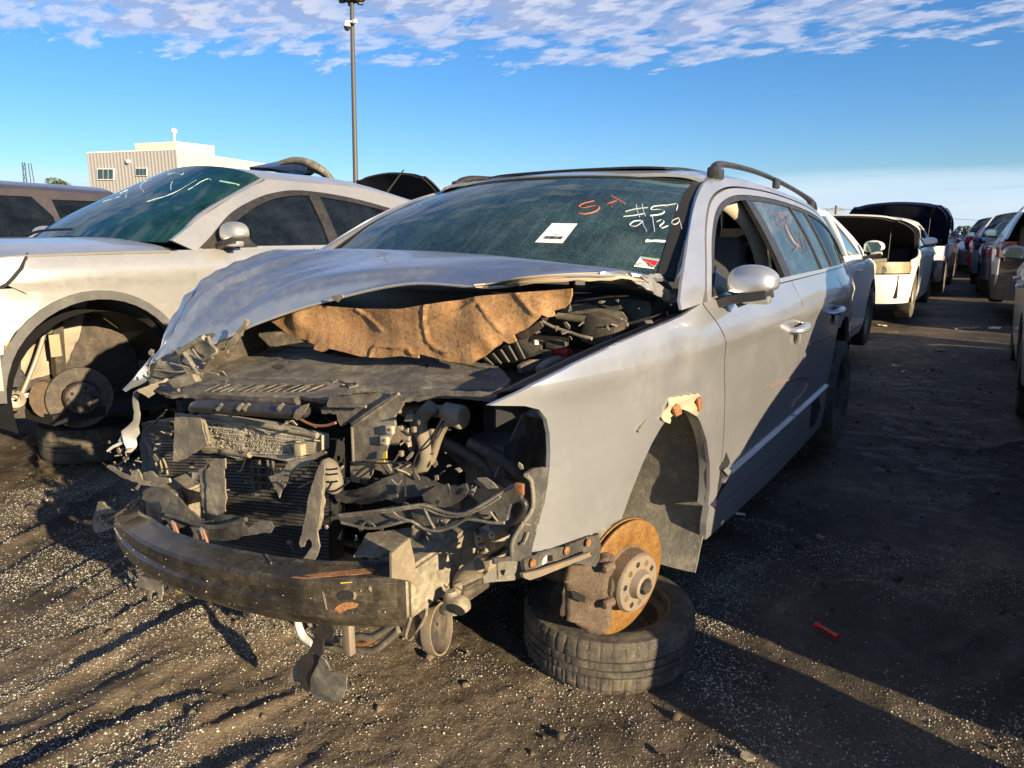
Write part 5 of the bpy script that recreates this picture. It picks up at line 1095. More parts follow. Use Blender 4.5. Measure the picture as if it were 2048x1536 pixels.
for a_ in ((.40, -.28), (.48, -.26), (.30, -.25)): tube('bay_hose', [V(a_[0], a_[1], .70), V(a_[0]+.10, a_[1]+.04, .64), V(a_[0]+.16, a_[1]+.10, .52), V(a_[0]+.12, a_[1]+.14, .44)], .014, 'plastic', wagon, n=8)
box('washer_bottle', (.50, -.16, .60), (.14, .14, .20), 'plastic', wagon, .04)
box('subframe', (0, -.05, .26), (.9, .4, .05), 'dark_metal', wagon, .02)
tube('sway_bar', [V(-.6, -.1, .30), V(0, -.22, .30), V(.6, -.1, .30)], .012, 'dark_metal', wagon, n=8)
plate('inner_wing', [V(-.66, -.22, .50), V(-.66, -.24, .74), V(-.68, -.12, .86), V(-.70, .12, .97), V(-.72, .36, 1.02), V(-.70, .36, .45), V(-.68, -.05, .45)], 'dark_metal', wagon, t=.01, wob=.006, jag=0)
box('battery_tray', (-.46, .14, .74), (.30, .22, .16), 'plastic_clean', wagon, .02)
for a_ in (-.42, .1): tube('bay_hose', [V(a_, .02, .78), V(a_+.12, .08, .84), V(a_+.25, .18, .80)], .012, 'dark', wagon, n=8)
# ------------------------------------------------------------------ wheel well, liner, hub
ln = []
for a in np.linspace(R(118), R(-38), 16):
    rr_ = .365+(.02 if a < 0 else 0)
    ln.append([V(x, .085+rr_*math.cos(a), .415+rr_*math.sin(a)) for x in (.860, .76, .66, .53)])
loft('wheel_liner', ln, 'liner', wagon, 3, 2, offset=lambda p: p+V(.006*rnoise(p, 18), .010*rnoise(p, 16), .006*rnoise(p, 25)), t=.006)
plate('well_wall', [V(.55, .085+.385*math.cos(a), .415+.385*math.sin(a)) for a in np.linspace(R(190), R(-45), 24)], 'liner', wagon, t=.006, wob=.010, ws=16)
HUB = at(1246, 1152, D=1.93); hm = Matrix.Translation(HUB) @ Matrix.Rotation(R(-14), 4, 'Z') @ Matrix.Rotation(R(3), 4, 'Y')
disc = lathe('brake_disc', [(.085, .006), (.100, .010), (.151, .010), (.156, .008), (.1565, .004), (.150, .002), (.150, -.006), (.1565, -.008), (.156, -.014), (.10, -.014), (.08, -.012)], 'disc_rust', wagon, 64, hm)
hat = lathe('disc_hat', [(.088, .004), (.082, .010), (.079, .046), (.075, .052), (.050, .053), (.040, .052), (.038, .058), (.037, .062), (.034, .072), (.024, .074), (.021, .066), (.004, .066)], 'hub_metal', wagon, 48, hm)
lathe('hat_rim', [(.0885, .008), (.0835, .012), (.0805, .044), (.078, .0455)], 'caliper', hat, 48, hm)
for i in range(5):
    a = i*math.tau/5+.5; lathe('bolt_hole', [(.0085, .0), (.0065, .0012), (.0005, .0014)], 'dark', hat, 12, hm @ Matrix.Translation((.0525, .057*math.cos(a), .057*math.sin(a))))
for i in range(5):
    a = i*math.tau/5+1.1; lathe('rust_ring', [(.010, .0), (.008, .0006), (.0005, .0008)], 'caliper', hat, 12, hm @ Matrix.Translation((.0524, .055*math.cos(a), .055*math.sin(a))))
lathe('axle_nut', [(.020, .060), (.020, .078), (.017, .082), (.0005, .082)], 'dark_metal', hat, 6, hm)
# brake caliper on the front side of the disc
def on_hub(y, z, x): return hm @ V(x, y, z)
CP = (HUB+V(.02, -.15, 0), (.42, -.9, .12))
def calb(p):
    q = hm.inverted() @ p; a_ = math.exp(-((q.z-.035)/.03)**2)+math.exp(-((q.z+.055)/.03)**2)
    return .016*a_+.004*rnoise(p, 60)+.002*rnoise(p, 140)
calp = pl('brake_caliper', 6, [(1165, 440), (1200, 425), (1290, 430), (1340, 440), (1362, 400), (1400, 375), (1455, 395), (1490, 430), (1488, 470), (1470, 500), (1445, 540), (1440, 600), (1432, 680), (1465, 720), (1468, 780), (1455, 850), (1420, 885), (1380, 890), (1330, 880), (1280, 865), (1250, 835), (1200, 800), (1165, 780), (1150, 700), (1148, 600), (1140, 530)], 'caliper', wagon, pln=CP, t=.085, step=.012, crease=calb, auto=50)
bmc = bmesh.new(); bmc.from_mesh(calp.data); bmesh.ops.smooth_vert(bmc, verts=bmc.verts, factor=.5, use_axis_x=True, use_axis_y=True, use_axis_z=True); bmesh.ops.smooth_vert(bmc, verts=bmc.verts, factor=.5, use_axis_x=True, use_axis_y=True, use_axis_z=True); bmc.to_mesh(calp.data); bmc.free()
pl('caliper_window', 6, [(1198, 605), (1225, 608), (1290, 640), (1290, 682), (1210, 650)], 'dark', calp, pln=(CP[0]+V(.008, -.020, 0), CP[1]), t=.004)
for q_ in ((1432, 450), (1432, 685)): lathe('slide_pin', [(.0005, -.014), (.010, -.012), (.012, 0), (.012, .02)], 'caliper', calp, 10, Matrix.Translation(onplane(*k(6, [q_])[0], CP[0]+V(.006, -.012, 0), CP[1])) @ Matrix.Rotation(R(75), 4, 'Z'))
pl('brake_pad', 6, [(1465, 540), (1478, 560), (1470, 650), (1462, 700), (1455, 640)], 'dark_metal', calp, pln=CP, t=.03)
tube('caliper_arm', [on_hub(-.09, .10, -.03), on_hub(-.12, .04, -.045), on_hub(-.12, -.06, -.05), on_hub(-.06, -.12, -.04)], .022, 'caliper', wagon, n=10)
tube('control_arm', [on_hub(0, -.05, -.05), V(.55, -.02, .28), V(.35, .02, .30)], [.03, .022, .022], 'dark_metal', wagon, n=10)
tube('drive_shaft', [on_hub(0, 0, -.02), V(.50, .02, .36), V(.25, .05, .38)], .018, 'dark_metal', wagon, n=10)
lathe('knuckle', [(.05, -.08), (.06, -.06), (.07, -.02), (.03, 0)], 'caliper', wagon, 20, hm)
tube('tie_rod', [on_hub(-.08, .02, -.06), V(.45, -.12, .35)], .010, 'dark_metal', wagon, n=8)
# offside front corner resting on its own tyre
lathe('brake_disc', [(.08, .0), (.150, 0), (.150, -.012), (.08, -.012)], 'disc_rust', wagon, 32, Matrix.Translation((-.80, .03, .33)) @ Matrix.Diagonal((-1, 1, 1, 1)))

# ================================================================== TYRE LYING UNDER THE HUB
def flat_tyre(name, label, loc, r=.25, w=.17, rimr=.60, group=None, tilt=0., blocks=True):
    o = empty(name, label, 'tyre', loc, 0, group); n = 288
    ax = [-.5, -.49, -.40, -.395, -.36, -.17, -.165, -.145, -.14, .0-.035, -.03, -.005, 0, .13, .135, .155, .16, .36, .395, .40, .49, .5]
    rr_ = [.90, .965, .992, .995, 1, 1.004, .972, .972, 1.004, 1.006, .974, .974, 1.006, 1.004, .972, .972, 1.004, 1, .995, .992, .965, .90]
    rows = []
    for a, q in zip(ax, rr_):
        row = []
        for j in range(n):
            t = math.tau*j/n; cut = 0
            if blocks and q > .98:
                ph = (j+int(a*9)) % 6
                if ph == 0 and abs(a) > .16: cut = .013
                if abs(a) <= .165 and ((j+int(a*30)) % 12) == 0: cut = .012
            row.append(V(r*(q-cut)*math.cos(t), r*(q-cut)*math.sin(t), a*w+w/2))
        rows.append(row)
    v, f = grid_mesh(rows, True)
    tr = obj('tread', v, f, 'rubber', o, 25)
    R90 = Matrix.Translation((0, 0, w/2)) @ Matrix.Rotation(R(-90), 4, 'Y')
    for s_ in (1, -1):
        S_ = R90 @ Matrix.Diagonal((s_, 1, 1, 1))
        lathe('sidewall', [(r*.90, w*.5), (r*.86, w*.515), (r*.845, w*.518), (r*.80, w*.522), (r*.78, w*.518), (r*.735, w*.505), (r*.71, w*.47), (r*.70, w*.44)], 'rubber', o, 72, S_)
    lathe('rim', [(r*.71, w*.455), (r*.718, w*.475), (r*.70, w*.478), (r*.68, w*.44), (r*.66, w*.30), (r*.58, w*.22), (r*.55, w*.02), (r*.50, -w*.10), (r*.44, -w*.12), (r*.36, -w*.06), (r*.20, -w*.05), (r*.16, -w*.12), (.002, -w*.12)], 'dark_metal', o, 56, R90)
    lathe('rim_edge', [(r*.714, w*.476), (r*.707, w*.484), (r*.697, w*.480)], 'rust', o, 56, R90)
    o.rotation_euler = (R(tilt), 0, random.uniform(0, 3)); return o
flat_tyre('tyre', 'worn tyre lying flat on the gravel under the rusty golden brake disc', (.682, .151, -.004), .25, .152)
flat_tyre('tyre', 'dark tyre lying flat under the empty front hub of the silver SUV', (-2.72, .44, -.004), .29, .19, blocks=False)

# ================================================================== GENERIC CARS (opposite row, cars behind, van)
def mkS(w, zb, fo, wb, ro, tum=.42):
    def S(y, z):
        u = min(1, max(0, (-y-(fo-.85))/.85)); v_ = min(1, max(0, (y-(wb+ro-.95))/.95))
        ww = w*(1-.30*u**2.6)*(1-.17*v_**2.2); zz = z/zb
        if zz <= 1: return ww*float(np.interp(zz, GWx[:, 0], GWx[:, 1]))
        d = z-zb; return ww*.945-(tum*d+.36*d*d)
    return S
def make_car(name, label, cat, loc, rz, paint, w=.88, fo=.9, wb=2.7, ro=1.05, zb=.95, zh=.72, yc=.42, yt=1.15, zr=1.36, zc=1.42, yr=2.35, yd=3.1, zd=.98, r=.31, glass='glass_side', hood='shut', gate='shut', trunk='shut',
             group=None, cladding=None, mirrors=(1, -1), lamp='lens_clear', hoodang=58, tail='lens_red', wheels=True, fp=None, zrr=None, win=None, bpil=False, detail=True, liftz=0., wind='glass_wind', hoodunder='dark', nofront=False):
    root = empty(name, label, cat, loc, rz, group)
    if True: S = mkS(w, zb, fo, wb, ro)
    L = lambda nm, rows, m, par=root, **kw: loft(nm, rows, m, par, kw.pop('nu', 4), kw.pop('nv', 3), **kw)
    yF, yR = -fo, wb+ro; az = r+.02; ar = r+.055
    hl = lambda y: float(np.interp(y, [yF+.15, yF+.35, yc+.05], [zh-.05, zh, zb+.03]))
    fend = [(-.42, .30), (-ar, .30)]+arc(0, az, ar, 190, -15, 14)+[(.48, .26), (.485, .7), (.46, zb-.02), (yc-.02, hl(yc))]+[(y, hl(y)) for y in np.linspace(yc-.2, yF+.42, 5)]+[(yF+.42, .62), (-.42, .55)]
    fd = [(.492, .28), (1.40, .27), (1.42, .7), (1.40, zb), (.47, zb-.0), (.496, .7)]
    rd = [(1.408, .27), (wb-ar-.1, .27), (wb-ar*.98, .55), (wb-.19, az+ar*.95), (wb-.12, zb), (1.408, zb), (1.428, .7)]
    qp = [(wb-.113, zb), (wb-.183, az+ar*.96)]+arc(wb, az, ar, 118, -12, 10)+[(yR-.40, .30), (yR-.22, .55), (yR-.20, zd-.1), (yR-.28, zd), (yd, zd)]+[(yd-.1, zb)]
    sg = [(.40, .26), (wb-ar, .26), (wb-ar-.04, .19), (.42, .19)]
    zrr = zrr or zr; ytop = [(yt+.08, zr), ((yt+yr)/2, (zr+zrr)/2+.02+(zr-zrr)*.32), (yr, zrr)]
    gh = [(yc+.12, zb), (yc+.02, zb+.05)]+[(yc+.02+(yt+.06-yc-.02)*t, zb+.05+(zr-zb-.05)*t**.85) for t in (.3, .6, .85)]+ytop+[(yr+(yd-yr)*t, zrr-(zrr-zd)*t**1.2) for t in (.35, .7, .95)]+[(yd, zb-.0 if zd < zb else zb)]
    inset = .055; zt = zr-.05
    wl = [(yc+.32, zb+.02), (yt+.06, zt-.02), (yt+.25, zt), (1.395, zt+.003), (1.395, zb+.02)]
    wr = [(1.45, zb+.02), (1.45, zt+.003), (min(yr, wb-.25), zt), (wb-.14, zb+.02+(zt-zb)*(.55 if yr > wb-.3 else .35)), (wb-.14, zb+.02)]
    wq = [(wb-.09, zb+.02), (wb-.09, zt-.02 if yr > wb-.05 else zb+(zt-zb)*.45), (yr-.02, zt-.02), (yd-.22, zb+.03)] if yr > wb+.1 else None
    if win: wl, wr, wq = win
    for s in (1, -1):
        k_ = dict(sgn=s, step=.14, step2=.07)
        if not nofront: sidepanel('fender', fend, S, paint, root, t=.012, **k_)
        for nm, pg in (('front_door', fd), ('rear_door', rd)):
            d = sidepanel(nm, pg, S, paint, root, t=.04, **k_)
            if detail:
                yh = max(a for a, b in pg)-.22; yh = min(yh, wb-.32)
                tube('handle', [V(s*(S(yy, zb-.11)+o_), yy, zb-.11) for yy, o_ in ((yh-.09, -.004), (yh-.05, .03), (yh+.03, .03), (yh+.07, -.004))], .011, paint, d, n=6, smooth=2)
        sidepanel('quarter_panel', qp, S, paint, root, t=.015, **k_)
        sidepanel('sill', sg, S, cladding or paint, root, t=.05, **k_)
        sidepanel('cabin_side', gh, S, paint, root, holes=[wl, wr]+([wq] if wq else []), t=.03, sgn=s, step=.3, step2=.12)
        for nm, pg in (('front_door_glass', wl), ('rear_door_glass', wr), ('quarter_glass', wq)):
            if pg: sidepanel(nm, pg, S, glass, root, t=.004, out=-.012, **k_)
        if cladding:
            lipo = [(a, b) for a, b in arc(0, az, ar+.035, 180, 0, 14)]; lipi = [(a, b) for a, b in arc(0, az, ar-.005, 0, 180, 14)]
            for cy in (0, wb):
                if cy == 0 and nofront: continue
                sidepanel('arch_trim', [(a+cy, b) for a, b in lipo+lipi], S, cladding, root, t=.03, out=.012, **k_)
        for cy in (0, wb): loft('wheel_housing', [[V(s*x, cy+(ar+.01)*math.cos(a), az+(ar+.01)*math.sin(a)) for x in (S(cy, .5)-.012, .6, .5)] for a in np.linspace(R(-15), R(195), 10)], 'dark', root, 2, 2)
        for q_, cy in enumerate((0, wb)):
            if wheels is True or (wheels and wheels[q_]): make_wheel('wheel', r, .20, Matrix.Translation((s*(w-.13), cy, r)), root, side=s)
    for s in mirrors:
        door_mirror(root, S, s, .60, zb-.01, 1.0, paint)
    we = [V(S(y, z), y, z) for y, z in [(yc+.06, zb+.04)]+[(yc+.02+(yt+.06-yc-.02)*t, zb+.05+(zr-zb-.05)*t**.85) for t in (.3, .6, .85)]+[(yt+.06, zr)]]
    wc = [V(0, yc-.12+(yt-.05-yc+.12)*t, zb+.05+(zc-zb-.05)*t**.85) for t in (0, .3, .6, .85, 1)]
    arow = lambda e, c: [c, V(e.x*.5, c.y+(e.y-c.y)*.18, c.z+(e.z-c.z)*.18), V(e.x*.85, c.y+(e.y-c.y)*.62, c.z+(e.z-c.z)*.62), e-V(.035, 0, 0)]
    wsn = L('windscreen', [arow(e, c) for e, c in zip(we, wc)], wind, mirror=True, t=.004)
    for s in (1, -1): loft('windscreen_pillar', [[V(s*(e.x-.045), e.y-.012, e.z+.004), V(s*(e.x-.02), e.y-.014, e.z+.006), V(s*(e.x), e.y, e.z)] for e in we], paint, root, 3, 3)
    rows = []
    for y in np.linspace(yt+.06, yr, 5):
        ze = float(np.interp(y, [a for a, b in ytop], [b for a, b in ytop])); xe = S(y, ze); fcr = (y-yt-.06)/(yr-yt-.06); yy = y-.11*(1-fcr)**3
        rows.append([V(0, yy, ze+zc-zr), V(xe*.5, yy+(y-yy)*.3, ze+(zc-zr)*.82), V(xe*.85, yy+(y-yy)*.7, ze+(zc-zr)*.4), V(xe, y, ze)])
    L('roof', rows, paint, mirror=True, t=.01)
    re_ = [(yr, zrr), (yr+(yd-yr)*.35, zrr-(zrr-zd)*.35**1.2), (yr+(yd-yr)*.7, zrr-(zrr-zd)*.7**1.2), (yd, zd)]
    if gate != 'open':
        L('rear_glass', [[V(0, y+.05, z+(zc-zr)*(1-i/3)), V(S(y, z)*.6, y+.03, z+.6*(zc-zr)*(1-i/3)), V(S(y, z)-.03, y, z)] for i, (y, z) in enumerate(re_)], glass, mirror=True, t=.004)
        L('tail_panel', [[V(0, yd+.05, zd+.01), V(.4, yd+.03, zd), V(S(yd, zd)-.005, yd, zd)], [V(0, yR-.06, zd-.01), V(.4, yR-.10, zd-.01), V(S(yR-.25, zd)-.01, yR-.26, zd)], [V(0, yR-.02, zd-.10), V(.4, yR-.05, zd-.10), V(S(yR-.2, .8)-.01, yR-.22, zd-.10)], [V(0, yR-.03, .58), V(.4, yR-.06, .58), V(S(yR-.22, .6)-.01, yR-.22, .58)]], paint, mirror=True, t=.02)
    L('rear_bumper', [[V(0, yR, z), V(.45, yR-.03, z), V(.70, yR-.12, z), V(S(yR-.3, z), yR-.30, z), V(S(wb+ar, z)+.004, wb+ar+.01, z)] for z in (.60, .45, .28)], cladding or paint, mirror=True, t=.02)
    for s in (1, -1):
        L('tail_lamp', [[V(s*x, y+.012, z) for x, y in ((.64, yR-.118), (.70, yR-.16), (S(yR-.24, z)+.006, yR-.24), (S(yR-.36, z)+.006, yR-.38))] for z in (zd-.06, zd-.15, zd-.26)], tail, t=.02)
    def front(z): return [V(0, yF+(.04 if z > .6 else 0), z), V(.38, yF+.025+(.04 if z > .6 else 0), z), V(.62, yF+.12, z), V(S(yF+.30, z), yF+.30, z), V(S(yF+.44, z), yF+.44, z)]
    if not nofront:
        L('front_bumper', [front(.60), front(.47), [p*1 for p in [V(q.x, q.y+.02, q.z) for q in front(.34)]], [V(q.x, q.y+.05, q.z) for q in front(.24)]], paint, mirror=True, t=.02)
        L('bumper_return', [[V(S(y, z), y, z) for z in (.60, .47, .34, .27)] for y in (yF+.43, -.50, -.41)], paint, t=.02); L('bumper_return', [[V(-S(y, z), y, z) for z in (.60, .47, .34, .27)] for y in (yF+.43, -.50, -.41)], paint, t=.02)
        fl = lambda z, a, b: [V(x, float(np.interp(x, [0, .38, .62, .80], [yF+.02, yF+.05, yF+.12, yF+.30])), z) for x in np.linspace(a, b, 4)]
        L('grille', [fl(z, 0, .34) for z in (.61, .67, zh-.03)], 'dark', mirror=True, t=.02)
        for s in (1, -1):
            hlp = L('headlamp', [[V(s*x, y-.004, z) for x, y in ((.38, yF+.055), (.56, yF+.10), (S(yF+.28, z)+.004, yF+.28), (S(yF+.40, z)+.005, yF+.42))] for z in (.615, .68, zh-.01)], lamp, t=.02)
            tube('bulb', [V(s*.55, yF+.085, .66), V(s*.55, yF+.12, .66)], .045, 'chrome', hlp, n=12); tube('bulb', [V(s*.42, yF+.055, .655), V(s*.42, yF+.09, .655)], .035, 'chrome', hlp, n=12)
            tube('marker', [V(s*(S(yF+.38, .66)+.006), yF+.37, .64), V(s*(S(yF+.40, .66)+.006), yF+.39, .70)], .016, 'lens_orange', hlp, n=6)
        hrows = [[V(0, y-(.08 if i < 2 else 0), hl(y)+.035), V(.45, y-(.04 if i < 2 else 0), hl(y)+.03), V(S(y, hl(y))*.88, y, hl(y)+.012), V(S(y, hl(y)), y, hl(y)+.002)] for i, y in enumerate((yF+.14, yF+.30, yF+.6, yc-.2, yc+.02))]
        if hood == 'open':
            M_ = Matrix.Translation((0, yc, hl(yc))) @ Matrix.Rotation(R(-hoodang), 4, 'X') @ Matrix.Translation((0, -yc, -hl(yc)))
            hr = [[M_ @ p for p in q] for q in hrows]
            hd = L('bonnet', hr, paint, mirror=True, t=.02)
            L('bonnet_underside', [[M_ @ (V(p.x*.93, p.y, p.z-.03)) for p in q] for q in hrows], hoodunder, hd, mirror=True, t=.015)
            tube('prop_rod', [V(.55, yF+.45, hl(yF+.45)), M_ @ V(.55, yF+.5, zh)], .006, 'dark_metal', root)
            box('engine', (0, -.10, .58), (1.1, .7, .26), 'dark_metal', root, .06); box('engine_cover', (0, -.10, .74), (.6, .4, .08), 'plastic', root, .03)
            box('engine_bay', (0, -.2, .45), (1.45, 1.1, .3), 'dark', root, .02)
            tube('bay_hose', [V(-.5, -.3, .72), V(-.2, -.42, .78), (.2, -.38, .74), (.5, -.2, .76)], .03, 'hose', root)
            L('slam_panel', [fl(zh-.02, 0, .62), [p+V(0, .10, .01) for p in fl(zh-.02, 0, .62)]], paint, mirror=True, t=.03)
        elif hood == 'shut': L('bonnet', hrows, paint, mirror=True, t=.01)
    if trunk == 'open':
        M_ = Matrix.Translation((0, yd, zd)) @ Matrix.Rotation(R(70), 4, 'X'); L('boot_lid', [[M_ @ V(x, y, -.02*(x/.7)**2) for x in (0, .3, .6, .72)] for y in (0, .2, .45, .55)], paint, mirror=True, t=.03)
    for sx_ in (.36, -.36):
        box('seat', (sx_, 1.45, zb-.08), (.46, .14, .62), 'seat_grey', root, .05, Matrix.Rotation(R(-14), 3, 'X')); box('headrest', (sx_, 1.52, zb+.28), (.26, .10, .18), 'seat_grey', root, .04)
    box('floor_pan', (0, wb/2, .26), (w*1.7, wb+.4, .05), 'dark', root); box('dashboard', (0, .62, zb-.08), (w*1.6, .4, .2), 'dark', root, .04); box('rear_bench', (0, wb-.35, zb-.15), (1.2, .16, .6), 'seat_grey', root, .04)
    box('bulkhead', (0, yc-.02, .6), (w*1.6, .03, .55), 'dark', root)
    return root, S

# ================================================================== SILVER SUV on the left
SX, SY, SZ = -2.93, .165, .085
suv, SU = make_car('suv', 'silver SUV with cracked teal windscreen, missing front wheel, left of the wagon', 'SUV', (SX, SY, SZ), 0, 'silver_warm', w=.905, fo=.86, wb=2.60, ro=.95, zb=1.055, zh=.90, yc=.44, yt=1.20, zr=1.475, zc=1.575, yr=3.0, yd=3.38, zd=1.05, r=.345, glass='glass_tint', wind='glass_wind_teal', cladding='cladding', mirrors=(-1,), wheels=(False, True), nofront=True, detail=True, zrr=1.30,
    win=([(.68, 1.07), (.737, 1.11), (.897, 1.225), (1.05, 1.30), (1.2, 1.352), (1.40, 1.388), (1.56, 1.392), (1.56, 1.07)], [(1.62, 1.07), (1.62, 1.390), (1.9, 1.365), (2.2, 1.315), (2.42, 1.265), (2.42, 1.07)], [(2.48, 1.07), (2.48, 1.245), (2.8, 1.165), (2.95, 1.10)]))
for s in (1, -1): sidepanel('b_pillar', [(1.545, 1.066), (1.635, 1.066), (1.635, 1.392), (1.545, 1.396)], SU, 'plastic_clean', suv, sgn=s, t=.008, out=.003); sidepanel('c_pillar', [(2.405, 1.066), (2.495, 1.066), (2.495, 1.25), (2.405, 1.27)], SU, 'plastic_clean', suv, sgn=s, t=.008, out=.003)
yF = -.86; ar = .43; az = .40
def hls(y): return float(np.interp(y, [-.80, -.55, -.3, .1, .46], [.94, 1.01, 1.04, 1.05, 1.05]))
def suvp(pts, c=None): return [(p.y-SY, p.z-SZ) for p in (hitS(u, v, SU, x0=SX, y0=SY, z0=SZ) for u, v in (k(c, pts) if c else pts))]
arch = arc(-.02, az+.02, ar+.015, 196, -14, 20)
arch = arc(0., az+.02, ar+.015, 172, -14, 20)
sfl = arch+[(.50, .28), (.52, .6), (.535, .87), (.545, 1.03)]+[(y, hls(y)) for y in np.linspace(.50, -.245, 8)]+[(-.30, .985), (-.37, .925), (-.30, .885), (-.235, .835), (-.33, .74), (-.41, .62)]
for s in (1, -1):
    sidepanel('fender', sfl, SU, 'silver_warm', suv, sgn=s, step=.07, step2=.05, t=.012)
    tr_o = arc(0, az+.02, ar+.025, 182, -4, 22); tr_i = arc(0, az+.015, ar-.012, -4, 182, 22)
    sidepanel('arch_trim', tr_o+tr_i, SU, 'cladding', suv, sgn=s, step=.1, step2=.1, t=.05, out=.014)
    hr_ = sidepanel('headlamp', [(-.56, 1.0), (-.256, 1.048), (-.30, .99), (-.367, .922), (-.45, .88), (-.70, .84), (-.70, .95)], SU, 'lens_clear', suv, sgn=s, step=.05, step2=.05, t=.05, out=.006)
    sidepanel('headlamp_bezel', [(-.248, 1.056), (-.292, .985), (-.362, .914), (-.445, .872), (-.60, .845), (-.60, .856), (-.45, .884), (-.37, .926), (-.305, .992), (-.262, 1.046)], SU, 'dark', hr_, sgn=s, step=.05, step2=.05, t=.01, out=.008)
    sidepanel('side_marker', [(-.418, .602), (-.385, .655), (-.367, .71), (-.45, .70), (-.46, .61)], SU, 'lens_orange', suv, sgn=s, t=.01, out=.008, step=.05)
    loft('front_bumper', [[V(s*x, y, z) for x, y in ((0, yF), (.38, yF+.03), (.62, yF+.13), (SU(-.55, z), -.55), (SU(-.42, z)-.001, -.42), (SU(ye, z)-.001, ye))] for z, ye in ((.905, -.34), (.88, -.30), (.835, -.24), (.74, -.335), (.62, -.412), (.53, -.425), (.46, -.44))], 'silver_warm', suv, 3, 3, t=.015)
hrows = [[V(0, y-.10*(1 if y < -.4 else .3), hls(y)+.075), V(.40, y-.05, hls(y)+.07), V(SU(y, 1.0)*.82, y, hls(y)+.035), V(SU(y, 1.0)*.95, y, hls(y)+.012), V(SU(y, 1.0)*.985, y, hls(y)+.004)] for y in (-.70, -.55, -.3, 0, .25, .42)]
sh = loft('bonnet', hrows, 'silver_warm', suv, 4, 4, mirror=True, t=.012)
loft('scuttle', [[V(0, .40-.12, 1.12), V(.4, .42-.08, 1.115), V(.75, .47, 1.10)], [V(0, .52-.12, 1.12), V(.4, .54-.06, 1.11), V(.75, .56, 1.09)]], 'plastic_clean', suv, 4, 3, mirror=True, t=.01)
tube('wiper_arm', [V(-.60, .40, 1.14), V(-.35, .38, 1.165), V(.05, .36, 1.17)], .008, 'dark', suv, n=6)
smr = door_mirror(suv, SU, 1, .70, 1.05, .98, 'silver_warm')
sidepanel('mirror_triangle', [(.62, 1.06), (.98, 1.065), (.95, 1.10), (.86, 1.125), (.76, 1.14), (.70, 1.11)], SU, 'plastic_clean', smr, t=.02, out=.006, step=.05)
# black side window surround
for s in (1, -1): sidepanel('window_surround', off(curve2([(.60, 1.060), (.70, 1.125), (.87, 1.245), (1.05, 1.325), (1.25, 1.385), (1.5, 1.415), (1.9, 1.388), (2.3, 1.318), (2.7, 1.228), (3.0, 1.11)], 4), .002)+[(a, b) for a, b in reversed(curve2([(.69, 1.064), (.77, 1.12), (.91, 1.215), (1.07, 1.293), (1.23, 1.348), (1.42, 1.380), (1.6, 1.382), (1.9, 1.355), (2.25, 1.295), (2.6, 1.21), (2.88, 1.10)], 4))], SU, 'plastic_clean', suv, sgn=s, step=.2, step2=.1, t=.01, out=.003)
# exposed front suspension
def T(x, y, z): return V(x, y, z)
loft('inner_well', [[V(x, -.02+(ar-.01)*math.cos(a), az+.02+(ar-.01)*math.sin(a)) for x in (.86, .66, .50)] for a in np.linspace(R(-20), R(110), 12)], 'liner', suv, 2, 2)
obj('inner_wall', [V(.49, -.02+.42*math.cos(a), az+.02+.42*math.sin(a)) for a in np.linspace(R(200), R(-40), 20)], [tuple(range(20))], 'dark_metal', suv)
plate('inner_wing', [V(.50, -.30, .78), V(.50, .16, .80), V(.50, .10, .62), V(.50, 0, .45), V(.50, -.35, .40), V(.50, -.40, .6)], 'cast_metal', suv, t=.02, wob=.006)
box('strut_leg', (.60, -.06, .60), (.055, .055, .34), 'dark_metal', suv, .015, Matrix.Rotation(R(6), 3, 'Y'))
box('strut_label', (.632, -.085, .60), (.008, .05, .11), 'wood_tan', suv, .002); box('strut_label', (.630, -.06, .70), (.008, .035, .045), 'wood_tan', suv, .002)
for z_, r_ in ((.73, .085), (.78, .075)): lathe('spring_seat', [(.03, .012), (r_, .008), (r_, -.006), (.03, -.012)], 'rust', suv, 24, Matrix.Translation((.60, -.06, z_)) @ Matrix.Rotation(R(-90), 4, 'Y'))
for i in range(2): tube('coil_spring', [V(.60+.065*math.cos(a), -.06+.065*math.sin(a), .745+.03*(i+a/6.28)) for a in np.linspace(0, 6.28, 12)], .009, 'dark_metal', suv, n=6, smooth=2)
tube('sway_link', [V(.66, -.13, .69), V(.68, -.20, .55), V(.68, -.30, .36)], .010, 'cast_metal', suv, n=8)
tube('sway_link_end', [V(.655, -.12, .70), V(.675, -.13, .68)], .022, 'cast_metal', suv, n=10)
lathe('cv_boot', [(.018, .12), (.024, .10), (.035, .095), (.032, .08), (.044, .07), (.040, .055), (.052, .045), (.048, .03), (.058, .02), (.05, -.02), (.02, -.03)], 'plastic', suv, 24, Matrix.Translation((.60, -.28, .47)) @ Matrix.Rotation(R(30), 4, 'Y') @ Matrix.Rotation(R(-25), 4, 'Z'))
lathe('ball_joint', [(.02, .06), (.045, .05), (.05, .02), (.03, 0)], 'cast_metal', suv, 18, Matrix.Translation((.66, -.32, .36)) @ Matrix.Rotation(R(-30), 4, 'Y'))
plate('brace', [V(.62, -.44, .385), V(.62, -.20, .385), V(.62, -.20, .365), V(.62, -.44, .365)], 'white_paint', suv, t=.015)
hS = Matrix.Translation((.74, -.05, .345)) @ Matrix.Rotation(R(-12), 4, 'Z')
lathe('brake_disc', [(.09, .006), (.150, .008), (.152, 0), (.150, -.012), (.08, -.012)], 'dark_metal', suv, 48, hS)  # dark metal on disc and hub stands in for the shade on them
lathe('wheel_hub', [(.080, .006), (.078, .045), (.072, .052), (.045, .053), (.038, .058), (.034, .070), (.004, .070)], 'dark_metal', suv, 32, hS)
for i in range(5):
    a = i*math.tau/5; lathe('bolt_hole', [(.009, 0), (.0005, .001)], 'dark', suv, 10, hS @ Matrix.Translation((.0535, .056*math.cos(a), .056*math.sin(a))))
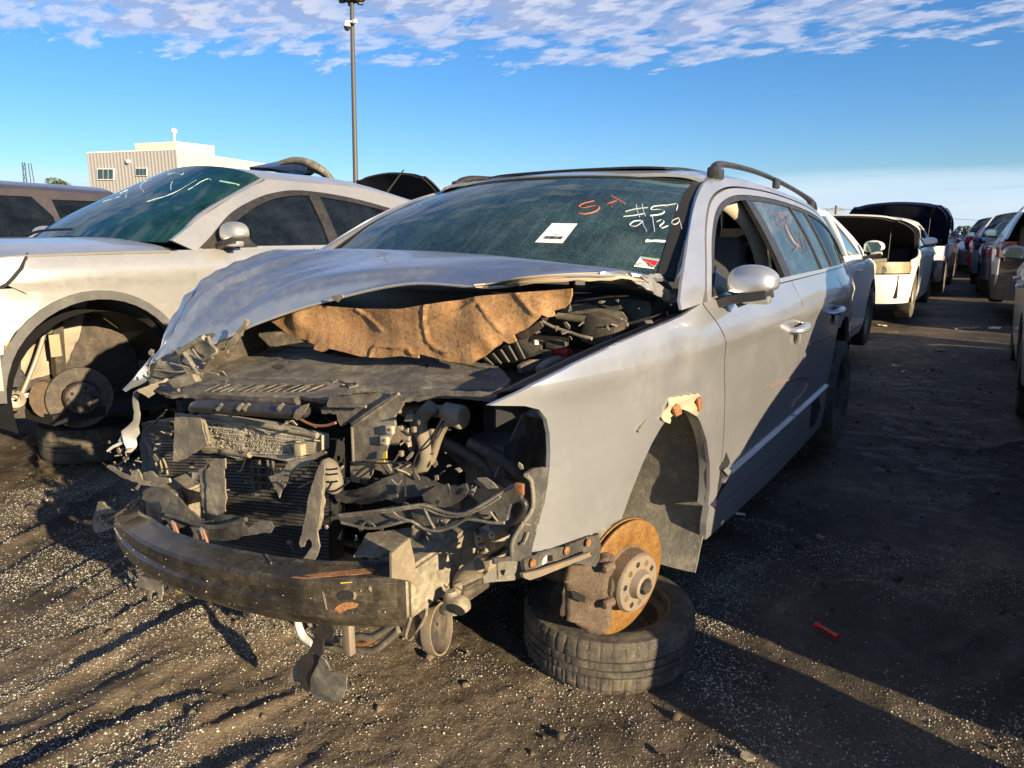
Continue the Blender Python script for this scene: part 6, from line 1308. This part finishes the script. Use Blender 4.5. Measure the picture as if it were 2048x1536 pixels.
plate('brake_caliper', [hS @ V(-.02+.03*math.cos(a), -.15+.055*math.cos(a), .01+.09*math.sin(a)) for a in np.linspace(0, 6.2, 14)], 'caliper', suv, t=.07, wob=.004, ws=50)
tube('control_arm', [V(.70, -.03, .27), V(.55, 0, .27), V(.35, .05, .28)], .028, 'dark_metal', suv, n=8)
plate('mud_flap', [V(.83, -.40, .66), V(.80, -.33, .70), V(.78, -.30, .64), V(.78, -.31, .55), V(.79, -.33, .455), V(.84, -.43, .465), V(.85, -.43, .58)], 'cladding', suv, t=.008, wob=.004)
# cracks in the windscreen
wso = [c for c in suv.children if c.name.startswith('windscreen') and 'pillar' not in c.name][0]
ov = [v.co+V(SX, SY, SZ) for v in wso.data.vertices]; sbv = BVHTree.FromPolygons([tuple(v) for v in ov], [tuple(p.vertices) for p in wso.data.polygons])
K[12] = (0, 260, .34180)
for pts in ([(350, 440), (520, 385), (700, 355), (790, 310), (830, 270), (900, 235)], [(300, 470), (450, 420), (640, 380), (740, 350), (800, 300), (880, 255), (960, 240)], [(400, 425), (560, 380), (720, 345), (870, 275)], [(700, 372), (745, 350), (760, 320), (790, 300)], [(735, 395), (745, 360), (735, 340)], [(840, 360), (820, 330), (850, 300), (890, 290)], [(1000, 350), (1000, 320), (1010, 300)], [(380, 480), (600, 420), (700, 390)], [(860, 420), (1010, 370), (1150, 290)], [(980, 260), (1030, 250), (1060, 262), (1075, 250)], [(940, 250), (985, 240), (990, 262)], [(1100, 350), (1200, 290), (1235, 290)], [(500, 410), (600, 360), (760, 290), (800, 270)]):
    P = [p for p in (hit(sbv, u, v, .004) for u, v in k(12, pts)) if p]
    if len(P) > 1: P = [p-V(SX, SY, SZ) for p in P]; P = [p+V(0, 0, random.uniform(-.002, .002)) for p in crom(P, 3)]; tube('crack', P, .0014, 'crack', wso, n=4, smooth=1)
P = [p-V(SX, SY, SZ) for p in (hit(sbv, u, v, .004) for u, v in k(12, [(1285, 298), (1340, 308), (1400, 322)])) if p]
if len(P) > 1: tube('screen_label', P, .006, 'sticker_green', wso, n=4, flat=.2)

# ================================================================== OTHER CARS
CT = 'cars in the rows of the scrap yard'
make_car('sedan', 'pale silver sedan directly behind the smashed wagon, without its bonnet, black door mirror', 'car', (-.36, 6.65, .08), math.pi, 'white_paint', w=.88, fo=.75, wb=2.3, ro=.52, zb=.93, zh=.72, yt=1.2, zr=1.33, zc=1.40, yr=2.5, yd=3.25, zd=.95, mirrors=(-1,), hood=None, group=CT)
make_car('sedan', 'white sedan with its bonnet raised showing a black underside and yellowed headlamp', 'car', (-.19, 9.45, .12), 0, 'white_paint', w=.88, fo=.92, wb=2.62, ro=.9, zb=.91, zh=.765, zr=1.28, zc=1.36, hood='open', hoodang=27, lamp='lens_yellow', group=CT)
make_car('suv', 'dark blue car with raised glossy bonnet beyond the white sedan', 'car', (-.13, 14.6, .12), 0, 'navy_paint', w=.90, fo=.90, wb=2.7, ro=.9, zb=1.02, zh=.90, zr=1.50, zc=1.58, yr=2.9, yd=3.4, zd=1.05, hood='open', hoodang=38, hoodunder='navy_paint', group=CT)
make_car('hatchback', 'silver car cut by the right picture edge, near side mirror folded out over the aisle', 'car', (2.60, 7.0, .0), math.pi, 'silver_blue', w=.89, fo=.85, wb=2.7, ro=.98, zb=.96, zh=.74, zr=1.40, zc=1.47, yr=2.7, yd=3.3, hood='shut', group=CT)
wsuv, _ = make_car('suv', 'white SUV with dark lower bumper and red tail lamp, right of the aisle', 'SUV', (2.37, 13.1, .10), math.pi, 'white_paint', w=.91, fo=.9, wb=2.65, ro=.9, zb=1.05, zh=.92, zr=1.52, zc=1.62, yr=3.0, yd=3.35, zd=1.08, r=.34, cladding='plastic', group=CT, gate='open', wheels=(True, False))
gt = loft('tailgate', [[V(x, y, z) for x in (-.6, -.3, 0, .3, .46)] for y, z in ((3.36, 1.62), (3.62, 1.45), (3.80, 1.22), (3.84, 1.05))], 'cladding', wsuv, 4, 3, t=.05)
for x_ in (-.5, 0, .4): tube('tailgate_rib', [V(x_, 3.42, 1.55), V(x_, 3.66, 1.38), V(x_, 3.83, 1.12)], .02, 'plastic_dusty', gt, n=6)
tube('tailgate_rib', [V(-.6, 3.84, 1.10), V(0, 3.86, 1.10), V(.46, 3.84, 1.10)], .025, 'white_paint', gt, n=6)
make_car('hatchback', 'small grey hatchback beside the aisle outside the right picture edge', 'car', (2.80, .84, .0), 0, 'grey_paint', w=.86, fo=.80, wb=2.35, ro=.45, zb=.98, zh=.80, yc=.40, yt=.95, zr=1.42, zc=1.50, yr=2.3, yd=2.6, zd=1.0, detail=False, mirrors=(), group=CT)
# brown van and others on the left
make_car('van', 'brown van behind the silver SUV at the left picture edge', 'van', (-6.35, -1.1, .02), 0, 'brown_paint', w=.95, fo=.9, wb=2.95, ro=1.0, zb=1.12, zh=.98, yc=.2, yt=.95, zr=1.60, zc=1.70, yr=3.5, yd=3.85, zd=1.15, r=.34, glass='glass_tint', mirrors=(1,), group=CT)
blk, _ = make_car('suv', 'black car with bowed roof behind the silver SUV, bent aerial on its roof', 'car', (-3.1, 6.6, .05), 0, 'black_paint', w=.9, fo=.9, wb=2.7, ro=.95, zb=1.0, zh=.85, zr=1.40, zc=1.50, yr=2.8, yd=3.3, detail=False, hood='open', hoodang=50, group=CT)
tube('aerial', [Vector(p)-Vector((-3.1, 6.6, .05)) for p in (at(765, 397, D=8.4), at(787, 367, D=8.4), at(808, 339, D=8.4))], [.014, .011, .007], 'dark', blk, n=6)
far = [(-.4, 20.0, 0, 'grey_paint', 0, 'first grey sedan in the row past the dark blue car', .0), (-.9, 26.6, 1, 'white_paint', 0, 'white sedan far down the left row under the yellow tree', .1), (-1.3, 32., 0, 'silver_warm', 1, 'distant silver SUV near the far fence, left row', .1),
       (2.0, 18.6, 1, 'grey_paint', 0, 'dark grey sedan just past the white SUV on the right', .05), (1.7, 23.6, 0, 'red_paint', 0, 'dark red sedan halfway down the right row', .05), (1.5, 29., 1, 'navy_paint', 1, 'dark blue SUV far down the right row', .1), (1.2, 35., 0, 'black_paint', 0, 'black sedan near the far fence, right row', .05),
       (-6.4, 7.5, 0, 'black_paint', 1, 'black SUV with raised bonnet behind the brown van', .1), (-3.4, 12.5, 1, 'grey_paint', 0, 'grey sedan behind the black aerial car', .05), (4.9, 12.2, 1, 'silver_warm', 0, 'silver car in the second row on the right', .05), (-1.7, 37.5, 1, 'black_paint', 0, 'black car at the end of the left row', .05), (1.0, 41., 1, 'silver_blue', 0, 'pale silver car at the end of the right row', .05)]
far += [(2.1, 16.0, 0, 'navy_paint', 0, 'dark blue sedan tucked behind the white SUV', .05), (1.75, 20.9, 1, 'white_paint', 1, 'white SUV in the middle of the right row', .05), (1.4, 26.2, 0, 'silver_blue', 0, 'pale blue silver sedan beyond the dark red sedan', .05), (-.75, 23.9, 0, 'red_paint', 0, 'dark red sedan in the left row beyond the grey sedan', .05), (-1.1, 29.4, 1, 'silver_blue', 0, 'silver sedan far down the left row', .05), (1.2, 31.8, 1, 'silver_warm', 0, 'cream silver sedan second last in the right row', .05)]
protos = {}
for i, (x, y, op, pt, big, lab, z) in enumerate(far):
    z += random.uniform(0, .06); kw = dict(zb=1.03, zh=.9, zr=1.50, zc=1.60, yr=2.95, yd=3.4, zd=1.05, r=.34) if big else {}
    o, _ = make_car('suv' if big else 'sedan', lab, 'car', (x+random.uniform(-.1, .1), y, z), (math.pi if op else 0)+random.uniform(-.03, .03), pt, hood='open' if i in (0, 7, 2) else 'shut', detail=False, group=CT, **kw)

# ================================================================== BUILDING, POLES, FENCE, TREES
def zpt(u, v, z):  # point on the ray at height z
    return at(u, v, Z=z)
bz = 8.4
Cc = zpt(352, 300, bz); Lc = zpt(176, 307, bz); Rc = zpt(548, 330, bz)
bld = empty('office_building', 'grey metal clad building, sunlit walls coloured cream, with rooftop block in the left distance', 'building', (Cc.x, Cc.y, 0)); B0 = Vector((Cc.x, Cc.y, 0))
def prism(name, base, z0, z1, m, par, off_=B0):
    n = len(base); v = [V(p.x, p.y, z0)-off_ for p in base]+[V(p.x, p.y, z1)-off_ for p in base]
    f = [tuple(range(n))[::-1], tuple(range(n, 2*n))]+[(i, (i+1) % n, (i+1) % n+n, i+n) for i in range(n)]
    bm = bmesh.new(); vs = [bm.verts.new(p) for p in v]; [bm.faces.new([vs[i] for i in q]) for q in f]; return bobj(name, bm, m, par)
dl = (Lc-Cc); dl.z = 0; dr = (Rc-Cc); dr.z = 0; dln = dl.normalized(); drn = dr.normalized()
Bk = Cc+dl+dr
prism('wall', [Cc+dln*.0+drn*.06, Lc+drn*.06, Bk, Rc], 0, bz, 'wall_sunlit', bld)
prism('front_wall', [Cc-drn*.05, Cc+drn*.06, Lc+drn*.06, Lc-drn*.05], 0, bz, 'wall_grey', bld)
prism('parapet_cap', [Cc-drn*.09-dln*.06, Lc-drn*.09+dln*.06, Lc+drn*.3+dln*.06, Cc+drn*.3-dln*.06], bz, bz+.10, 'white_trim', bld)
fn = V(dln.y, -dln.x, 0); fn = fn if fn.dot(CAMP-Cc) > 0 else -fn
nrib = 26; ribm = bmesh.new()
for i in range(nrib+1):
    p = Cc.lerp(Lc, i/nrib); bmesh.ops.create_cube(ribm, size=1, matrix=Matrix.Translation(Vector((p.x, p.y, bz/2))-drn*.07-B0) @ Matrix.Rotation(math.atan2(dln.y, dln.x), 4, 'Z') @ Matrix.Diagonal((.10, .06, bz-.02, 1)))
tag(bobj('siding_rib', ribm, 'wall_grey', bld), kind='stuff')
def bwin(u0, u1, v0, v1):
    def onw(u, v): return onplane(u, v, Cc-drn*.07, fn)
    a, b, c, d = onw(u0, v0), onw(u1, v0), onw(u1, v1), onw(u0, v1); a, b, c, d = a-B0, b-B0, c-B0, d-B0; f3 = fn*.12
    fr_ = plate('window', [a+f3, b+f3, c+f3, d+f3], 'white_trim', bld, t=.1, step=2.)
    for t0, t1 in ((.06, .36), (.40, .66), (.70, .95)):
        q = [a.lerp(b, t0).lerp(d.lerp(c, t0), .08), a.lerp(b, t1).lerp(d.lerp(c, t1), .08), a.lerp(b, t1).lerp(d.lerp(c, t1), .92), a.lerp(b, t0).lerp(d.lerp(c, t0), .92)]
        plate('pane', [p+fn*.15 for p in q], 'window_dark', fr_, t=.02, step=2.)
bwin(196, 230, 337, 360); bwin(273, 296, 336, 352)
box('wall_lamp', onplane(256, 323, Cc-drn*.2, fn)-B0, (.3, .3, .3), 'white_trim', bld, .05)
uz = bz+1.2; a1, a2, a3 = zpt(270, 289, uz), zpt(352, 285, uz), zpt(428, 294, uz); a4 = a1+(a3-a2)
prism('rooftop_block', [Vector((p.x, p.y, 0)) for p in (a1, a2, a3, a4)], bz, uz, 'wall_sunlit', bld); prism('rooftop_cap', [a1+(a1-a3)*.004, a2-(a3+a1-2*a2)*.004, a3+(a3-a1)*.004, a4], uz, uz+.09, 'white_trim', bld)
tp = zpt(350, 286, uz)-B0; tube('roof_mast', [V(tp.x, tp.y, bz+1), V(tp.x, tp.y, uz+.8)], .10, 'white_trim', bld, smooth=1); lathe('roof_dome', [(.01, -.3), (.25, -.15), (.28, .1), (.01, .3)], 'white_trim', bld, 12, Matrix.Translation((tp.x, tp.y, uz+1.0)) @ Matrix.Rotation(R(90), 4, 'Y'))
# light pole
lp0 = at(708, 383, D=26); base = Vector((lp0.x, lp0.y, 0)); ltop = at(703.5, 6, D=27.2)
pole = empty('light_pole', 'tall grey light pole with round lamp cluster and a dome security camera', 'light pole', base)
tube('mast', [V(0, 0, 0), (ltop-base)*.5, ltop-base], [.10, .088, .075], 'pole_metal', pole, n=14, smooth=1); tr_ = ltop-base
box('base_plate', (0, 0, .02), (.5, .5, .04), 'pole_metal', pole, .01)
lathe('lamp_ring', [(.09, -.12), (.16, -.10), (.50, .02), (.54, .10), (.48, .16), (.10, .18)], 'dark', pole, 28, Matrix.Translation(tr_+V(0, 0, .12)) @ Matrix.Rotation(R(-90), 4, 'Y'))
for a in np.linspace(0, math.tau, 6)[:-1]: box('floodlight', tr_+V(.36*math.cos(a), .36*math.sin(a), .06), (.22, .16, .12), 'pole_metal', pole, .03, Matrix.Rotation(a, 3, 'Z'))
cb0 = at(694, 52, D=26.8)-base; jn = at(704, 44, D=27)-base
tube('camera_arm', [jn, (jn+cb0)*.5+V(0, 0, .10), cb0+V(0, 0, .16)], .035, 'white_trim', pole, n=8)
lathe('camera_housing', [(.02, -.18), (.10, -.15), (.125, -.02), (.12, .02)], 'white_trim', pole, 16, Matrix.Translation(cb0) @ Matrix.Rotation(R(90), 4, 'Y')); lathe('camera_dome', [(.115, .0), (.11, .08), (.07, .15), (.01, .17)], 'dark', pole, 16, Matrix.Translation(cb0) @ Matrix.Rotation(R(90), 4, 'Y'))
box('bracket', jn+V(.14, 0, 0), (.16, .10, .14), 'white_trim', pole, .02)
# utility poles and wires
UP = []
for u, vt, vb, D_, lab in ((1673, 411, 450, 85, 'wooden utility pole with wires beyond the pale sedan, right of the wagon roof'), (729, 357, 388, 95, 'stout wooden utility pole just right of the light pole'), (773, 372, 398, 120, 'thin utility pole behind the bent car aerial')):
    tp = at(u, vt, D=D_); b = Vector((tp.x, tp.y, 0)); o = empty('utility_pole', lab, 'utility pole', b)
    tube('mast', [V(0, 0, 0), V(0, 0, tp.z)], .16, 'pole_wood', o, n=8, smooth=1); box('crossarm', (0, 0, tp.z-.5), (2.2, .14, .14), 'pole_wood', o, 0, Matrix.Rotation(YAW, 3, 'Z'))
    for x_ in (-.9, 0, .9): box('insulator', (x_*math.cos(YAW), x_*math.sin(YAW), tp.z-.33), (.1, .1, .2), 'white_trim', o, .02)
    if lab.startswith('stout'): box('transformer', (.45, 0, tp.z-1.9), (.55, .55, 1.2), 'white_trim', o, .1)
    UP.append(tp)
for (p, q, lab) in ((UP[0], at(2100, 446, D=120), 'power line running right from the utility pole'), (UP[0], at(1560, 413, D=110), 'power line running left from the utility pole'), (UP[1], at(560, 360, D=110), 'power line left of the light pole'), (UP[1], UP[2], 'power line between the two poles by the bent aerial')):
    mid = (p+q)/2+V(0, 0, -.5); o = tube('power_line', [p+V(0, 0, -.3), mid, q], .03, 'dark', None, n=4); tag(o, lab, 'power line')
# lattice tower
lt = at(53, 326, D=160); tb0 = Vector((lt.x, lt.y, 0)); tw = empty('lattice_tower', 'small lattice steel tower in the far left distance', 'tower', tb0)
for sx_, sy_ in ((1, 1), (1, -1), (-1, 1), (-1, -1)): tube('leg', [V(sx_*1.1, sy_*1.1, 0), V(sx_*.6, sy_*.6, lt.z)], .09, 'pole_metal', tw, n=5, smooth=1)
for i in range(9):
    z0, z1 = lt.z*i/9, lt.z*(i+1)/9; w0 = 1.1-.5*i/9
    tube('brace', [V(-w0, -w0, z0), V(w0, -w0, z1), ], .06, 'pole_metal', tw, n=4, smooth=1); tube('brace', [V(w0, -w0, z0), V(-w0, -w0, z1)], .06, 'pole_metal', tw, n=4, smooth=1); tube('brace', [V(-w0, -w0, z1), V(w0, -w0, z1)], .06, 'pole_metal', tw, n=4, smooth=1)
# fence at the end of the aisle
f0, f1 = at(1898, 500, D=50), at(2060, 500, D=50); fe = empty('fence', 'pale corrugated metal fence closing off the far end of the aisle', 'fence', (f0.x, f0.y, 0))
d = (f1-f0); d.z = 0; L_ = d.length; d.normalize(); nrm = V(d.y, -d.x, 0); npan = 26
pm = None
for i in range(npan):
    w_ = L_/npan; rows = []
    if pm is None:
        pts = [(0, 0), (.3, 0), (.38, .07), (.62, .07), (.7, 0), (.98, 0)]
        v = [d*(a*w_)+nrm*(-b) + V(0, 0, z) for z in (0, 1.0) for a, b in pts]; n = len(pts); fo_ = obj('panel', v, [(j, j+1, j+1+n, j+n) for j in range(n-1)], 'fence_metal', fe, 20); pm = fo_.data; mo = fo_.modifiers.new('s', 'SOLIDIFY'); mo.thickness = .02
    else:
        fo_ = bpy.data.objects.new('panel', pm); COL.objects.link(fo_); fo_.parent = fe; mo = fo_.modifiers.new('s', 'SOLIDIFY'); mo.thickness = .02
    fo_.location = d*(i*w_)
# trees
def leaf_cloud(name, cen, rad, n, size, m, par, seed=0, lobes=9):
    r_ = np.random.default_rng(seed); C_ = []
    for i in range(lobes):
        a = r_.normal(size=3); a /= np.linalg.norm(a); q = r_.uniform(.25, .75); C_.append((a*np.array(rad)*q, r_.uniform(.28, .5)))
    P = np.zeros((n, 3))
    for i in range(n):
        c, s_ = C_[r_.integers(lobes)]; a = r_.normal(size=3); a /= np.linalg.norm(a); P[i] = c+a*np.array(rad)*s_*r_.uniform(.75, 1.05)
    P += np.array(cen); a = r_.normal(size=(n, 3)); a /= np.linalg.norm(a, axis=1)[:, None]; b = np.cross(a, r_.normal(size=(n, 3))); b /= np.linalg.norm(b, axis=1)[:, None]; s_ = r_.uniform(.5, 1.2, (n, 1))*size
    v = np.stack([P-a*s_, P+b*s_*.6, P+a*s_, P-b*s_*.6], 1).reshape(-1, 3); f = np.arange(4*n).reshape(n, 4)
    return obj(name, v.tolist(), f.tolist(), m, par, None)
def tree(u, v, D_, w_, h_, lab, m='leaf', seed=1, cat='tree'):
    tp = at(u, v, D=D_); b = Vector((tp.x, tp.y, 0)); h = tp.z; o = empty('tree', lab, cat, b)
    tube('trunk', [V(0, 0, 0), V(.1, 0, h*.4), V(0, .1, h*.75)], [.22, .16, .07], 'bark', o, n=8)
    for a in (0, 2.1, 4.2): tube('limb', [V(.05, 0, h*.35), V(w_*.2*math.cos(a), w_*.2*math.sin(a), h*.55), V(w_*.33*math.cos(a), w_*.33*math.sin(a), h*.75)], [.09, .06, .03], 'bark', o, n=6)
    leaf_cloud('crown', (0, 0, h-h_/2), (w_/2, w_/2, h_/2), 2600, .16, m, o, seed); return o
tree(1946, 440, 75, 4.6, 3.2, 'round tree with yellowing crown above the far fence', 'leaf', 3)
tree(1960, 444, 73, 2.4, 2.2, 'yellowed bush crown on the right side of the round tree', 'leaf_yellow', 4)
tree(1905, 452, 80, 4.0, 2.6, 'low green tree left of the round tree', 'leaf', 5); tree(1997, 455, 78, 5.0, 2.6, 'dark green tree right of the round tree', 'leaf', 6)
tree(1693, 430, 40, 2.6, 1.8, 'dark bush rising behind the raised bonnet of the white sedan', 'leaf', 7); tree(1875, 455, 82, 5., 2.6, 'dark hedge tree behind the blue car bonnet', 'leaf', 8)
tree(112, 352, 120, 6, 3, 'distant low tree beside the lattice tower', 'leaf', 9)
# litter
def debris(name, u, v, s, m, lab, cat='debris', rz=0, group=None):
    p = at(u, v, Z=.012); o = plate(name, [p+Matrix.Rotation(rz, 3, 'Z') @ V(a*s[0], b*s[1], .004*math.sin(7*a+5*b)) for a, b in ((-.5, -.4), (0, -.55), (.5, -.3), (.55, .3), (.1, .5), (-.4, .45))], m, None, t=.008, step=.02, wob=.006, ws=60)
    return tag(o, lab, cat, group)
p = at(1653, 1265, Z=.012); o = tube('red_plastic_piece', [p+V(-.035, .02, .004), p+V(-.012, .008, .006), p+V(.035, -.018, .004)], [.012, .007, .009], 'red_plastic', None, n=8); tag(o, 'small dark red plastic piece lying in the shade right of the tyre', 'debris')
for i, (u, v, s, m_, lab) in enumerate(((1478, 1026, (.05, .012), 'white_trim', 'thin white scrap on dark ground beside the wagon sill'), (1990, 655, (.25, .12), 'white_trim', 'white broken piece standing in the far aisle'), (1640, 1072, (.03, .02), 'frame_metal', 'small pale scrap in the shade beside the wagon'), (1935, 655, (.4, .15), 'frame_metal', 'flat light scrap in the sunny strip across the aisle'), (1765, 650, (.15, .1), 'white_trim', 'white scrap behind the wagon rear wheel'), (1495, 1508, (.030, .022), 'frame_metal', 'tan pebble like scrap near the bottom of the picture'), (1330, 1505, (.02, .015), 'dark_metal', 'tiny dark scrap below the tyre'), (60, 1010, (.05, .03), 'dark_metal', 'dark scrap on the sunlit ground at the left'), (1880, 700, (.12, .05), 'frame_metal', 'small debris in the aisle behind the wagon'))):
    debris('scrap', u, v, s, m_, lab, rz=i*1.3)
wl_ = make_wheel('shadow_wheel', .31, .20, Matrix.Translation((2.35, -.21, .305)) @ Matrix.Rotation(R(97), 4, 'Z'))  # out of view, added to cast a shadow band across the ground
tag(wl_, 'unseen wheel added upright outside the picture edge to throw a shadow band', 'wheel')

hx = at(640, 400, D=9.2); hb_, _ = make_car('hatchback', 'dark hatchback with its curved tailgate raised, showing above the silver SUV roof', 'car', (hx.x-1.2, hx.y+1.6, .1), math.pi, 'grey_paint', zb=1.0, zr=1.42, zc=1.5, detail=False, group=CT, gate='open')
ho = hb_.location; inv = Matrix.Rotation(-math.pi, 4, 'Z') @ Matrix.Translation(-ho)
def hp(u, v, D_): return inv @ at(u, v, D=D_)
g1 = loft('tailgate', [[hp(498, 334, 9.9), hp(545, 337, 9.6), hp(600, 351, 9.2)], [hp(535, 327, 9.9), hp(580, 331, 9.5), hp(618, 345, 9.2)], [hp(575, 320, 9.9), hp(605, 323, 9.5), hp(635, 337, 9.1)], [hp(618, 328, 9.8), hp(640, 337, 9.4), hp(655, 350, 9.1)]], 'black_paint', hb_, 5, 5, t=.05)
tube('tailgate_frame', [hp(560, 326, 9.2), hp(590, 321, 9.1), (hp(622, 328, 9.0)), hp(650, 345, 9.0), hp(672, 369, 9.0)], [.03, .045, .05, .045, .03], 'plastic_dusty', g1, n=8)
tube('gas_strut', [hp(615, 338, 9.1), hp(645, 350, 9.1), hp(660, 372, 9.0)], .02, 'dark_metal', g1, n=6)
# thin torn clutter in the crushed nose
rc = random.Random(11)
sh_ = bmesh.new(); zones = [(300, 800, 700, 1010, -.46, -.38, 26), (640, 930, 1050, 1060, -.56, -.44, 26), (700, 800, 900, 960, -.42, -.34, 14), (290, 690, 460, 790, -.44, -.34, 16), (560, 1040, 980, 1180, -.52, -.40, 22), (210, 880, 330, 1000, -.50, -.42, 24), (1050, 600, 1330, 700, .0, .2, 24)]
for u0, v0, u1, v1, y0, y1, n_ in zones:
    for i in range(n_):
        c_ = at(rc.uniform(u0, u1), rc.uniform(v0, v1), Y=rc.uniform(y0, y1)); k3 = rc.choice((3, 4, 5)); a0 = rc.uniform(0, 6.28); r1 = rc.uniform(.004, .014); r2 = r1*rc.uniform(.25, 1.)
        rot = Matrix.Rotation(rc.uniform(0, 6.28), 3, 'X') @ Matrix.Rotation(rc.uniform(0, 6.28), 3, 'Z')
        pv = [c_+rot @ V(r1*math.cos(a0+q*6.28/k3)*rc.uniform(.6, 1.6), r2*math.sin(a0+q*6.28/k3), 0) for q in range(k3)]; nn_ = rot @ V(0, 0, .0015)
        t1 = [sh_.verts.new(p+nn_) for p in pv]; t2 = [sh_.verts.new(p-nn_) for p in pv]; sh_.faces.new(t1); sh_.faces.new(t2[::-1])
        for q in range(k3): sh_.faces.new((t1[q-1], t2[q-1], t2[q], t1[q]))
tag(bobj('plastic_shards', sh_, 'frame_metal', wagon), kind='stuff')
for i in range(34):
    u0, v0, u1, v1, y0, y1, n_ = zones[i % 6]; p0 = at(rc.uniform(u0, u1), rc.uniform(v0, v1), Y=rc.uniform(y0, y1)); d_ = V(rc.uniform(-.09, .09), rc.uniform(-.02, .02), rc.uniform(-.05, .05))
    tube('wire', [p0, p0+d_*.4+V(0, 0, -.012), p0+d_], rc.choice((.0014, .0018, .0024)), rc.choice(('dark', 'dark', 'plastic', 'frame_metal')), wagon, n=5, smooth=4)
for i in range(12):
    u0, v0, u1, v1, y0, y1, n_ = zones[i % 5]; p0 = at(rc.uniform(u0, u1), rc.uniform(v0, v1), Y=rc.uniform(y0, y1)-.01)
    box('clip', p0, (rc.uniform(.006, .014), .006, rc.uniform(.006, .012)), rc.choice(('plastic', 'frame_metal', 'plastic_dusty', 'radiator_fin')), wagon, 0, Matrix.Rotation(rc.uniform(-1, 1), 3, 'Y'))
